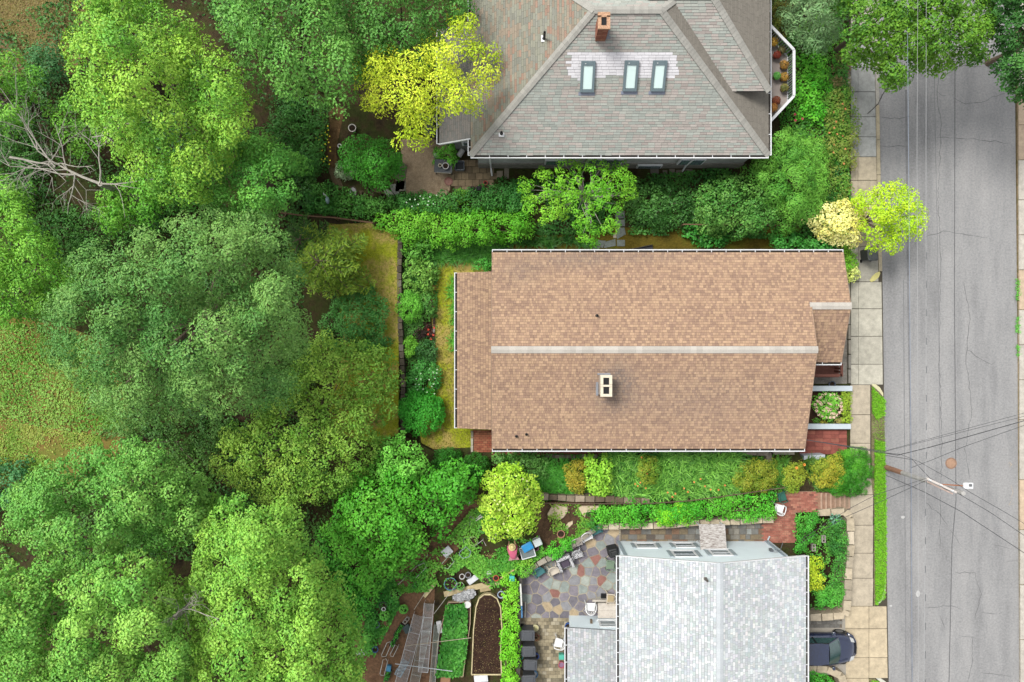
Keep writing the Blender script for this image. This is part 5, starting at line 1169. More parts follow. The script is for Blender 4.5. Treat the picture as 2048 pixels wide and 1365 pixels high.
shrub('hedge', 'lime patch of shrub in front of the clipped hedge row', [(1312, 1022), (1360, 1012), (1388, 1022), (1380, 1048), (1330, 1052), (1310, 1042)], 2.6, 1.5, .22, .08, G(122, 196, 36), G(156, 214, 56), cat='shrub', cover=.8)
shrub('grass_clump', 'dark fine grass clump hanging over the patio corner', ell(1190, 1040, 20, 20), 2.3, 1.6, .2, .22, G(48, 124, 38), G(86, 160, 60), aspect=.1, cover=.35, cat='plant', spread=.4)
shrub('planter_shrub', 'yellow shrub in the stone bed beside the pale roof', [(1614, 1120), (1640, 1118), (1652, 1140), (1645, 1180), (1616, 1185)], 1.9, .7, .22, .1, G(160, 190, 36), G(206, 212, 60), cover=.75)
shrub('planter_shrub', 'dark green plants filling the right side of the stone bed', [(1655, 1045), (1682, 1040), (1692, 1070), (1688, 1150), (1680, 1200), (1655, 1205), (1668, 1140), (1664, 1080)], 1.45, .7, .22, .1, G(46, 104, 42), G(92, 160, 62), cover=.65)
shrub('planter_shrub', 'bushy green plant in the bottom of the stone bed', ell(1652, 1196, 26, 20), 1.5, .7, .2, .1, G(60, 138, 44), G(100, 176, 66), cover=.75)
shrub('planter_shrub', 'green plants beside the red terrace at the head of the stone bed', [(1592, 1028), (1632, 1026), (1634, 1060), (1612, 1100), (1594, 1104)], 1.8, 1.0, .22, .1, G(60, 138, 42), G(100, 174, 64), cover=.75)
shrub('planter_shrub', 'blue-green cabbage-like plant at the corner of the stone bed', ell(1672, 1040, 12, 10), 1.4, .7, .14, .14, G(84, 128, 110), G(120, 158, 140), cover=.7, cat='plant')
shrub('planter_shrub', 'green shrub inside the stone wall at the photo bottom', [(1612, 1348), (1640, 1346), (1668, 1360), (1670, 1400), (1612, 1420)], 1.4, .4, .2, .1, G(56, 140, 40), G(92, 176, 60), cover=.75)
shrub('patio_plant', 'green creeper spilling over the block wall behind the chairs', [(1088, 1112), (1104, 1090), (1130, 1078), (1150, 1082), (1140, 1098), (1110, 1118)], 2.3, BZ, .18, .09, G(72, 164, 40), G(104, 190, 56), cover=.8)
shrub('patio_plant', 'light green plant at the left end of the block wall', [(1030, 1122), (1062, 1118), (1068, 1145), (1050, 1155), (1034, 1142)], 2.2, BZ, .18, .09, G(96, 168, 50), G(150, 190, 70), cover=.7)
shrub('garden_row', 'long light green leafy row beside the dark wall', [(1006, 1152), (1034, 1150), (1036, 1260), (1034, 1390), (1003, 1390), (1004, 1250)], 2.25, BZ, .2, .1, G(108, 186, 36), G(146, 208, 60), cat='plant', cover=.7, amp=.1, stems=10)
for i, (x, y, rx, ry) in enumerate(((1428, 470, 30, 24), (1395, 468, 28, 20), (1570, 482, 32, 20), (1610, 488, 30, 16), (1650, 492, 24, 12))):
    shrub('hosta', ('broad hosta left of the dark rail above the brown roof', 'leftmost broad hosta above the brown roof', 'third hosta from the left above the brown roof', 'fourth hosta from the left above the brown roof', 'rightmost hosta above the brown roof')[i], ell(x, y, rx, ry), 1.75, YZ if x < 1590 else FZ + .6, .24, .2, G(52, 122, 44), G(84, 154, 66), group='hostas above the brown roof', cover=.9, cat='plant')
shrub('bush', 'rounded green shrub left of the dry meadow edge', [(330, 300), (380, 330), (420, 410), (340, 420), (290, 400)], 3.4, BZ, .4, .17, G(62, 118, 44), G(94, 150, 60), cover=.5, amp=.4)
shrub('vine', 'green plants at the foot of the bay window', [(872, 298), (905, 292), (918, 315), (905, 335), (875, 330), (860, 315)], 1.9, YZ, .2, .1, G(76, 150, 42), G(112, 180, 62), cat='plant', cover=.7)
shrub('vine', 'light fern-like plant at the end of the gravel terrace', ell(922, 392, 14, 14), 1.9, YZ, .2, .1, G(108, 168, 50), G(142, 194, 70), cat='plant', cover=.7)
shrub('bush', 'small bush beside the porch roof at the house corner', ell(965, 530, 20, 10), 1.8, YZ, .2, .12, G(66, 142, 50), G(96, 172, 70), cover=.7)
# --- fir with flat fronds and a small open tree with pale branches
def frond_tree(name, label, c, gz, ztop, R, n, A, B, seed, leaf=.2, z0=2.2, bark=BARK, tiers=5, aspect=.3, bare=0.0, cat='tree', thick=.045, dens=16, sag=.35):
    rng = np.random.default_rng(seed); rr_ = random.Random(seed)
    root = thing(name, label, cat, (c[0], c[1], gz), local=False); br = MB(); pos = []; nr = []; al = []; col = []
    br.tube([(c[0], c[1], gz - .1), (c[0] + .05, c[1], (gz + ztop) / 2), (c[0], c[1], ztop)], [thick * 2.2, thick * 1.6, thick * .4], 7)
    A, B = np.array(A), np.array(B)
    for k in range(n):
        f = k / n; z = gz + z0 + (ztop - gz - z0) * f; L = R * (1 - .75 * f) * rr_.uniform(.55, 1.12); a = k * 2.399 + rr_.uniform(-.3, .3)
        d = np.array([math.cos(a), math.sin(a), 0.]); p0 = np.array([c[0], c[1], z]); pts = []
        cv = rr_.uniform(-.35, .35); nd = np.array([-d[1], d[0], 0.])
        B_ = lambda s: p0 + d * L * s + nd * cv * L * s * s + np.array([0, 0, .35 * L * s - sag * L * s * s])
        for s in np.linspace(0, 1, 6): pts.append(B_(s))
        br.tube([tuple(p) for p in pts], [thick * (1 - .8 * s) for s in np.linspace(0, 1, 6)], 5)
        isbare = rr_.random() < bare
        for s in np.linspace(.15, 1, int(dens * L)):
            p = B_(s)
            for side in (-1, 1):
                w = (L * .38 * (1.05 - s) + .12) * rr_.uniform(.45, 1.25); sd = np.array([-d[1], d[0], 0]) * side + d * .6
                m_ = max(2, int(w / (leaf * .38)))
                if isbare and rr_.random() < .85:
                    if rr_.random() < .3: br.tube([tuple(p), tuple(p + sd * w * .5 + np.array([0, 0, .05])), tuple(p + sd * w + rng.normal(0, .08, 3))], [.012, .009, .004], 4)
                    continue
                for j in range(m_):
                    q = p + sd * w * (j + .5) / m_ + rng.normal(0, leaf * .16, 3)
                    pos.append(q); nr.append(np.array([0, 0, 1.]) + rng.normal(0, .35, 3)); al.append(sd + rng.normal(0, .3, 3)); mm = rng.random(); col.append((A * (1 - mm) + B * mm) * rng.uniform(.85, 1.15))
    br.build('trunk', bark, root)
    TRI['n'] += 2 * len(pos)
    leaves('crown', np.array(pos), np.array(nr), leaf * rng.uniform(.7, 1.2, len(pos)), np.array(col), root, LEAF, aspect, .1, np.array(al), .1, rng)
    return root
frond_tree('fir_tree', 'dark fir with flat layered fronds beside the lawn', XY(668, 536, 3), BZ, 6.4, 2.9, 44, G(84, 118, 36), G(140, 158, 50), 41, leaf=.2, z0=.9, aspect=.38, dens=12)
frond_tree('fir_tree', 'small dark fir below the rail fence', XY(612, 486, 3), BZ, 4.4, 1.9, 26, G(46, 84, 32), G(78, 112, 44), 43, leaf=.2, z0=.6, aspect=.38, dens=10)
tree('small_tree', 'small open tree with pale bare branches between the two roofs', [(1030, 372), (1060, 350), (1095, 335), (1105, 312), (1125, 292), (1150, 318), (1175, 322), (1200, 312), (1215, 335), (1250, 318), (1272, 340), (1262, 372), (1270, 390), (1240, 410), (1235, 440), (1225, 470), (1190, 492), (1165, 488), (1150, 455), (1130, 430), (1100, 450), (1070, 440), (1045, 420), (1050, 395)],
     4.4, 3.0, YZ, .3, .13, G(96, 162, 36), G(146, 196, 58), r0=.07, amp=.35, lump=1.0, gap=.3, cover=.75, lobe=.55, lobe_h=.7, limbs=60, bark=DEADWOOD, layers=1, base=XY(1168, 395, 2), aspect=.45)
# --- dead tree
def dead_tree(label, starts, seed):
    r = random.Random(seed)
    b0 = P(*starts[0][0])
    root = thing('dead_tree', label, 'tree', (b0.x, b0.y, BZ), local=False); mb = MB()
    def grow(p, d, L, rad, depth):
        pts = [p]; q = p; dd = d.copy()
        for k in range(4):
            dd = (dd + Vector((r.uniform(-.25, .25), r.uniform(-.25, .25), r.uniform(-.12, .14)))).normalized(); q = q + dd * L / 4
            if q.z < BZ + .3: q.z = BZ + .3
            pts.append(q)
        mb.tube(pts, [rad, rad * .85, rad * .7, rad * .5, rad * .28], 5)
        if depth > 0:
            for k in range(r.randint(4, 5)):
                s = pts[r.randint(1, 4)]; a = r.choice((-1, 1)) * r.uniform(.4, 1.1)
                nd = Matrix.Rotation(a, 3, 'Z') @ dd; nd.z += r.uniform(-.1, .4); grow(s, nd.normalized(), L * r.uniform(.45, .7), rad * .45, depth - 1)
    for (s, e, rad, dep) in starts:
        a, b_ = P(*s), P(*e); grow(a, (b_ - a).normalized(), (b_ - a).length, rad, dep)
    s = P(*starts[0][0])
    mb.tube([(s.x, s.y, BZ - .1), (s.x, s.y, (BZ + s.z) / 2), tuple(s)], [.2, .16, .13], 8)
    mb.build('trunk', DEADWOOD, root)
dead_tree('bare dead tree with whitish twisted limbs at the left', [((200, 368, 6.6), (60, 310, 6.2), .07, 3), ((200, 368, 6.6), (315, 360, 6.4), .045, 1), ((200, 368, 6.6), (180, 270, 6.8), .045, 2), ((150, 350, 6.4), (30, 360, 6.3), .045, 3), ((150, 350, 6.4), (130, 430, 6.0), .038, 2), ((110, 335, 6.4), (60, 180, 6.0), .038, 2), ((20, 315, 6.0), (120, 340, 6.4), .06, 2), ((185, 275, 6.8), (260, 280, 6.9), .035, 2)], 3)
dead_tree('small bare dead tree between the bottom maples', [((350, 1235, 9.5), (372, 1190, 10.8), .05, 3), ((350, 1235, 9.5), (330, 1245, 10.6), .04, 3)], 9)
# --- strap-leaved plants, grasses and ground cover (uncountable)
def straps(name, poly_px, z, n, L, w, A, B, seed, lean=.8, label=None, clump=.35, zoff=0.0):
    rng = np.random.default_rng(seed); poly = [XY(x, y, z) for x, y in poly_px]
    cc = darts(poly, clump, rng)
    if len(cc) == 0: return
    idx = rng.integers(0, len(cc), n); a = rng.uniform(0, 6.283, n); ln = L * rng.uniform(.6, 1.2, n); le = lean * rng.uniform(.5, 1.2, n)
    d = np.c_[np.cos(a), np.sin(a), np.zeros(n)]; s = np.c_[-d[:, 1], d[:, 0], d[:, 2]]
    base = np.c_[cc[idx] + rng.normal(0, clump * .18, (n, 2)), np.full(n, z + zoff)]
    V = []
    for k, f in enumerate((0, .4, .75, 1.0)):
        p = base + d * (ln * le * f ** 1.3)[:, None] + np.array([0, 0, 1]) * (ln * (.85 * f - .55 * le * f * f))[:, None]
        ww = (w * (1, 1, .75, .08)[k]) / 2; V += [p - s * ww, p + s * ww]
    V = np.stack(V, 1).reshape(-1, 3); i = np.arange(n) * 8
    quad = np.concatenate([np.c_[i + 2 * k, i + 2 * k + 1, i + 2 * k + 3, i + 2 * k + 2] for k in range(3)])
    mm = rng.random((n, 1)); col = (np.array(A) * (1 - mm) + np.array(B) * mm) * rng.uniform(.8, 1.2, (n, 1))
    TRI['n'] += 6 * n
    o = bpy.data.objects.new(name, raw_mesh(name, V, quad, np.repeat(col, 8, 0), LEAF)); COL.objects.link(o)
    o['kind'] = 'stuff'
    if label: o['label'] = label; 
    o['category'] = 'plants' if 'lily' in name else 'grass'
    return o
LILY = (G(40, 96, 26), G(130, 180, 78))
straps('daylily_bed', [(1225, 908), (1272, 906), (1278, 970), (1300, 990), (1230, 995), (1222, 960)], YZ + .3, 1100, 1.0, .05, *LILY, 61, label='arching green daylily leaves right of the lime shrub')
straps('daylily_bed', [(1318, 906), (1470, 904), (1480, 940), (1462, 980), (1400, 992), (1310, 992), (1318, 960)], YZ + .3, 3000, 1.0, .05, *LILY, 62, label='broad mass of arching daylily leaves under the eaves of the brown roof')
straps('daylily_bed', [(1075, 930), (1130, 925), (1140, 985), (1085, 988)], YZ + .2, 1300, .7, .03, G(50, 118, 34), G(84, 152, 54), 63, label='dark green daylily leaves between the dogwood and the orange shrub')
straps('daylily_bed', [(872, 492), (985, 490), (1000, 505), (975, 520), (880, 518)], YZ, 1700, .8, .03, G(48, 102, 34), G(80, 134, 50), 64, label='dark arching lily leaves below the long hedge')
straps('daylily_bed', [(1000, 480), (1180, 478), (1190, 492), (1000, 496)], YZ, 900, .6, .03, G(40, 84, 30), G(64, 108, 42), 65, label='shaded lily leaves in front of the brown roof gutter')
straps('daylily_bed', [(560, 700), (640, 690), (630, 760), (590, 780)], BZ, 900, .9, .035, G(44, 84, 28), G(84, 116, 44), 66, label='dark strap leaves under the blue-green maple edge')
straps('daylily_bed', [(900, 560), (916, 560), (916, 700), (902, 700)], YZ, 500, .5, .025, G(80, 150, 50), G(116, 180, 70), 67, label='green strap leaves along the porch roof gutter')
straps('daylily_bed', [(1552, 915), (1575, 920), (1570, 975), (1550, 972)], YZ, 350, .6, .03, G(64, 120, 40), G(110, 150, 60), 68, label='strap leaves between the gold and the small olive spirea')
straps('daylily_bed', [(1610, 915), (1635, 918), (1632, 975), (1608, 972)], .8, 350, .6, .03, G(64, 110, 40), G(110, 140, 60), 69, label='strap leaves between the small spirea and the dark yew mound')
straps('grass_tufts', [(1744, 775), (1768, 800), (1768, 830), (1752, 838), (1744, 825)], .10, 2600, .18, .02, G(96, 160, 34), G(140, 186, 56), 71, lean=.5, clump=.06, label='bright green grass at the top of the verge')
straps('grass_tufts', [(1749, 880), (1768, 885), (1771, 1000), (1771, 1130), (1768, 1195), (1750, 1210), (1748, 990)], .10, 13000, .18, .02, G(84, 150, 28), G(140, 190, 52), 72, lean=.5, clump=.06, label='bright green grass of the long verge beside the road')
straps('grass_tufts', [(1744, 838), (1768, 836), (1769, 885), (1746, 880)], .10, 300, .14, .02, G(110, 150, 50), G(140, 170, 70), 73, lean=.5, clump=.08, label='thin worn grass on the bare middle of the verge')
straps('grass_tufts', [(1742, 1360), (1756, 1362), (1762, 1380), (1742, 1400)], .10, 700, .16, .02, G(110, 180, 30), G(146, 204, 54), 74, lean=.5, clump=.06, label='grass at the lower end of the verge near the driveway')
straps('grass_tufts', [(2031, 560), (2037, 560), (2038, 600), (2031, 600)], .06, 160, .2, .02, G(80, 160, 60), G(120, 190, 80), 75, lean=.7, clump=.1, label='weeds at the far kerb, upper tuft')
straps('grass_tufts', [(2031, 635), (2036, 635), (2037, 665), (2031, 665)], .06, 120, .2, .02, G(80, 160, 60), G(120, 190, 80), 76, lean=.7, clump=.1, label='weeds at the far kerb, middle tuft')
straps('grass_tufts', [(2032, 690), (2036, 690), (2037, 710), (2032, 710)], .06, 80, .2, .02, G(80, 160, 60), G(120, 190, 80), 77, lean=.7, clump=.1, label='weeds at the far kerb, lower tuft')
straps('grass_tufts', [(655, 450), (740, 446), (797, 470), (797, 866), (760, 890), (640, 860), (690, 700)], BZ, 9000, .12, .018, C(160, 178, 40), C(206, 210, 74), 78, lean=.8, clump=.12, label='mossy lawn grass beside the stone wall')
straps('grass_tufts', [(862, 520), (950, 505), (914, 560), (914, 862), (944, 864), (944, 895), (845, 900), (876, 700)], YZ, 4500, .12, .018, C(140, 150, 40), C(196, 182, 90), 79, lean=.8, clump=.12, label='grass of the narrow lawn strip beside the porch')
straps('grass_tufts', [(-40, -40), (160, -40), (150, 100), (110, 130), (20, 80), (-40, 60)], BZ, 9000, .2, .02, C(184, 160, 104), C(160, 160, 76), 80, lean=.9, clump=.1, label='dry grass blades in the upper left corner')
def cover_leaves(name, poly_px, z, n, leaf, A, B, seed, h=.12, label='', aspect=.7, patch=None):
    rng = np.random.default_rng(seed); poly = [XY(x, y, z) for x, y in poly_px]
    xs = [p[0] for p in poly]; ys_ = [p[1] for p in poly]; N = n * 3
    x = rng.uniform(min(xs), max(xs), N); y = rng.uniform(min(ys_), max(ys_), N); k = np_inside(poly, x, y)
    if patch: k &= wave_noise(rng, patch)(x, y) + rng.normal(0, .4, N) > -.15
    x, y = x[k][:n], y[k][:n]; m_ = len(x)
    nz = np.clip(.5 + .5 * wave_noise(rng, .8)(x, y), 0, 1)
    pos = np.c_[x, y, z + .02 + h * nz * rng.uniform(.3, 1, m_)]
    mm = np.clip(.5 + .4 * wave_noise(rng, 1.5)(x, y) + rng.normal(0, .25, m_), 0, 1)[:, None]
    col = (np.array(A) * (1 - mm) + np.array(B) * mm) * rng.uniform(.8, 1.2, (m_, 1))
    TRI['n'] += 2 * m_
    return leaves(name, pos, np.array([0, 0, 1.]) + rng.normal(0, .4, (m_, 3)), leaf * rng.uniform(.6, 1.3, m_), col, None, LEAF, aspect, .15, None, .1, rng, kind='stuff', label=label, cat='ground cover')
cover_leaves('clover_cover', [(-60, 640), (90, 650), (185, 690), (250, 800), (240, 850), (200, 870), (60, 850), (-60, 820)], BZ, 9000, .12, G(94, 140, 46), G(134, 164, 76), 81, .1, 'green clover spread over the upper meadow')
cover_leaves('clover_cover', [(-60, 820), (60, 850), (200, 870), (210, 900), (150, 960), (60, 975), (-60, 950)], BZ, 6000, .11, G(110, 144, 50), G(160, 160, 80), 82, .06, 'sparse weeds on the brown lower meadow', patch=1.2)
cover_leaves('weed_cover', [(-60, 60), (250, -40), (640, 10), (660, 240), (620, 440), (600, 700), (640, 900), (700, 1000), (640, 1100), (380, 1120), (-60, 1140), (-60, 980), (250, 900), (260, 800), (180, 660), (-60, 620)], BZ, 34000, .16, G(44, 88, 34), G(80, 120, 50), 83, .5, 'shaded weeds under the trees on the left', patch=2.0)
cover_leaves('weed_cover', [(600, 300), (650, 390), (700, 405), (800, 388), (905, 390), (1060, 360), (1060, 430), (800, 440), (600, 430)], YZ, 5000, .13, G(48, 100, 36), G(88, 140, 54), 84, .25, 'low green cover around the gravel garden', patch=1.0)
cover_leaves('weed_cover', [(1060, 350), (1270, 352), (1540, 330), (1690, 120), (1700, 440), (1600, 480), (1240, 470), (1060, 470)], YZ, 17000, .14, G(44, 96, 38), G(80, 132, 54), 85, .4, 'low green cover between the two large roofs', patch=1.5)
cover_leaves('weed_cover', [(1540, 100), (1690, -20), (1700, 470), (1640, 480), (1560, 260)], YZ, 7000, .14, G(62, 128, 40), G(112, 164, 58), 86, .3, 'green cover on the bank above the sidewalk')
cover_leaves('weed_cover', [(805, 470), (870, 480), (876, 560), (870, 860), (808, 868)], YZ, 5000, .12, G(50, 108, 42), G(96, 146, 66), 87, .2, 'low plants in the narrow bed along the stone wall', patch=.7)
cover_leaves('weed_cover', [(995, 908), (1555, 908), (1560, 985), (1300, 1000), (1080, 990), (1000, 960)], YZ, 9000, .12, G(54, 112, 38), G(100, 152, 56), 88, .3, 'low plants filling the long flower bed')
cover_leaves('weed_cover', [(1570, 912), (1700, 912), (1690, 985), (1570, 982)], .6, 3000, .1, G(54, 104, 36), G(100, 140, 50), 89, .3, 'low plants around the small spireas')
cover_leaves('weed_cover', [(880, 1090), (960, 1000), (1010, 1060), (1080, 1070), (1090, 1110), (1030, 1150), (1000, 1190), (930, 1130), (870, 1180), (780, 1190), (800, 1150)], BZ, 9000, .13, G(70, 136, 44), G(124, 176, 70), 90, .35, 'leafy weeds and vegetables among the garden pots', patch=.8)
cover_leaves('weed_cover', [(1100, 1006), (1190, 1010), (1190, 1056), (1130, 1090), (1090, 1080)], BZ, 900, .12, G(90, 140, 44), G(150, 160, 70), 91, .2, 'sparse weeds on the bare soil patch', patch=.5)
cover_leaves('weed_cover', [(700, 1180), (790, 1150), (800, 1210), (740, 1330), (700, 1365)], BZ, 3500, .15, G(50, 116, 40), G(92, 156, 60), 92, .4, 'green leaves along the left edge of the garden path', patch=.8)
cover_leaves('weed_cover', [(1596, 1030), (1690, 1040), (1690, 1215), (1620, 1220), (1600, 1120)], .72, 2200, .11, G(56, 116, 40), G(100, 160, 60), 93, .25, 'low plants in the stone bed by the sidewalk', patch=.5)
cover_leaves('vegetable_leaves', [(893, 1208), (935, 1206), (934, 1290), (925, 1352), (872, 1352), (884, 1280)], BZ + .18, 1900, .2, G(46, 112, 36), G(92, 156, 64), 94, .35, 'dark green vegetable leaves filling the long raised bed')
cover_leaves('soil_litter', [(948, 1200), (990, 1196), (1000, 1240), (1000, 1345), (944, 1345)], BZ + .24, 500, .06, C(150, 128, 84), C(120, 104, 60), 95, .02, 'dry scraps on the dark raised bed')
cover_leaves('straw', [(960, 1110), (1040, 1100), (1055, 1120), (1010, 1145), (960, 1140), (930, 1130)], BZ, 1500, .14, C(196, 172, 124), C(170, 150, 96), 96, .05, 'pale straw scattered beside the gardener', aspect=.2)
# --- blossom heads
def blossoms(name, host, pts, r, colA, colB, seed, petals=26, aspect=.8):
    rng = np.random.default_rng(seed); pos = []; nr = []; col = []
    for p in pts:
        d = unit(rng.normal(size=(petals, 3))); d[:, 2] = np.abs(d[:, 2])
        pos.append(np.array(p) + d * r * rng.uniform(.8, 1, (petals, 1))); nr.append(d)
        mm = rng.random((petals, 1)); col.append((np.array(colA) * (1 - mm) + np.array(colB) * mm))
    leaves(name, np.concatenate(pos), np.concatenate(nr), np.full(len(pts) * petals, r * .75), np.concatenate(col), host, PETAL, aspect, .1, None, .05, rng)
hyd = [o for o in bpy.data.objects if o.name.startswith('hydrangea')][0]
rng = np.random.default_rng(3); pts = []
for a in np.linspace(0, 6.283, 22)[:-1]: pts.append(P(1658 + 27 * math.cos(a) * rng.uniform(.88, 1.06), 813 + 24 * math.sin(a) * rng.uniform(.88, 1.06), .78 + rng.uniform(0, .15)))
for k in range(16):
    a, q = rng.uniform(0, 6.28), rng.uniform(.2, .8); pts.append(P(1658 + 26 * q * math.cos(a), 813 + 22 * q * math.sin(a), 1.17 - .25 * q * q))
blossoms('flower_head', hyd, pts, .1, C(250, 232, 206, 1.0), C(246, 204, 192, 1.0), 5)
def scatter_flowers(label, poly_px, z, n, r, A, B, seed, name='flowers'):
    rng = np.random.default_rng(seed); poly = [XY(x, y, z) for x, y in poly_px]; cc = darts(poly, r * 3, rng)[:n]
    root = MB(); 
    pts = [(x, y, z + rng.uniform(-.1, .1)) for x, y in cc]
    pos = []; nr = []; col = []; 
    for p in pts:
        for k in range(6):
            a = k * 1.047 + rng.uniform(-.2, .2); d = np.array([math.cos(a), math.sin(a), .35]); pos.append(np.array(p) + d * r * .5); nr.append(np.array([-d[0] * .5, -d[1] * .5, 1])); mm = rng.random(); col.append(np.array(A) * (1 - mm) + np.array(B) * mm)
    leaves(name, np.array(pos), np.array(nr), np.full(len(pos), r * 1.1), np.array(col), None, PETAL, .55, .1, None, .1, rng, kind='stuff', label=label, cat='flowers')
scatter_flowers('orange lily flowers above the daylily leaves', [(1265, 915), (1300, 912), (1300, 985), (1265, 990)], 2.15, 8, .06, G(236, 146, 84), G(224, 120, 70), 1)
scatter_flowers('orange lily flowers in the lower right of the daylily mass', [(1320, 960), (1480, 945), (1470, 985), (1330, 995)], 2.1, 11, .065, G(236, 146, 84), G(232, 124, 90), 2)
scatter_flowers('orange lily flowers beside the small olive spirea', [(1590, 925), (1612, 928), (1612, 940), (1590, 940)], 2.2, 4, .1, G(240, 150, 70), G(228, 124, 60), 3)
scatter_flowers('tiny yellow flowers left of the gravel path', [(625, 250), (660, 250), (662, 330), (640, 330)], 2.2, 26, .05, G(230, 214, 60), G(214, 196, 50), 4)
scatter_flowers('small white flowers on the bush row below the terrace', [(810, 396), (880, 388), (880, 412), (815, 415)], 2.5, 14, .05, G(230, 232, 226), G(214, 220, 210), 5)
scatter_flowers('small white flowers on the shrub above the clipped bush', [(825, 730), (875, 735), (870, 790), (830, 780)], 2.0, 22, .05, G(226, 232, 220), G(206, 214, 196), 6)
scatter_flowers('red flowers at the edge of the dark leaved clump', [(852, 655), (868, 655), (868, 680), (852, 680)], 1.45, 8, .08, G(206, 84, 66), G(190, 70, 60), 7)
scatter_flowers('pink roses below the white balcony', [(1585, 230), (1605, 228), (1605, 248), (1588, 248)], 2.2, 7, .09, G(206, 70, 104), G(186, 56, 90), 8)
scatter_flowers('orange flowers along the reddish sidewalk hedge', [(1655, 220), (1690, 200), (1695, 330), (1660, 330)], 1.9, 14, .07, G(226, 150, 110), G(210, 130, 90), 9)
scatter_flowers('cream blossoms on the yellow-green dogwood', [(975, 950), (1060, 950), (1070, 1060), (990, 1070)], 4.65, 34, .07, G(240, 236, 186), G(228, 226, 160), 10)
print('leaf triangles', TRI['n'])
# ------------------------------------------------------------------ things
def pm(name, col, rough=.45, **k): return M(name, col, rough, k.pop('var', .06), k.pop('scale', 4.0), bmp=k.pop('bmp', 0.0), spec=k.pop('spec', .4), **k)
# --- car
PAINT = pm('navy_car_paint', C(44, 54, 84), .18, spec=.7, var=.05)
b = PAINT.node_tree.nodes['Principled BSDF']; b.inputs['Coat Weight'].default_value = .6; b.inputs['Coat Roughness'].default_value = .05
BLACKP = pm('black_trim', C(28, 28, 30), .4); CARGLASS = pm('car_glass', C(60, 92, 92), .06, spec=.9); TYRE = pm('tyre_rubber', C(30, 30, 31), .9)
ALLOY = pm('alloy_wheel', C(190, 192, 194), .35, metal=.7); LENS = pm('headlamp_lens', C(206, 208, 206), .15, spec=.8)
car = thing('parked_car', 'dark blue hatchback nosing out from under the pale roof', 'car', P(1640, 1288, SZ) - Vector((.35, 0, 0)), 0)
# body: stations along x (nose at +x): half width at sill, half width at shoulder, shoulder height, top height
S = [(-2.15, .62, .66, .62, .80), (-2.05, .78, .82, .70, .98), (-1.2, .84, .87, .80, 1.0), (0.0, .85, .88, .84, .98), (.75, .85, .87, .84, .94), (1.3, .83, .84, .78, .88), (1.75, .76, .75, .68, .80), (2.0, .60, .58, .58, .70), (2.12, .40, .38, .48, .56)]
vv = []; fs = []
for (x, ws, wd, hs_, ht) in S:
    vv += [(x, -ws, .28), (x, -wd, hs_ * .62), (x, -wd * .985, hs_), (x, -wd * .86, ht - .03), (x, -wd * .45, ht), (x, 0, ht + .012), (x, wd * .45, ht), (x, wd * .86, ht - .03), (x, wd * .985, hs_), (x, wd, hs_ * .62), (x, ws, .28)]
n = 11
for i in range(len(S) - 1):
    for k in range(n - 1): fs.append((i * n + k, (i + 1) * n + k, (i + 1) * n + k + 1, i * n + k + 1))
    fs.append((i * n + n - 1, (i + 1) * n + n - 1, (i + 1) * n, i * n))
fs.append(tuple(range(n))); fs.append(tuple(range((len(S) - 1) * n, len(S) * n))[::-1])
body = MB().add(vv, [f[::-1] for f in fs]).build('body', PAINT, car, smooth=True, bevel=.0)
sub = body.modifiers.new('sub', 'SUBSURF'); sub.levels = 2; sub.render_levels = 2
g_ = MB(); RF = [(-1.9, .72, .98), (-1.45, .62, 1.42), (-.3, .62, 1.47), (.25, .60, 1.42), (.98, .72, .93)]
vv = []
for x, w_, z in RF: vv += [(x, -w_, z), (x, -w_ * .5, z + .025), (x, w_ * .5, z + .025), (x, w_, z)]
for x, w_, z in RF: vv += [(x, -.80, .93), (x, .80, .93)]
fs = []
for i in (1, 2):
    for k in range(3): fs.append((i * 4 + k, (i + 1) * 4 + k, (i + 1) * 4 + k + 1, i * 4 + k + 1))
MB().add(vv, fs).build('roof_panel', PAINT, car, smooth=True)
def quad(name, pts, m, parent, smooth=False): return MB().add(pts, [tuple(range(len(pts)))]).build(name, m, parent, smooth)
ws = []
for j in range(5):
    f = j / 4
    for i in range(7):
        s = -1 + 2 * i / 6; x = .25 + (.98 - .25) * f + .10 * f * (1 - s * s) + .05 * (1 - s * s); y = s * (.60 + .12 * f); z = 1.42 + (.935 - 1.42) * f + .03 * (1 - s * s) * (1 - f)
        ws.append((x, y, z))
MB().add(ws, [(j * 7 + i, (j + 1) * 7 + i, (j + 1) * 7 + i + 1, j * 7 + i + 1) for j in range(4) for i in range(6)]).build('windscreen', CARGLASS, car, smooth=True)
quad('rear_window', [(-1.45, -.6, 1.42), (-1.45, .6, 1.42), (-1.95, .7, .97), (-1.95, -.7, .97)], CARGLASS, car)
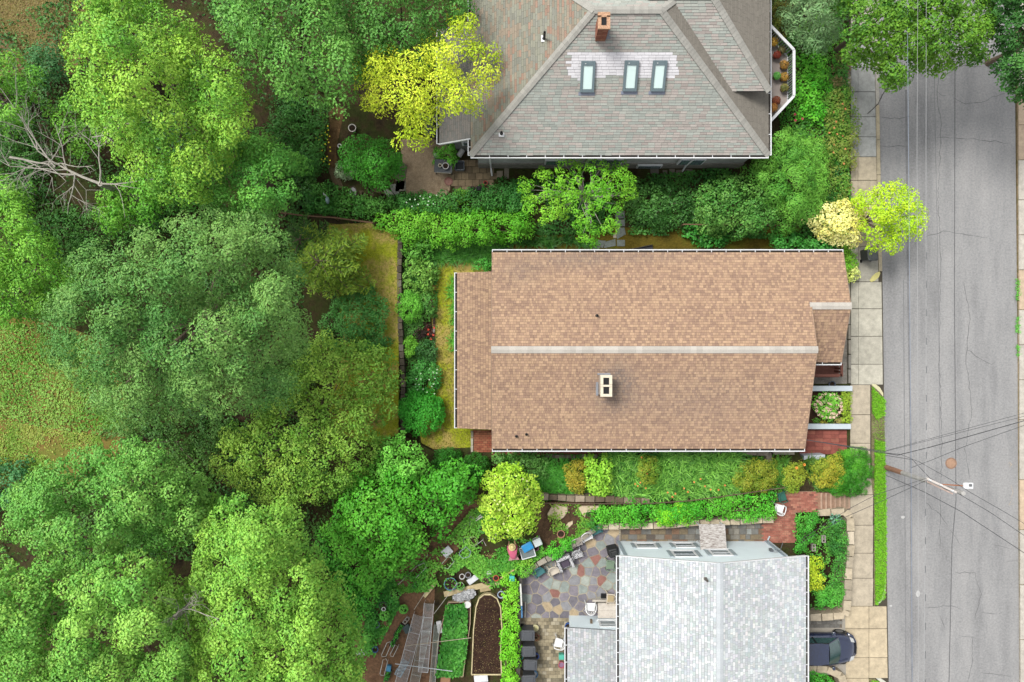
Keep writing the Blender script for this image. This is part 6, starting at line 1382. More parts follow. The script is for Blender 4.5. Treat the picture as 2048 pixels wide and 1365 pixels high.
for s in (-1, 1):
    quad('side_window', [(-1.42, s * .625, 1.41), (.22, s * .605, 1.405), (.9, s * .73, .95), (-1.8, s * .76, .97)], CARGLASS, car)
    MB().beam((.26, s * .6, 1.425), (1.0, s * .735, .94), .05, .04).build('pillar', PAINT, car)
    MB().beam((-.45, s * .63, 1.42), (-.5, s * .77, .95), .05, .04).build('pillar', BLACKP, car)
    MB().beam((-1.42, s * .62, 1.44), (.24, s * .6, 1.435), .04, .04).build('roof_rail', BLACKP, car)
    for x in (1.32, -1.3):
        w_ = thing('w', None, None) if False else None
        wh = MB().tube([(x, s * .68, .31), (x, s * .86, .31)], .31, 20); wh = wh.build('wheel', TYRE, car)
        MB().tube([(x, s * .84, .31), (x, s * .868, .31)], .20, 16).build('rim', ALLOY, wh)
        ar = MB().tube([(x + .37 * math.cos(a_), s * .855, .31 + .37 * math.sin(a_)) for a_ in np.linspace(-.1, 3.24, 12)], .03, 5); ar.build('wheel_arch', BLACKP, car)
    MB().prism([(1.78, s * .42), (2.0, s * .38), (1.92, s * .60), (1.70, s * .70)], .58, .77).build('headlight', LENS, car, bevel=.02)
    mr = MB().box((.72, s * .98, .98), (.14, .22, .14)).build('wing_mirror', PAINT, car, bevel=.04)
    quad('mirror_glass', [(.648, s * .9, .93), (.648, s * 1.06, .93), (.648, s * 1.06, 1.03), (.648, s * .9, 1.03)], GLASS, mr)
    MB().beam((1.05, s * .66, .945), (1.62, s * .5, .85), .02, .02).build('bonnet_crease', PAINT, car)
MB().tube([Vector((x, y, .46)) for x, y in ((1.7, -.78), (1.98, -.62), (2.13, -.34), (2.17, 0), (2.13, .34), (1.98, .62), (1.7, .78))], .09, 8).build('bumper', PAINT, car, smooth=True)
MB().box((2.12, 0, .58), (.08, .6, .12)).build('grille', BLACKP, car)
for s in (-.1, .35): MB().beam((1.06, s - .28, .965), (1.0, s + .18, .985), .02, .015).build('wiper', BLACKP, car)
MB().box((.62, 0, .95), (.3, 1.2, .02)).build('dashboard', BLACKP, car)
for s in (-1, 1): MB().box((-.1, s * .36, .85), (.5, .46, .3)).build('seat', pm('seat_cloth', C(70, 72, 74), .9), car, bevel=.05)
# --- plastic chairs
def make_chair(label, loc, rz, color, cushion=None, slats=True, pattern=None, cat='chair', scale=1.0):
    """monobloc armchair; front looks to local +y"""
    ch = thing('garden_chair', label, cat, loc, rz, group='plastic garden chairs')
    m = pattern or PLAS; col = color
    seat = MB().prism([(-.23, -.2), (.23, -.2), (.26, .24), (-.26, .24)], .40, .425).build('seat', m, ch, color=col, bevel=.01)
    n = 9; arc = [(-.29 * math.cos(a), -.04 - .25 * math.sin(a)) for a in np.linspace(0, math.pi, n)]
    bk = MB()
    for k in range(n - 1):
        if slats and k % 1 == 0:
            (x0, y0), (x1, y1) = arc[k], arc[k + 1]; f = .28
            xa, ya, xb, yb_ = x0 + (x1 - x0) * f, y0 + (y1 - y0) * f, x1 - (x1 - x0) * f, y1 - (y1 - y0) * f
            h0 = .80 if 2 <= k <= 5 else .66
            if 1 <= k <= 6: bk.add([(xa * .86, ya * .86, .41), (xb * .86, yb_ * .86, .41), (xb, yb_, h0), (xa, ya, h0), (xa * .84, ya * .82, .41), (xb * .84, yb_ * .82, .41), (xb * .96, yb_ * .94, h0), (xa * .96, ya * .94, h0)], [(0, 1, 2, 3), (7, 6, 5, 4), (0, 3, 7, 4), (1, 5, 6, 2), (3, 2, 6, 7)])
    if bk.v: bk.build('backrest', m, ch, color=col)
    rim = [(x, y, .66 + .15 * math.sin(math.pi * min(max((k - 1) / 6, 0), 1)) ** .7 if 1 <= k <= 7 else .64) for k, (x, y) in enumerate(arc)]
    MB().tube([(-.28, .22, .60), (-.295, .08, .63)] + rim + [(.295, .08, .63), (.28, .22, .60)], .026, 7).build('arm_rail', m, ch, smooth=True, color=col)
    for s in (-1, 1):
        MB().beam((s * .29, .25, 0), (s * .27, .21, .62), .05, .035).build('leg', m, ch, color=col)
        MB().beam((s * .27, -.30, 0), (s * .23, -.2, .42), .05, .035).build('leg', m, ch, color=col)
    if cushion:
        MB().prism([(-.17, -.16), (.17, -.16), (.19, .2), (-.19, .2)], .43, .49, inset=.06).build('cushion', PLAS, ch, color=cushion, bevel=.02)
    return ch
def at(px, py, z): return P(px, py, z)
def face(dx, dy): return math.atan2(-dx, -(-dy)) if False else math.atan2(dy, dx) - math.pi / 2   # world direction -> yaw
TEAL, CREAMC, WHT = C(62, 128, 132), C(226, 214, 196), C(244, 244, 244, 1.4)
m, t, b = _base('speckled_fabric'); c = ramp(t, noise(t, 26, 2, .6), [(.42, C(60, 56, 66)), (.5, C(226, 226, 228))]); t.links.new(c, b.inputs['Base Color']); b.inputs['Roughness'].default_value = .9; SPECK = m
DIR = face(.42, -.9)
z = YZ + .03
make_chair('teal plastic chair at the left end of the patio row', at(1078, 1143, z + .4) - Vector((0, 0, .4)), DIR + .2, TEAL)
make_chair('cream plastic chair second from the left in the patio row', at(1107, 1141, z + .4) - Vector((0, 0, .4)), DIR, CREAMC)
make_chair('white chair with black speckled cover in the patio row', at(1154, 1108, z + .4) - Vector((0, 0, .4)), DIR - .1, C(232, 232, 234), slats=True, pattern=SPECK)
make_chair('greyish cream chair against the block wall', at(1152, 1085, z + .4) - Vector((0, 0, .4)), DIR, C(214, 204, 196))
make_chair('white plastic chair against the block wall', at(1173, 1073, z + .4) - Vector((0, 0, .4)), DIR, WHT)
make_chair('teal plastic chair half under the grass clump', at(1192, 1060, z + .4) - Vector((0, 0, .4)), DIR, TEAL)
make_chair('faded green slatted chair beside the pale roof gutter', at(1221, 1130, z + .4) - Vector((0, 0, .4)), face(-1, .05), C(128, 150, 126))
make_chair('cream chair with a straw cushion beside the landing', at(1222, 1197, z + .4) - Vector((0, 0, .4)), face(-1, .05), C(232, 218, 198), cushion=C(196, 176, 136))
make_chair('white plastic chair facing away from the blue wall', at(1181, 1215, z + .4) - Vector((0, 0, .4)), face(0, 1), WHT)
make_chair('white plastic chair on the cobbles by the low pale roof', at(1118, 1286, z + .4) - Vector((0, 0, .4)), face(-1, .25), WHT)
make_chair('dark green chair behind the white one on the red terrace', at(1563, 994, z + .4) - Vector((0, 0, .4)), face(1, .3), C(40, 108, 92))
make_chair('white chair on the red brick terrace by the hedge end', at(1558, 1018, z + .4) - Vector((0, 0, .4)), face(.25, 1), WHT)
arm = thing('armchair', 'black and white patterned armchair with a dark seat cushion', 'armchair', at(1129, 1121, z), DIR - .05)
MB().prism([(-.3, -.3), (.3, -.3), (.3, .32), (-.3, .32)], .05, .38).build('base', SPECK, arm, bevel=.04)
MB().prism([(-.42, -.42), (.42, -.42), (.42, -.22), (-.42, -.22)], .05, .78).build('backrest', SPECK, arm, bevel=.07)
for s in (-1, 1): MB().box((s * .36, .08, .33), (.17, .66, .56)).build('armrest', SPECK, arm, bevel=.06)
MB().prism([(-.25, -.2), (.25, -.2), (.24, .26), (-.24, .26)], .385, .47, inset=.05).build('cushion', PLAS, arm, color=C(78, 66, 84), bevel=.03)
bk = thing('covered_grill', 'black covered grill standing at the blue house corner', 'grill', at(1223, 1099, z), .35)
MB().prism([(-.32, -.27), (.28, -.3), (.33, .25), (-.25, .32)], .0, .8, inset=.18).build('cover', pm('black_tarpaulin', C(34, 36, 37), .6, var=.25, bmp=.3), bk, bevel=.06)
MB().box((.05, -.02, .83), (.34, .3, .12)).build('lid_bulge', pm('black_tarpaulin', None), bk, bevel=.05)
sm = thing('black_tray', 'black slatted tray lying left of the cream chair by the landing', 'tray', at(1207, 1196, z), 0)
for k in range(6): MB().box((0, -.2 + .08 * k, .03), (.26, .055, .03)).build('slat', BLACKP, sm)
MB().box((0, 0, .008), (.3, .5, .014)).build('frame', BLACKP, sm)
# --- wheelie bins
def wheelie(label, loc, rz, col):
    w_ = thing('wheelie_bin', label, 'bin', loc, rz, group='dark wheelie bins')
    MB().prism([(-.26, -.3), (.26, -.3), (.26, .3), (-.26, .3)], .06, .95, inset=-.12).build('body', PLAS, w_, color=col, bevel=.02)
    ld = MB(); ld.box((0, .0, .98), (.55, .74, .06)); ld.box((0, 0, 1.02), (.4, .54, .05)); ld.build('lid', PLAS, w_, color=tuple(q * 1.25 for q in col), bevel=.03)
    MB().tube([(-.22, -.4, .95), (.22, -.4, .95)], .02, 6).build('handle', PLAS, w_, color=col)
    for s in (-1, 1): MB().tube([(s * .24, -.3, .09), (s * .3, -.3, .09)], .09, 12).build('wheel', TYRE, w_)
    return w_
DG = C(74, 77, 82)
for k, (x, y, rz, lab) in enumerate(((1056, 1272, 1.57, 'topmost dark wheelie bin beside the dark wall'), (1058, 1304, 1.6, 'second dark wheelie bin from the top beside the dark wall'), (1061, 1331, 1.53, 'third dark wheelie bin with a dented lid beside the dark wall'), (1058, 1362, 1.6, 'lowest dark wheelie bin at the photo bottom'))):
    p = at(x, y, z + .98); wheelie(lab, (p.x, p.y, z), rz - math.pi, DG)
p = at(1744, 508, 1.0); wheelie('grey wheelie bin half hidden under the lime tree', (p.x, p.y, SZ), .1, C(84, 88, 88))
p = at(859, 259, 1.95); wheelie('dark wheelie bin lying open beside the hip roof corner', (p.x, p.y, YZ + .01), 0, C(70, 72, 76))
# --- round pots, buckets, tubs
def pot(label, px, py, gz, r, h, col, fill=SOIL, name='plant_pot', cat='pot', plant=None, group=None, lip=.02, m=PLAS, fillcol=None):
    p = at(px, py, gz + h); o = thing(name, label, cat, (p.x, p.y, gz), random.uniform(0, 6), group=group)
    MB().lathe([(r * .78, 0), (r, h - .03), (r + lip, h - .03), (r + lip, h), (r - .015, h), (r - .03, h * .75), (.001, h * .75)], seg=20).build('shell', m, o, color=col, smooth=False)
    MB().lathe([(r - .028, h * .74), (r - .028, h * .78), (.001, h * .8)], seg=16).build('contents', fill, o, color=fillcol or (1, 1, 1))
    if plant:
        n = int(plant[2]); rng = np.random.default_rng(int(px * 7 + py)); d = unit(rng.normal(size=(n, 3))); d[:, 2] = np.abs(d[:, 2])
        pos = d * np.array([r * 1.15, r * 1.15, r * 1.2]) + np.array([0, 0, h * .85]); mm = rng.random((n, 1))
        leaves('foliage', pos, d + np.array([0, 0, .5]), np.full(n, plant[3] if len(plant) > 3 else .1), (np.array(plant[0]) * (1 - mm) + np.array(plant[1]) * mm) * rng.uniform(.85, 1.15, (n, 1)), o, LEAF, .6, .15, None, .1, rng)
    return o
TERRA, BLK, GRN = C(176, 104, 78), C(44, 46, 48), (G(66, 140, 48), G(110, 172, 70))
bz = BZ + .01
pot('terracotta pot of dark soil on the bare patch above the chairs', 1122, 1069, bz, .2, .3, C(196, 138, 116))
pot('large blue tub of water plants in the vegetable garden', 901, 1169, bz, .34, .34, C(108, 150, 190), name='tub', cat='tub', plant=(*GRN, 60, .09))
pot('pale green pot ring below the dogwood', 946, 1083, bz, .25, .3, C(168, 186, 140), plant=(G(110, 160, 60), G(140, 184, 80), 120, .07))
pot('green rimmed pot of seedlings beside the bare path', 966, 1058, bz, .23, .28, C(140, 170, 124), plant=(*GRN, 120, .08))
pot('cream pot under the dogwood edge', 985, 1072, bz, .2, .26, C(200, 200, 176), plant=(*GRN, 60, .07))
pot('dark round tub near the maple edge with green plant', 791, 1188, bz, .27, .32, C(60, 66, 56), plant=(*GRN, 110, .1))
pot('black pot beside the path left of the wire racks', 766, 1212, bz, .2, .28, BLK)
pot('white bowl lying on the black pot rim', 767, 1219, bz + .02, .1, .32, C(232, 232, 228), cat='bowl', name='bowl')
pot('black pot with leafy plant at the bend of the path', 769, 1232, bz, .24, .3, BLK, plant=(*GRN, 150, .12))
pot('brown rimmed pot left of the wire racks', 807, 1219, bz, .22, .3, C(150, 128, 84), plant=(*GRN, 130, .11))
pot('dark pot among the maple leaves left of the path', 752, 1250, bz, .18, .26, C(70, 92, 112))
pot('white round lid on the vegetable bed corner', 935, 1210, bz + .28, .17, .06, C(244, 244, 240), name='round_lid', cat='lid', fill=PLAS, fillcol=C(244, 244, 240))
pot('orange red pot at the end of the long board', 992, 1157, bz, .15, .24, C(206, 96, 64))
pot('dark green pot left of the orange red pot', 980, 1161, bz, .15, .24, C(50, 82, 70))
pot('maroon pot standing on the long board', 970, 1163, bz + .08, .16, .24, C(110, 66, 64))
pot('white bucket left of the white tray', 924, 1154, bz, .14, .26, C(226, 226, 222), cat='bucket', name='bucket')
pot('grey bucket between white bucket and white tray', 936, 1151, bz, .15, .26, C(150, 150, 156), cat='bucket', name='bucket')
pot('pale green tub right of the large blue tub', 921, 1173, bz, .2, .3, C(190, 204, 176), plant=(*GRN, 70, .08))
pot('pale blue bucket at the head of the dark bed', 1002, 1190, bz, .18, .3, C(190, 204, 230), cat='bucket', name='bucket')
pot('dark round pot beside the pink broken tiles', 932, 1082, bz, .15, .26, C(70, 84, 84))
pot('round brown pot left of the framed table', 1041, 1114, bz, .15, .26, C(150, 126, 96))
pot('purple pot right of the framed table', 1072, 1097, bz, .14, .25, C(110, 54, 92))
pot('cream bucket beside the topmost wheelie bin', 1071, 1257, z, .16, .32, C(232, 224, 178), cat='bucket', name='bucket', fill=PLAS, fillcol=C(212, 206, 150))
pot('red pot with dry stems beside the topmost wheelie bin', 1073, 1276, z, .17, .28, C(190, 84, 76), plant=(G(90, 70, 56), G(130, 96, 70), 50, .12))
pot('small teal bucket between the second and third bins', 1041, 1315, z, .14, .4, C(60, 160, 150), cat='bucket', name='bucket')
pot('deep blue bucket right of the second bin', 1073, 1314, z, .14, .34, C(40, 84, 166), cat='bucket', name='bucket')
pot('bright blue bucket with white mop below the third bin', 1068, 1350, z, .2, .34, C(48, 132, 190), cat='bucket', name='bucket', fill=PLAS, fillcol=C(222, 226, 230))
pot('blue tub tucked under the low pale roof corner', 1137, 1255, z, .2, .34, C(38, 92, 172), cat='tub', name='tub')
pot('pink rimmed bucket on the cobbles by the low roof', 1123, 1331, z, .17, .3, C(190, 96, 104), cat='bucket', name='bucket', fill=PLAS, fillcol=C(156, 120, 150))
pot('white pot behind the white chair on the cobbles', 1132, 1278, z, .12, .3, C(236, 236, 234))
pot('black pot with plant at the edge of the maple by the path', 735, 1275, bz, .22, .28, BLK, plant=(*GRN, 140, .13))
pot('blue pot at the lower left end of the garden path', 750, 1300, bz, .16, .26, C(54, 100, 150))
pot('round terracotta dish on the gravel terrace', 897, 363, YZ + .02, .22, .06, C(156, 96, 78), cat='dish', name='dish', fill=PLAS, fillcol=C(160, 100, 82))
pot('white rimmed pot of dark soil near the gravel path', 704, 256, YZ + .02, .2, .34, C(226, 220, 212))
pot('white small pot beside the dark bush', 679, 292, YZ + .02, .1, .2, C(232, 232, 228))
pot('small red pot at the right end of the terrace slabs', 971, 366, YZ + .02, .11, .2, C(190, 64, 44))
pot('dark pot of black flowers below the terrace slabs', 945, 381, YZ + .02, .18, .24, BLK, plant=(G(36, 36, 44), G(80, 50, 60), 80, .1))
pot('second dark pot of black flowers below the terrace slabs', 958, 380, YZ + .02, .18, .24, BLK, plant=(G(36, 36, 44), G(60, 60, 70), 80, .1))
pot('dark blue pot on the grey gravel by the porch', 1665, 769, FZ + .02, .17, .26, C(84, 96, 116))
def cuboid(name, label, cat, px, py, gz, sx, sy, sz, rz, col, m=PLAS, bevel=.02, tilt=0, extra=None):
    p = at(px, py, gz + sz); o = thing(name, label, cat, (p.x, p.y, gz), rz)
    return o
def tray(label, px, py, gz, sx, sy, h, rz, col, name='tray', cat='tray', inner=None):
    p = at(px, py, gz + h); o = thing(name, label, cat, (p.x, p.y, gz), rz)
    MB().box((0, 0, .015), (sx, sy, .03)).build('floor', PLAS, o, color=inner or col)
    w_ = MB()
    for (x, y, a, b_) in ((-sx / 2, 0, .03, sy), (sx / 2, 0, .03, sy), (0, -sy / 2, sx - .03, .03), (0, sy / 2, sx - .03, .03)): w_.box((x, y, h / 2), (a, b_, h))
    w_.build('rim', PLAS, o, color=col, bevel=.006)
    return o
def lid_box(label, px, py, gz, sx, sy, h, rz, col, name='storage_box', cat='box', lidcol=None):
    p = at(px, py, gz + h); o = thing(name, label, cat, (p.x, p.y, gz), rz)
    MB().prism([(-sx / 2, -sy / 2), (sx / 2, -sy / 2), (sx / 2, sy / 2), (-sx / 2, sy / 2)], 0, h - .03, inset=-.06).build('body', PLAS, o, color=col, bevel=.02)
    MB().box((0, 0, h - .01), (sx * 1.1, sy * 1.1, .05)).build('lid', PLAS, o, color=lidcol or col, bevel=.025)
    MB().box((0, 0, h + .018), (sx * .82, sy * .8, .012)).build('lid_panel', PLAS, o, color=tuple(q * 1.05 for q in (lidcol or col)), bevel=.02)
    return o
lid_box('bright blue plastic box on the framed garden table', 1055, 1095, bz + .55, .55, .38, .2, .5, C(30, 150, 214))
lid_box('white crate behind the bright blue box', 1075, 1086, bz, .42, .36, .55, .42, C(220, 230, 228))
lid_box('white tray lying flat in the vegetable garden', 945, 1160, bz, .3, .56, .06, -.95, C(232, 236, 240), name='white_tray', cat='tray')
lid_box('turquoise box at the top of the light green row', 1024, 1158, bz, .26, .26, .5, 0, C(70, 200, 190))
lid_box('white broken panel beside the white tray', 977, 1147, bz, .28, .26, .06, .3, C(224, 226, 222), name='panel', cat='panel')
lid_box('turquoise bucket box on the cobbles by the low roof', 1123, 1315, z, .28, .26, .34, 0, C(90, 196, 172))
lid_box('blue box on the path at the lower left of the garden', 777, 1338, bz, .24, .3, .25, -.1, C(70, 150, 190))
lid_box('dark green crate left of the wire racks', 814, 1259, bz, .36, .4, .25, .5, C(50, 74, 74))
lid_box('white plastic sack by the left edge of the path', 722, 1306, bz, .5, .4, .25, .5, C(232, 234, 234), name='sack', cat='sack')
lid_box('white sheet bundle among the garden pots', 894, 1104, bz, .5, .42, .16, .7, C(232, 234, 238), name='sheet_bundle', cat='bundle')
lid_box('white bag between the racks and the green bed', 879, 1255, bz, .26, .6, .2, .15, C(232, 232, 234), name='sack', cat='sack')
lid_box('white torn bag at the foot of the dark bed', 962, 1358, bz, .7, .36, .2, .1, C(236, 238, 240), name='sack', cat='sack')
lid_box('brown cardboard at the foot of the green bed', 891, 1360, bz, .5, .3, .12, -.1, C(176, 130, 92), name='cardboard', cat='cardboard')
tr = tray('clear grey tub standing on the terrace slabs', 919, 331, YZ + .02, .5, .5, .3, 0, C(140, 148, 156), name='tub', cat='tub', inner=C(60, 66, 74))
lid_box('small white square box on the gravel terrace', 872, 311, YZ + .02, .24, .24, .5, 0, C(176, 176, 172))
bt = thing('garden_table', 'dark grey square table holding a white ringed pot', 'table', (at(887, 333, 1.75).x, at(887, 333, 1.75).y, YZ + .02), -.06)
MB().box((0, 0, .68), (1.0, .72, .05)).build('table_top', PLAS, bt, color=C(62, 70, 78), bevel=.01)
for sx_ in (-1, 1):
    for sy_ in (-1, 1): MB().box((sx_ * .44, sy_ * .3, .33), (.05, .05, .66)).build('leg', PLAS, bt, color=C(54, 60, 66))
MB().box((0, -.36, .66), (.9, .05, .05)).build('apron', PLAS, bt, color=C(190, 186, 170))
pot('white ringed black pot on the dark grey table', 891, 332, YZ + .73, .17, .2, C(214, 212, 206))
pot('small cream pot on the dark grey table', 880, 331, YZ + .73, .09, .14, C(206, 200, 176))
wb = thing('watering_can', 'white cylinder can lying beside the bay window', 'can', at(922, 308, 1.4), 1.0)
MB().tube([(-.22, 0, .16), (.22, 0, .2)], .15, 14).build('body', PLAS, wb, color=C(206, 206, 204)); MB().tube([(.22, 0, .2), (.4, 0, .34)], .025, 6).build('spout', PLAS, wb, color=C(206, 206, 204))
ht = thing('framed_table', 'white framed glass table beside the gardener', 'table', (at(1055, 1105, 2.25).x, at(1055, 1105, 2.25).y, BZ), .28)
fr = MB()
for (x, y, a, b_) in ((-.38, 0, .04, .66), (.38, 0, .04, .66), (0, -.31, .72, .04), (0, .31, .72, .04)): fr.box((x, y, .53), (a, b_, .04))
fr.build('frame', WHITE, ht); MB().box((0, 0, .525), (.72, .58, .012)).build('pane', pm('cloudy_glass', C(120, 132, 132), .15, spec=.6), ht)
for sx_ in (-1, 1):
    for sy_ in (-1, 1): MB().box((sx_ * .36, sy_ * .29, .255), (.04, .04, .51)).build('leg', WHITE, ht)
gn = MB().prism([(-.06, -.12), (.06, -.12), (.05, .1), (0, .16), (-.05, .1)], 0, .5, inset=.3)
o = thing('heron_statue', 'pale blue-grey heron statue in the dark bush', 'statue', at(651, 398, 2.6) - Vector((0, 0, 1.2)), .1)
MB().lathe([(.01, .55), (.09, .62), (.13, .75), (.10, .92), (.03, 1.0)], seg=12, sx=.8, sy=1.6).build('body', PLAS, o, color=C(168, 196, 200), smooth=True)
MB().tube([(0, .18, .95), (-.03, .26, 1.1), (-.05, .22, 1.25), (-.07, .34, 1.28)], [.035, .028, .035, .008], 7).build('neck', PLAS, o, color=C(220, 224, 222))
for s in (-1, 1): MB().tube([(s * .04, 0, 0), (s * .03, 0, .62)], .012, 5).build('leg', PLAS, o, color=C(110, 110, 100))
o = thing('black_bench', 'long black plastic tray leaning by the brown roof gutter', 'tray', at(1285, 499, YZ + .3), .2)
MB().box((0, 0, -.24), (1.25, .3, .05)).build('floor', BLACKP, o); MB().box((0, .14, -.15), (1.25, .03, .2)).build('side', BLACKP, o); MB().box((0, -.14, -.15), (1.25, .03, .2)).build('side', BLACKP, o)
ac = thing('slatted_bench', 'grey slatted bench frame above the dark bin', 'bench', (at(857, 236, 1.6).x, at(857, 236, 1.6).y, YZ + .02), 0)
for k in range(3): MB().box((0, -.14 + .14 * k, .5), (1.0, .1, .03)).build('slat', PLAS, ac, color=C(96, 100, 104))
for s in (-1, 1): MB().box((s * .46, 0, .24), (.05, .36, .48)).build('leg', PLAS, ac, color=C(96, 100, 104))
# --- raised beds
def bed(label, px, h, col, soil, w=.06):
    pts = [P(x, y, BZ + h) for x, y in px]; root = thing('raised_bed', label, 'raised bed', (pts[0].x, pts[0].y, BZ), local=False)
    for a, b_ in zip(pts, pts[1:] + pts[:1]):
        MB().beam((a.x, a.y, BZ + h / 2), (b_.x, b_.y, BZ + h / 2), w, h).build('board', OBJ, root, color=vary(col, random, .9, 1.08))
    MB().prism([(p.x, p.y) for p in pts], BZ - .02, BZ + h - .05).build('soil', soil, root)
DKSOIL = ground_material('rich_soil', [C(56, 40, 34), C(74, 54, 44), C(48, 36, 30)], 1.8, 10.0)
bed('long raised bed of dark bare soil with a rounded head', [(943, 1350), (947, 1260), (952, 1215), (958, 1198), (968, 1190), (982, 1190), (994, 1198), (1001, 1215), (1004, 1260), (1001, 1300), (1003, 1350)], .3, C(222, 206, 162), DKSOIL)
bed('raised bed full of dark green vegetables', [(868, 1352), (876, 1280), (890, 1225), (896, 1206), (941, 1204), (940, 1250), (930, 1320), (926, 1354)], .25, C(196, 172, 144), DKSOIL, .04)
def plank(label, a, b_, z0, w, h, col, name='board'):
    p, q = P(*a, z0), P(*b_, z0)
    o = MB().beam((p.x, p.y, z0), (q.x, q.y, z0), w, h)
    o.build(name, OBJ, label=label, cat='board', color=col, bevel=.008)
plank('long pale board lying above the dark raised bed', (888, 1189), (1001, 1163), BZ + .05, .3, .08, C(214, 196, 152))
plank('short board lying beside the clear plastic sheet', (960, 1181), (981, 1177), BZ + .04, .22, .07, C(190, 172, 132))
plank('wedge board leaning at the top of the wire racks', (848, 1194), (872, 1165), BZ + .14, .2, .05, C(222, 206, 158))
plank('thin white pole beside the cinder blocks', (922, 1062), (965, 1033), BZ + .07, .07, .06, C(238, 236, 228), 'pole')
plank('second thin white pole beside the cinder blocks', (924, 1059), (962, 1030), BZ + .07, .05, .06, C(226, 226, 222), 'pole')
plank('narrow pale plank between the straw and the block wall', (1000, 1158), (1028, 1140), BZ + .05, .08, .06, C(214, 190, 140))
plank('thin white stick lying above the green creeper', (1028, 1128), (1056, 1112), BZ + .05, .03, .03, C(238, 230, 206), 'stick')
plank('long bamboo stick across the green bed', (812, 1292), (942, 1276), BZ + .75, .03, .03, C(206, 192, 170), 'stick')
plank('white pipe across the racks and the green bed', (790, 1328), (905, 1343), BZ + .78, .035, .035, C(214, 222, 226), 'pipe')
plank('grey stick slanting from the racks to the blue tub', (868, 1228), (915, 1166), BZ + .5, .03, .03, C(190, 186, 178), 'stick')
plank('pale stick above the wire racks', (828, 1220), (850, 1186), BZ + .3, .025, .025, C(210, 204, 190), 'stick')
plank('white edging strip along the upper garden path', (796, 1170), (856, 1110), BZ + .05, .05, .05, C(196, 190, 172), 'edging')
plank('white plank leaning on the patio fence', (1041, 1168), (1043, 1212), BZ + .25, .09, .04, C(236, 236, 230))
plank('blue plank leaning at the patio corner', (1043, 1212), (1044, 1236), BZ + .15, .08, .04, C(96, 150, 200))
plank('white post lying at the edge of the flagstones', (1051, 1204), (1050, 1235), YZ + .1, .07, .07, C(220, 214, 200))
# cinder blocks
def cinder(label, px, py, gz, rz):
    p = at(px, py, gz + .19); o = MB()
    for (x, y, a, b_) in ((0, -.085, .4, .03), (0, .085, .4, .03), (-.185, 0, .03, .14), (.185, 0, .03, .14), (0, 0, .03, .14)): o.box((x, y, .095), (a, b_, .19))
    q = MB()
    R = Matrix.Rotation(rz, 3, 'Z')
    q.add([R @ Vector(v) + Vector((p.x, p.y, gz)) for v in o.v], o.f)
    q.build('cinder_block', M('cinder_concrete', C(190, 184, 174), .95, .12, 9), label=label, cat='cinder block', group='cinder blocks')
cinder('upper right of the two cinder blocks in the stone bed', 1648, 1079, .72, 1.6); cinder('lower left of the two cinder blocks in the stone bed', 1628, 1096, .72, 1.6)
cinder('upper cinder block beside the white poles', 940, 1040, BZ + .01, .8); cinder('lower cinder block beside the white poles', 930, 1051, BZ + .01, .8)
cinder('cinder block left of the wire racks', 812, 1242, BZ + .01, .9)
# wire racks and frames lying in the garden
def rack(label, a, b_, w, z0, n_long, n_cross, col=METAL, r=.009, tilt=0.0, name='wire_rack'):
    p, q = P(*a, z0), P(*b_, z0); d = q - p; L = d.length; rz = math.atan2(d.y, d.x)
    o = thing(name, label, 'wire rack', ((p.x + q.x) / 2, (p.y + q.y) / 2, BZ), rz, group='wire racks heaped in the garden')
    h = z0 - BZ
    fr = MB(); fr.tube([(-L / 2, -w / 2, h), (L / 2, -w / 2, h + tilt), (L / 2, w / 2, h + tilt), (-L / 2, w / 2, h), (-L / 2, -w / 2, h)], r * 1.6, 6)
    fr.build('frame', col, o)
    for k in range(1, n_long):
        y = -w / 2 + w * k / n_long; MB().tube([(-L / 2, y, h), (L / 2, y, h + tilt)], r * .8, 4).build('wire', col, o)
    for k in range(1, n_cross):
        x = -L / 2 + L * k / n_cross; MB().tube([(x, -w / 2, h + tilt * k / n_cross), (x, w / 2, h + tilt * k / n_cross)], r, 4).build('cross_wire', col, o)
    for x in (-L / 2, L / 2):
        for y in (-w / 2, w / 2): MB().tube([(x, y, 0), (x, y, h + (tilt if x > 0 else 0))], r, 4).build('foot', col, o)
    return o
WIRE2 = M('grey_green_wire', C(206, 214, 206), .5, .1)
rack('long wire rack at the left of the heap', (800, 1372), (838, 1232), .6, BZ + .5, 10, 4)
rack('long wire rack in the middle of the heap', (826, 1380), (856, 1236), .5, BZ + .42, 9, 5, WIRE2)
rack('wide wire rack on top of the heap near the board', (846, 1345), (858, 1208), .52, BZ + .6, 9, 5)
rack('short pale blue wire shelf at the lower left of the heap', (795, 1352), (812, 1322), .36, BZ + .7, 7, 3, M('pale_blue_wire', C(180, 206, 220), .5, .05), .012)
rack('narrow wire rack at the right edge of the heap', (864, 1375), (874, 1250), .3, BZ + .35, 6, 4, WIRE2)
def frame_loop(label, px, z0, r=.018, m=METAL, name='metal_frame'):
    pts = [P(x, y, z0) for x, y in px]; mb = MB().tube([(p.x, p.y, p.z) for p in pts], r, 6)
    for k in (0, len(pts) // 2): mb.tube([(pts[k].x, pts[k].y, BZ - .02), (pts[k].x, pts[k].y, z0)], r, 5)
    mb.build(name, m, label=label, cat='metal frame')
GALV = M('frame_grey', C(206, 206, 200), .5, .1)
frame_loop('rounded frame hoop left of the wire racks', [(763, 1310), (774, 1286), (780, 1284), (782, 1290), (772, 1313), (764, 1314), (763, 1310)], BZ + .3, m=GALV)
frame_loop('second rounded frame hoop left of the wire racks', [(780, 1310), (790, 1290), (796, 1294), (786, 1314), (780, 1312)], BZ + .3, m=GALV)
frame_loop('tall rounded frame hoop at the lower left of the racks', [(760, 1348), (766, 1320), (772, 1318), (775, 1324), (768, 1352), (760, 1350)], BZ + .3, m=GALV)
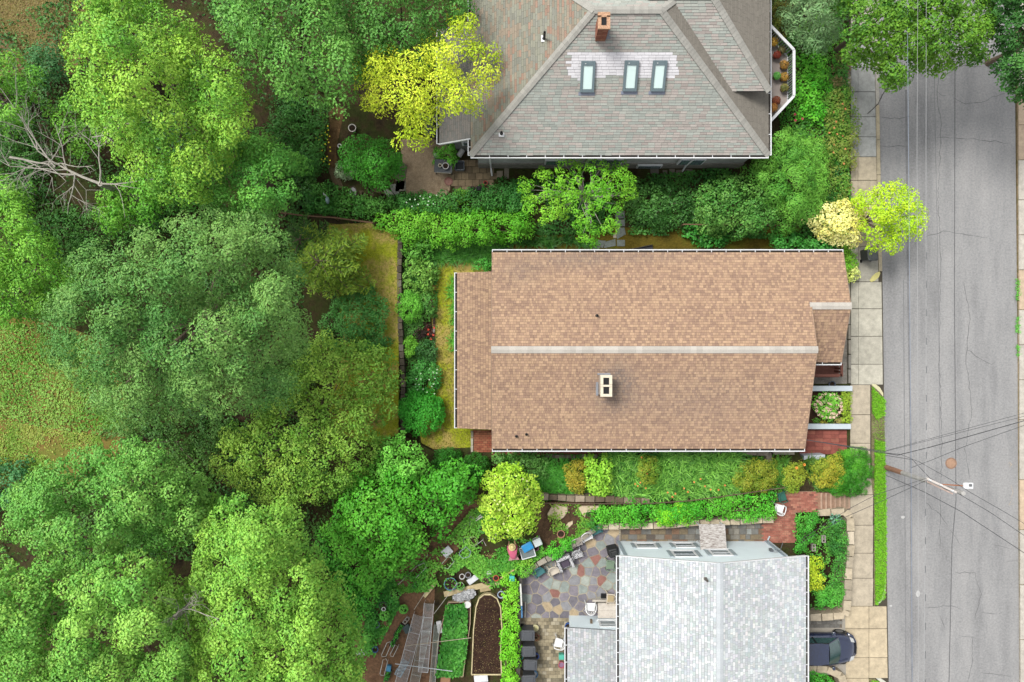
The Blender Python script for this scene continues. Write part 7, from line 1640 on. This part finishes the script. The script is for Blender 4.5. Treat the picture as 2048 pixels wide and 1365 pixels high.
frame_loop('pale green frame around the seedlings by the path', [(884, 1128), (896, 1114), (902, 1116), (908, 1124), (896, 1138), (888, 1136)], BZ + .3, m=M('pale_green_frame', C(190, 214, 184), .5))
frame_loop('bent white frame among the seedlings', [(948, 1094), (966, 1080), (972, 1092)], BZ + .35, m=GALV)
frame_loop('bluish hexagonal frame over the seedlings', [(920, 1104), (932, 1094), (942, 1104), (938, 1114), (926, 1117), (918, 1110), (920, 1104)], BZ + .35, m=M('bluish_frame', C(170, 190, 200), .5))
frame_loop('angled frame at the left of the garden path', [(836, 1132), (848, 1126), (852, 1136), (832, 1156)], BZ + .3, m=GALV)
rk = thing('garden_rake', 'grey garden rake leaning on the mulberry edge', 'rake', at(938, 1012, BZ + .3), 0)
for k in range(5):
    MB().tube([(.05 * k - .1, .1 + .03 * k, .1), (.05 * k - .02, .24 + .03 * k, .05)], .01, 4).build('tine', METAL, rk)
MB().tube([(-.12, .08, .1), (.12, .22, .1)], .014, 5).build('head', METAL, rk); MB().tube([(0, .15, .1), (-.45, -.75, .25)], .016, 6).build('handle', OLDWOOD, rk)
# crumpled clear plastic sheet, pale stone slabs, tiles
def crumple(name, label, cat, px, z0, h, m, seed, n=12):
    rng = np.random.default_rng(seed); poly = [XY(x, y, z0) for x, y in px]; xs = [p[0] for p in poly]; ys_ = [p[1] for p in poly]
    v = []; f = []; idx = {}
    for i in range(n + 1):
        for j in range(n + 1):
            x = min(xs) + (max(xs) - min(xs)) * i / n; y = min(ys_) + (max(ys_) - min(ys_)) * j / n
            if inside(poly, x, y): idx[(i, j)] = len(v); v.append((x + rng.normal(0, .012), y + rng.normal(0, .012), z0 + h * rng.random()))
    for i in range(n):
        for j in range(n):
            q = [(i, j), (i + 1, j), (i + 1, j + 1), (i, j + 1)]
            if all(k in idx for k in q): f.append(tuple(idx[k] for k in q))
    if f: MB().add(v, f).build(name, m, label=label, cat=cat)
SHEET = pm('clear_plastic', C(206, 208, 210), .25, var=.2, bmp=.4)
crumple('plastic_sheet', 'crumpled clear plastic sheet above the green bed', 'plastic sheet', [(905, 1188), (930, 1178), (950, 1176), (955, 1190), (940, 1202), (915, 1206), (905, 1200)], BZ + .1, .2, SHEET, 4, 16)
PALESL = M('pale_slab', C(222, 204, 172), .9, .12, 5)
for k, px in enumerate(([(1094, 1030), (1104, 1012), (1112, 1008), (1118, 1012), (1136, 1014), (1136, 1024), (1128, 1036), (1118, 1042), (1108, 1036), (1098, 1034)], [(1128, 1058), (1136, 1046), (1146, 1042), (1146, 1048), (1136, 1058), (1130, 1062)], [(1156, 1016), (1164, 1012), (1200, 1012), (1198, 1020), (1172, 1026), (1170, 1036), (1164, 1030)])):
    MB().prism([XY(x, y, BZ + .06) for x, y in px], BZ, BZ + .06, inset=.08).build('stone_slab', PALESL, label=('large pale jagged stone slab on the bare soil', 'small pale jagged slab beside the terracotta pot', 'pale jagged slab under the grass clump')[k], cat='stone slab')
# flower pots on the balcony
for i, (x, y, r_, A, B, lab) in enumerate(((1549, 82, .26, G(176, 130, 50), G(206, 160, 70), 'orange leaved plant at the upper end of the balcony'), (1556, 108, .22, G(110, 44, 34), G(160, 66, 50), 'dark red plant on the upper balcony'), (1566, 98, .24, G(70, 66, 46), G(110, 100, 60), 'dark mixed plant by the upper balcony rail'),
      (1571, 128, .26, G(96, 84, 44), G(190, 130, 60), 'orange speckled planter by the balcony rail'), (1571, 152, .26, G(104, 96, 44), G(200, 140, 60), 'second orange speckled planter by the balcony rail'), (1556, 150, .22, G(70, 140, 60), G(120, 176, 90), 'green plant in the middle of the balcony'), (1571, 174, .24, G(70, 90, 50), G(150, 130, 70), 'mixed planter at the lower balcony rail'),
      (1554, 200, .26, G(110, 50, 34), G(140, 70, 44), 'brown red plant at the lower balcony'), (1548, 214, .26, G(150, 90, 40), G(190, 130, 70), 'orange brown plant at the lowest corner of the balcony'))):
    p = at(x, y, 3.4); o = thing('balcony_plant', lab, 'potted plant', (p.x, p.y, DZ), 0, group='plants on the balcony')
    MB().lathe([(r_ * .5, 0), (r_ * .7, .28), (r_ * .62, .28), (.001, .25)], seg=12).build('pot', PLAS, o, color=C(120, 84, 66))
    n = 220; rng = np.random.default_rng(i + 50); d = unit(rng.normal(size=(n, 3))); d[:, 2] = np.abs(d[:, 2]); mm = rng.random((n, 1))
    leaves('foliage', d * np.array([r_, r_, r_ * .9]) * rng.uniform(.7, 1, (n, 1)) + np.array([0, 0, .34]), d + np.array([0, 0, .4]), np.full(n, .09), (np.array(A) * (1 - mm) + np.array(B) * mm) * rng.uniform(.8, 1.2, (n, 1)), o, LEAF, .6, .15, None, .1, rng)
# --- the gardener: bent forward, straw hat, pink top
def skin(name, verts, edges, rad, m, parent, sub=2, root=0):
    me = bpy.data.meshes.new(name); me.from_pydata(verts, edges, []); me.materials.append(m)
    o = bpy.data.objects.new(name, me); COL.objects.link(o); o.parent = parent
    s = o.modifiers.new('skin', 'SKIN'); s.use_smooth_shade = True
    sv = me.skin_vertices[0].data if me.skin_vertices else None
    if sv is None:
        bm_ = __import__('bmesh').new(); bm_.from_mesh(me); bm_.verts.layers.skin.verify(); bm_.to_mesh(me); bm_.free(); sv = me.skin_vertices[0].data
    for i, r_ in enumerate(rad):
        sv[i].radius = (r_, r_) if not isinstance(r_, tuple) else r_; sv[i].use_root = (i == root)
    q = o.modifiers.new('sub', 'SUBSURF'); q.levels = sub; q.render_levels = sub
    return o
pe = thing('person', 'person in pink top and straw hat bending over the vegetable plants', 'person', (at(1027, 1116, 2.5).x, at(1027, 1116, 2.5).y, BZ), .12)
SKINM = pm('skin', C(206, 160, 130), .6); PINK = pm('pink_cloth', C(224, 108, 140), .9, var=.12, bmp=.3); TROUS = pm('pale_pink_cloth', C(226, 170, 170), .9, var=.1)
V = [(0, 0, .80), (0, .22, .93), (0, .46, 1.06), (0, .55, 1.10), (0, .64, 1.12), (0, .74, 1.06)]; E = [(0, 1), (1, 2), (2, 3), (3, 4), (4, 5)]; Rd = [.13, .13, .12, .055, .085, .075]
for s in (-1, 1):
    b0 = len(V)
    V += [(s * .17, .46, 1.04), (s * .23, .56, .80), (s * .17, .72, .58), (s * .165, .76, .52)]; Rd += [.06, .046, .036, .03]; E += [(2, b0), (b0, b0 + 1), (b0 + 1, b0 + 2), (b0 + 2, b0 + 3)]
    for k in range(5):
        f0 = len(V); a = -.04 + .02 * k
        if k == 0: V += [(s * .13, .77, .51), (s * .115, .80, .48)]
        else: V += [(s * .165 + a * .8, .80, .475 + .004 * k), (s * .165 + a * .9, .82 + .006 * (2 - abs(k - 2)), .44), (s * .165 + a * .9, .81, .415)]
        Rd += [.009] * (len(V) - f0); E += [(b0 + 3, f0)] + [(f0 + j, f0 + j + 1) for j in range(len(V) - f0 - 1)]
    l0 = len(V)
    V += [(s * .10, .0, .74), (s * .12, .10, .44), (s * .12, .02, .10), (s * .12, .04, .04), (s * .13, .17, .035)]; Rd += [.10, .07, .048, .042, .04]; E += [(0, l0), (l0, l0 + 1), (l0 + 1, l0 + 2), (l0 + 2, l0 + 3), (l0 + 3, l0 + 4)]
skin('body', V, E, Rd, SKINM, pe)
V = [(0, -.04, .80), (0, .2, .945), (0, .42, 1.06), (0, .49, 1.085)]; E = [(0, 1), (1, 2), (2, 3)]; Rd = [(.19, .17), (.19, .165), (.185, .15), (.10, .09)]
for s in (-1, 1):
    b0 = len(V); V += [(s * .19, .46, 1.04), (s * .235, .55, .83), (s * .2, .66, .67)]; Rd += [.085, .068, .056]; E += [(2, b0), (b0, b0 + 1), (b0 + 1, b0 + 2)]
skin('shirt', V, E, Rd, PINK, pe)
V = [(0, -.05, .79)]; E = []; Rd = [(.19, .16)]
for s in (-1, 1):
    b0 = len(V); V += [(s * .10, -.01, .70), (s * .12, .09, .44), (s * .12, .02, .14)]; Rd += [.125, .09, .07]; E += [(0, b0), (b0, b0 + 1), (b0 + 1, b0 + 2)]
skin('trousers', V, E, Rd, TROUS, pe)
hat = MB().lathe([(.02, .10), (.07, .105), (.10, .08), (.105, .02), (.19, .0), (.20, -.012), (.10, .0)], seg=24)
R = Matrix.Rotation(-.35, 3, 'X'); hat.v = [tuple(R @ Vector(v) + Vector((-.0, .68, 1.17))) for v in hat.v]
hat.build('hat', pm('straw', C(234, 214, 150), .9, var=.12, scale=30, bmp=.4), pe, smooth=True)
MB().tube([tuple(R @ Vector((.108 * math.cos(a), .108 * math.sin(a), .025)) + Vector((0, .68, 1.17))) for a in np.linspace(0, 6.283, 20)], .008, 5).build('hat_band', pm('hat_band', C(206, 180, 110), .8), pe)
hr = MB().lathe([(.03, -.10), (.08, -.06), (.088, .0), (.06, .05)], seg=14); hr.v = [tuple(Vector(v) + Vector((0, .66, 1.12))) for v in hr.v]; hr.build('hair', pm('dark_hair', C(52, 44, 40), .7), pe, smooth=True)
# --- utility pole, street light and cables
GREYWOOD = M('greyed_pole_wood', C(196, 194, 190), .9, .12, 5); BROWNWOOD = M('brown_pole_butt', C(176, 132, 108), .9, .2, 5)
pb = P(1772, 935, .1); HP = 7.2
pole = thing('utility_pole', 'weathered utility pole standing in the grass verge', 'utility pole', pb, 0)
MB().tube([(0, 0, -.1), (0, 0, 1.8)], [.15, .14], 12).build('pole_butt', BROWNWOOD, pole)
MB().tube([(0, 0, 1.8), (0, 0, HP)], [.135, .10], 12).build('pole', GREYWOOD, pole)
def rel(x, y, zz): return P(x, y, zz) - pb
ARMW = M('white_crossarm', C(226, 218, 212), .7, .08)
t0 = Vector((0, 0, HP))
MB().beam(rel(1853, 957, 6.9), rel(1912, 985, 6.9), .1, .12).build('crossarm', ARMW, pole)
MB().beam(rel(1851, 962, 6.6), rel(1905, 988, 6.6), .07, .09).build('crossarm', M('pinkish_arm', C(222, 196, 184), .7), pole)
for x, y in ((1858, 960), (1880, 970), (1902, 981)): MB().lathe([(.03, 0), (.05, .05), (.03, .1), (.05, .14), (.02, .2)], rel(x, y, 6.96), 8).build('insulator', WHITE, pole)
la = MB().tube([(0, 0, 6.5), tuple(rel(1880, 969, 6.6)), tuple(rel(1925, 972, 6.7))], .035, 7).build('lamp_arm', M('rusty_arm', C(184, 124, 92), .6), pole)
lp = MB().box(rel(1936, 972, 6.72), (.48, .3, .1)).build('street_lamp', WHITE, pole, bevel=.03)
MB().box(rel(1941, 971, 6.79), (.13, .12, .05)).build('photocell', M('grey_cell', C(120, 122, 124), .5), lp)
def cable(label, pts, r=.012, m=None, sag=0.0, group='overhead cables'):
    q = []
    for (a, b_) in zip(pts, pts[1:]):
        A_, B_ = P(*a), P(*b_)
        for k in range(8): f = k / 8; q.append(A_.lerp(B_, f) - Vector((0, 0, sag * 4 * f * (1 - f))))
    q.append(P(*pts[-1])); return MB().tube(q, r, 5).build('cable', m or CAB, label=label, cat='cable', group=group)
CAB = pm('black_cable', C(70, 70, 74), .6); PALEC = pm('pale_cable', C(186, 188, 190), .6); BLUEC = pm('bluish_cable', C(150, 170, 196), .5)
hc = (1612, 880, 3.9)
cable('upper thin cable fanning out across the road to the right edge', [hc, (1768, 903, 6.2), (2120, 807, 7.0)], .010)
cable('second thin cable fanning out across the road to the right edge', [hc, (1768, 904, 6.2), (2120, 815, 7.0)], .010)
cable('thick dark cable crossing the road to the right edge', [hc, (1795, 911, 6.2), (1860, 895, 6.3), (2120, 822, 7.0)], .020)
cable('long cable crossing the road below the thick one', [(1822, 936, 6.6), (1870, 918, 6.6), (1930, 893, 6.8), (2120, 826, 7.0)], .011)
cable('service cable from the brown roof to the crossarm', [hc, (1768, 906, 6.2), (1800, 909, 6.3), (1838, 924, 6.5), (1902, 960, 6.9), (1940, 985, 6.9), (2010, 1025, 7.0), (2120, 1090, 7.0)], .012)
cable('thicker service cable beside the crossarm', [(1770, 911, 6.2), (1825, 920, 6.4), (1860, 957, 6.8), (1912, 985, 6.9), (1980, 1025, 6.9), (2120, 1120, 7.0)], .014)
cable('heavy cable slanting down the road to the right edge', [(1772, 951, 6.2), (1850, 985, 6.6), (1925, 1025, 6.8), (2130, 1160, 7.0)], .016)
cable('upper service cable from the pale roof over the sidewalk', [(1602, 1080, 4.2), (1698, 1018, 5.5), (1752, 990, 6.1), (1853, 957, 6.9)], .011)
cable('lower service cable from the pale roof over the sidewalk', [(1602, 1086, 4.2), (1692, 1034, 5.4), (1765, 1002, 6.1), (1851, 962, 6.7)], .012)
cable('pale power line along the road through the street tree', [(1837, -300, 8.3), (1834, 300, 8.3), (1836, 900, 8.3), (1838, 1700, 8.3)], .007, PALEC)
cable('bluish power line along the left lane of the road', [(1812, -300, 8.2), (1817, 300, 8.2), (1822, 900, 8.2), (1826, 1700, 8.2)], .007, BLUEC)
midline = cable('pale power line along the middle of the road', [(1853, -300, 8.2), (1852, 300, 8.2), (1852, 900, 8.2), (1845, 1700, 8.2)], .008, PALEC)
DASH = pm('dark_spacer', C(120, 122, 124), .6)
for k, y in enumerate(range(505, 1400, 57)):
    a = P(1853 - (y > 1000) * 2, y, 8.23); MB().tube([a, P(1853 - (y > 1000) * 2, y + 14, 8.23)], .02, 6).build('spacer', DASH, midline)
cable('twig-like cable end lying on the upper sidewalk', [(1735, 228, .14), (1745, 219, .14), (1756, 208, .15), (1765, 190, .02), (1776, 172, .01)], .02, pm('dark_twig', C(84, 80, 76), .9), group='twig')

# seedling troughs along the garden path
for (x, y, rz, sx, sy, n, lab) in ((797, 1262, 1.0, .75, .22, 60, 'dark seedling trough beside the garden path, upper of two'), (788, 1283, 1.0, .7, .22, 40, 'dark seedling trough beside the garden path, lower of two'), (742, 1232, .4, .5, .4, 90, 'black planter box against the maple edge'), (834, 1168, .75, .6, .2, 50, 'narrow seedling trough above the wedge board'), (846, 1146, .75, .6, .2, 50, 'narrow seedling trough beside the white edging strip'), (775, 1352, 1.2, .6, .25, 50, 'seedling trough at the photo bottom left of the racks')):
    o = tray(lab, x, y, bz, sx, sy, .2, rz, C(58, 56, 54), name='planter_box', cat='planter', inner=C(50, 40, 34)); o['group'] = 'seedling troughs'
    rng = np.random.default_rng(int(x)); pos = np.c_[rng.uniform(-sx / 2, sx / 2, n), rng.uniform(-sy / 2, sy / 2, n), rng.uniform(.15, .32, n)]
    leaves('seedlings', pos, np.array([0, 0, 1.]) + rng.normal(0, .5, (n, 3)), rng.uniform(.08, .15, n), np.array(G(60, 128, 44)) * rng.uniform(.7, 1.5, (n, 1)), o, LEAF, .6, .15, None, .1, rng)
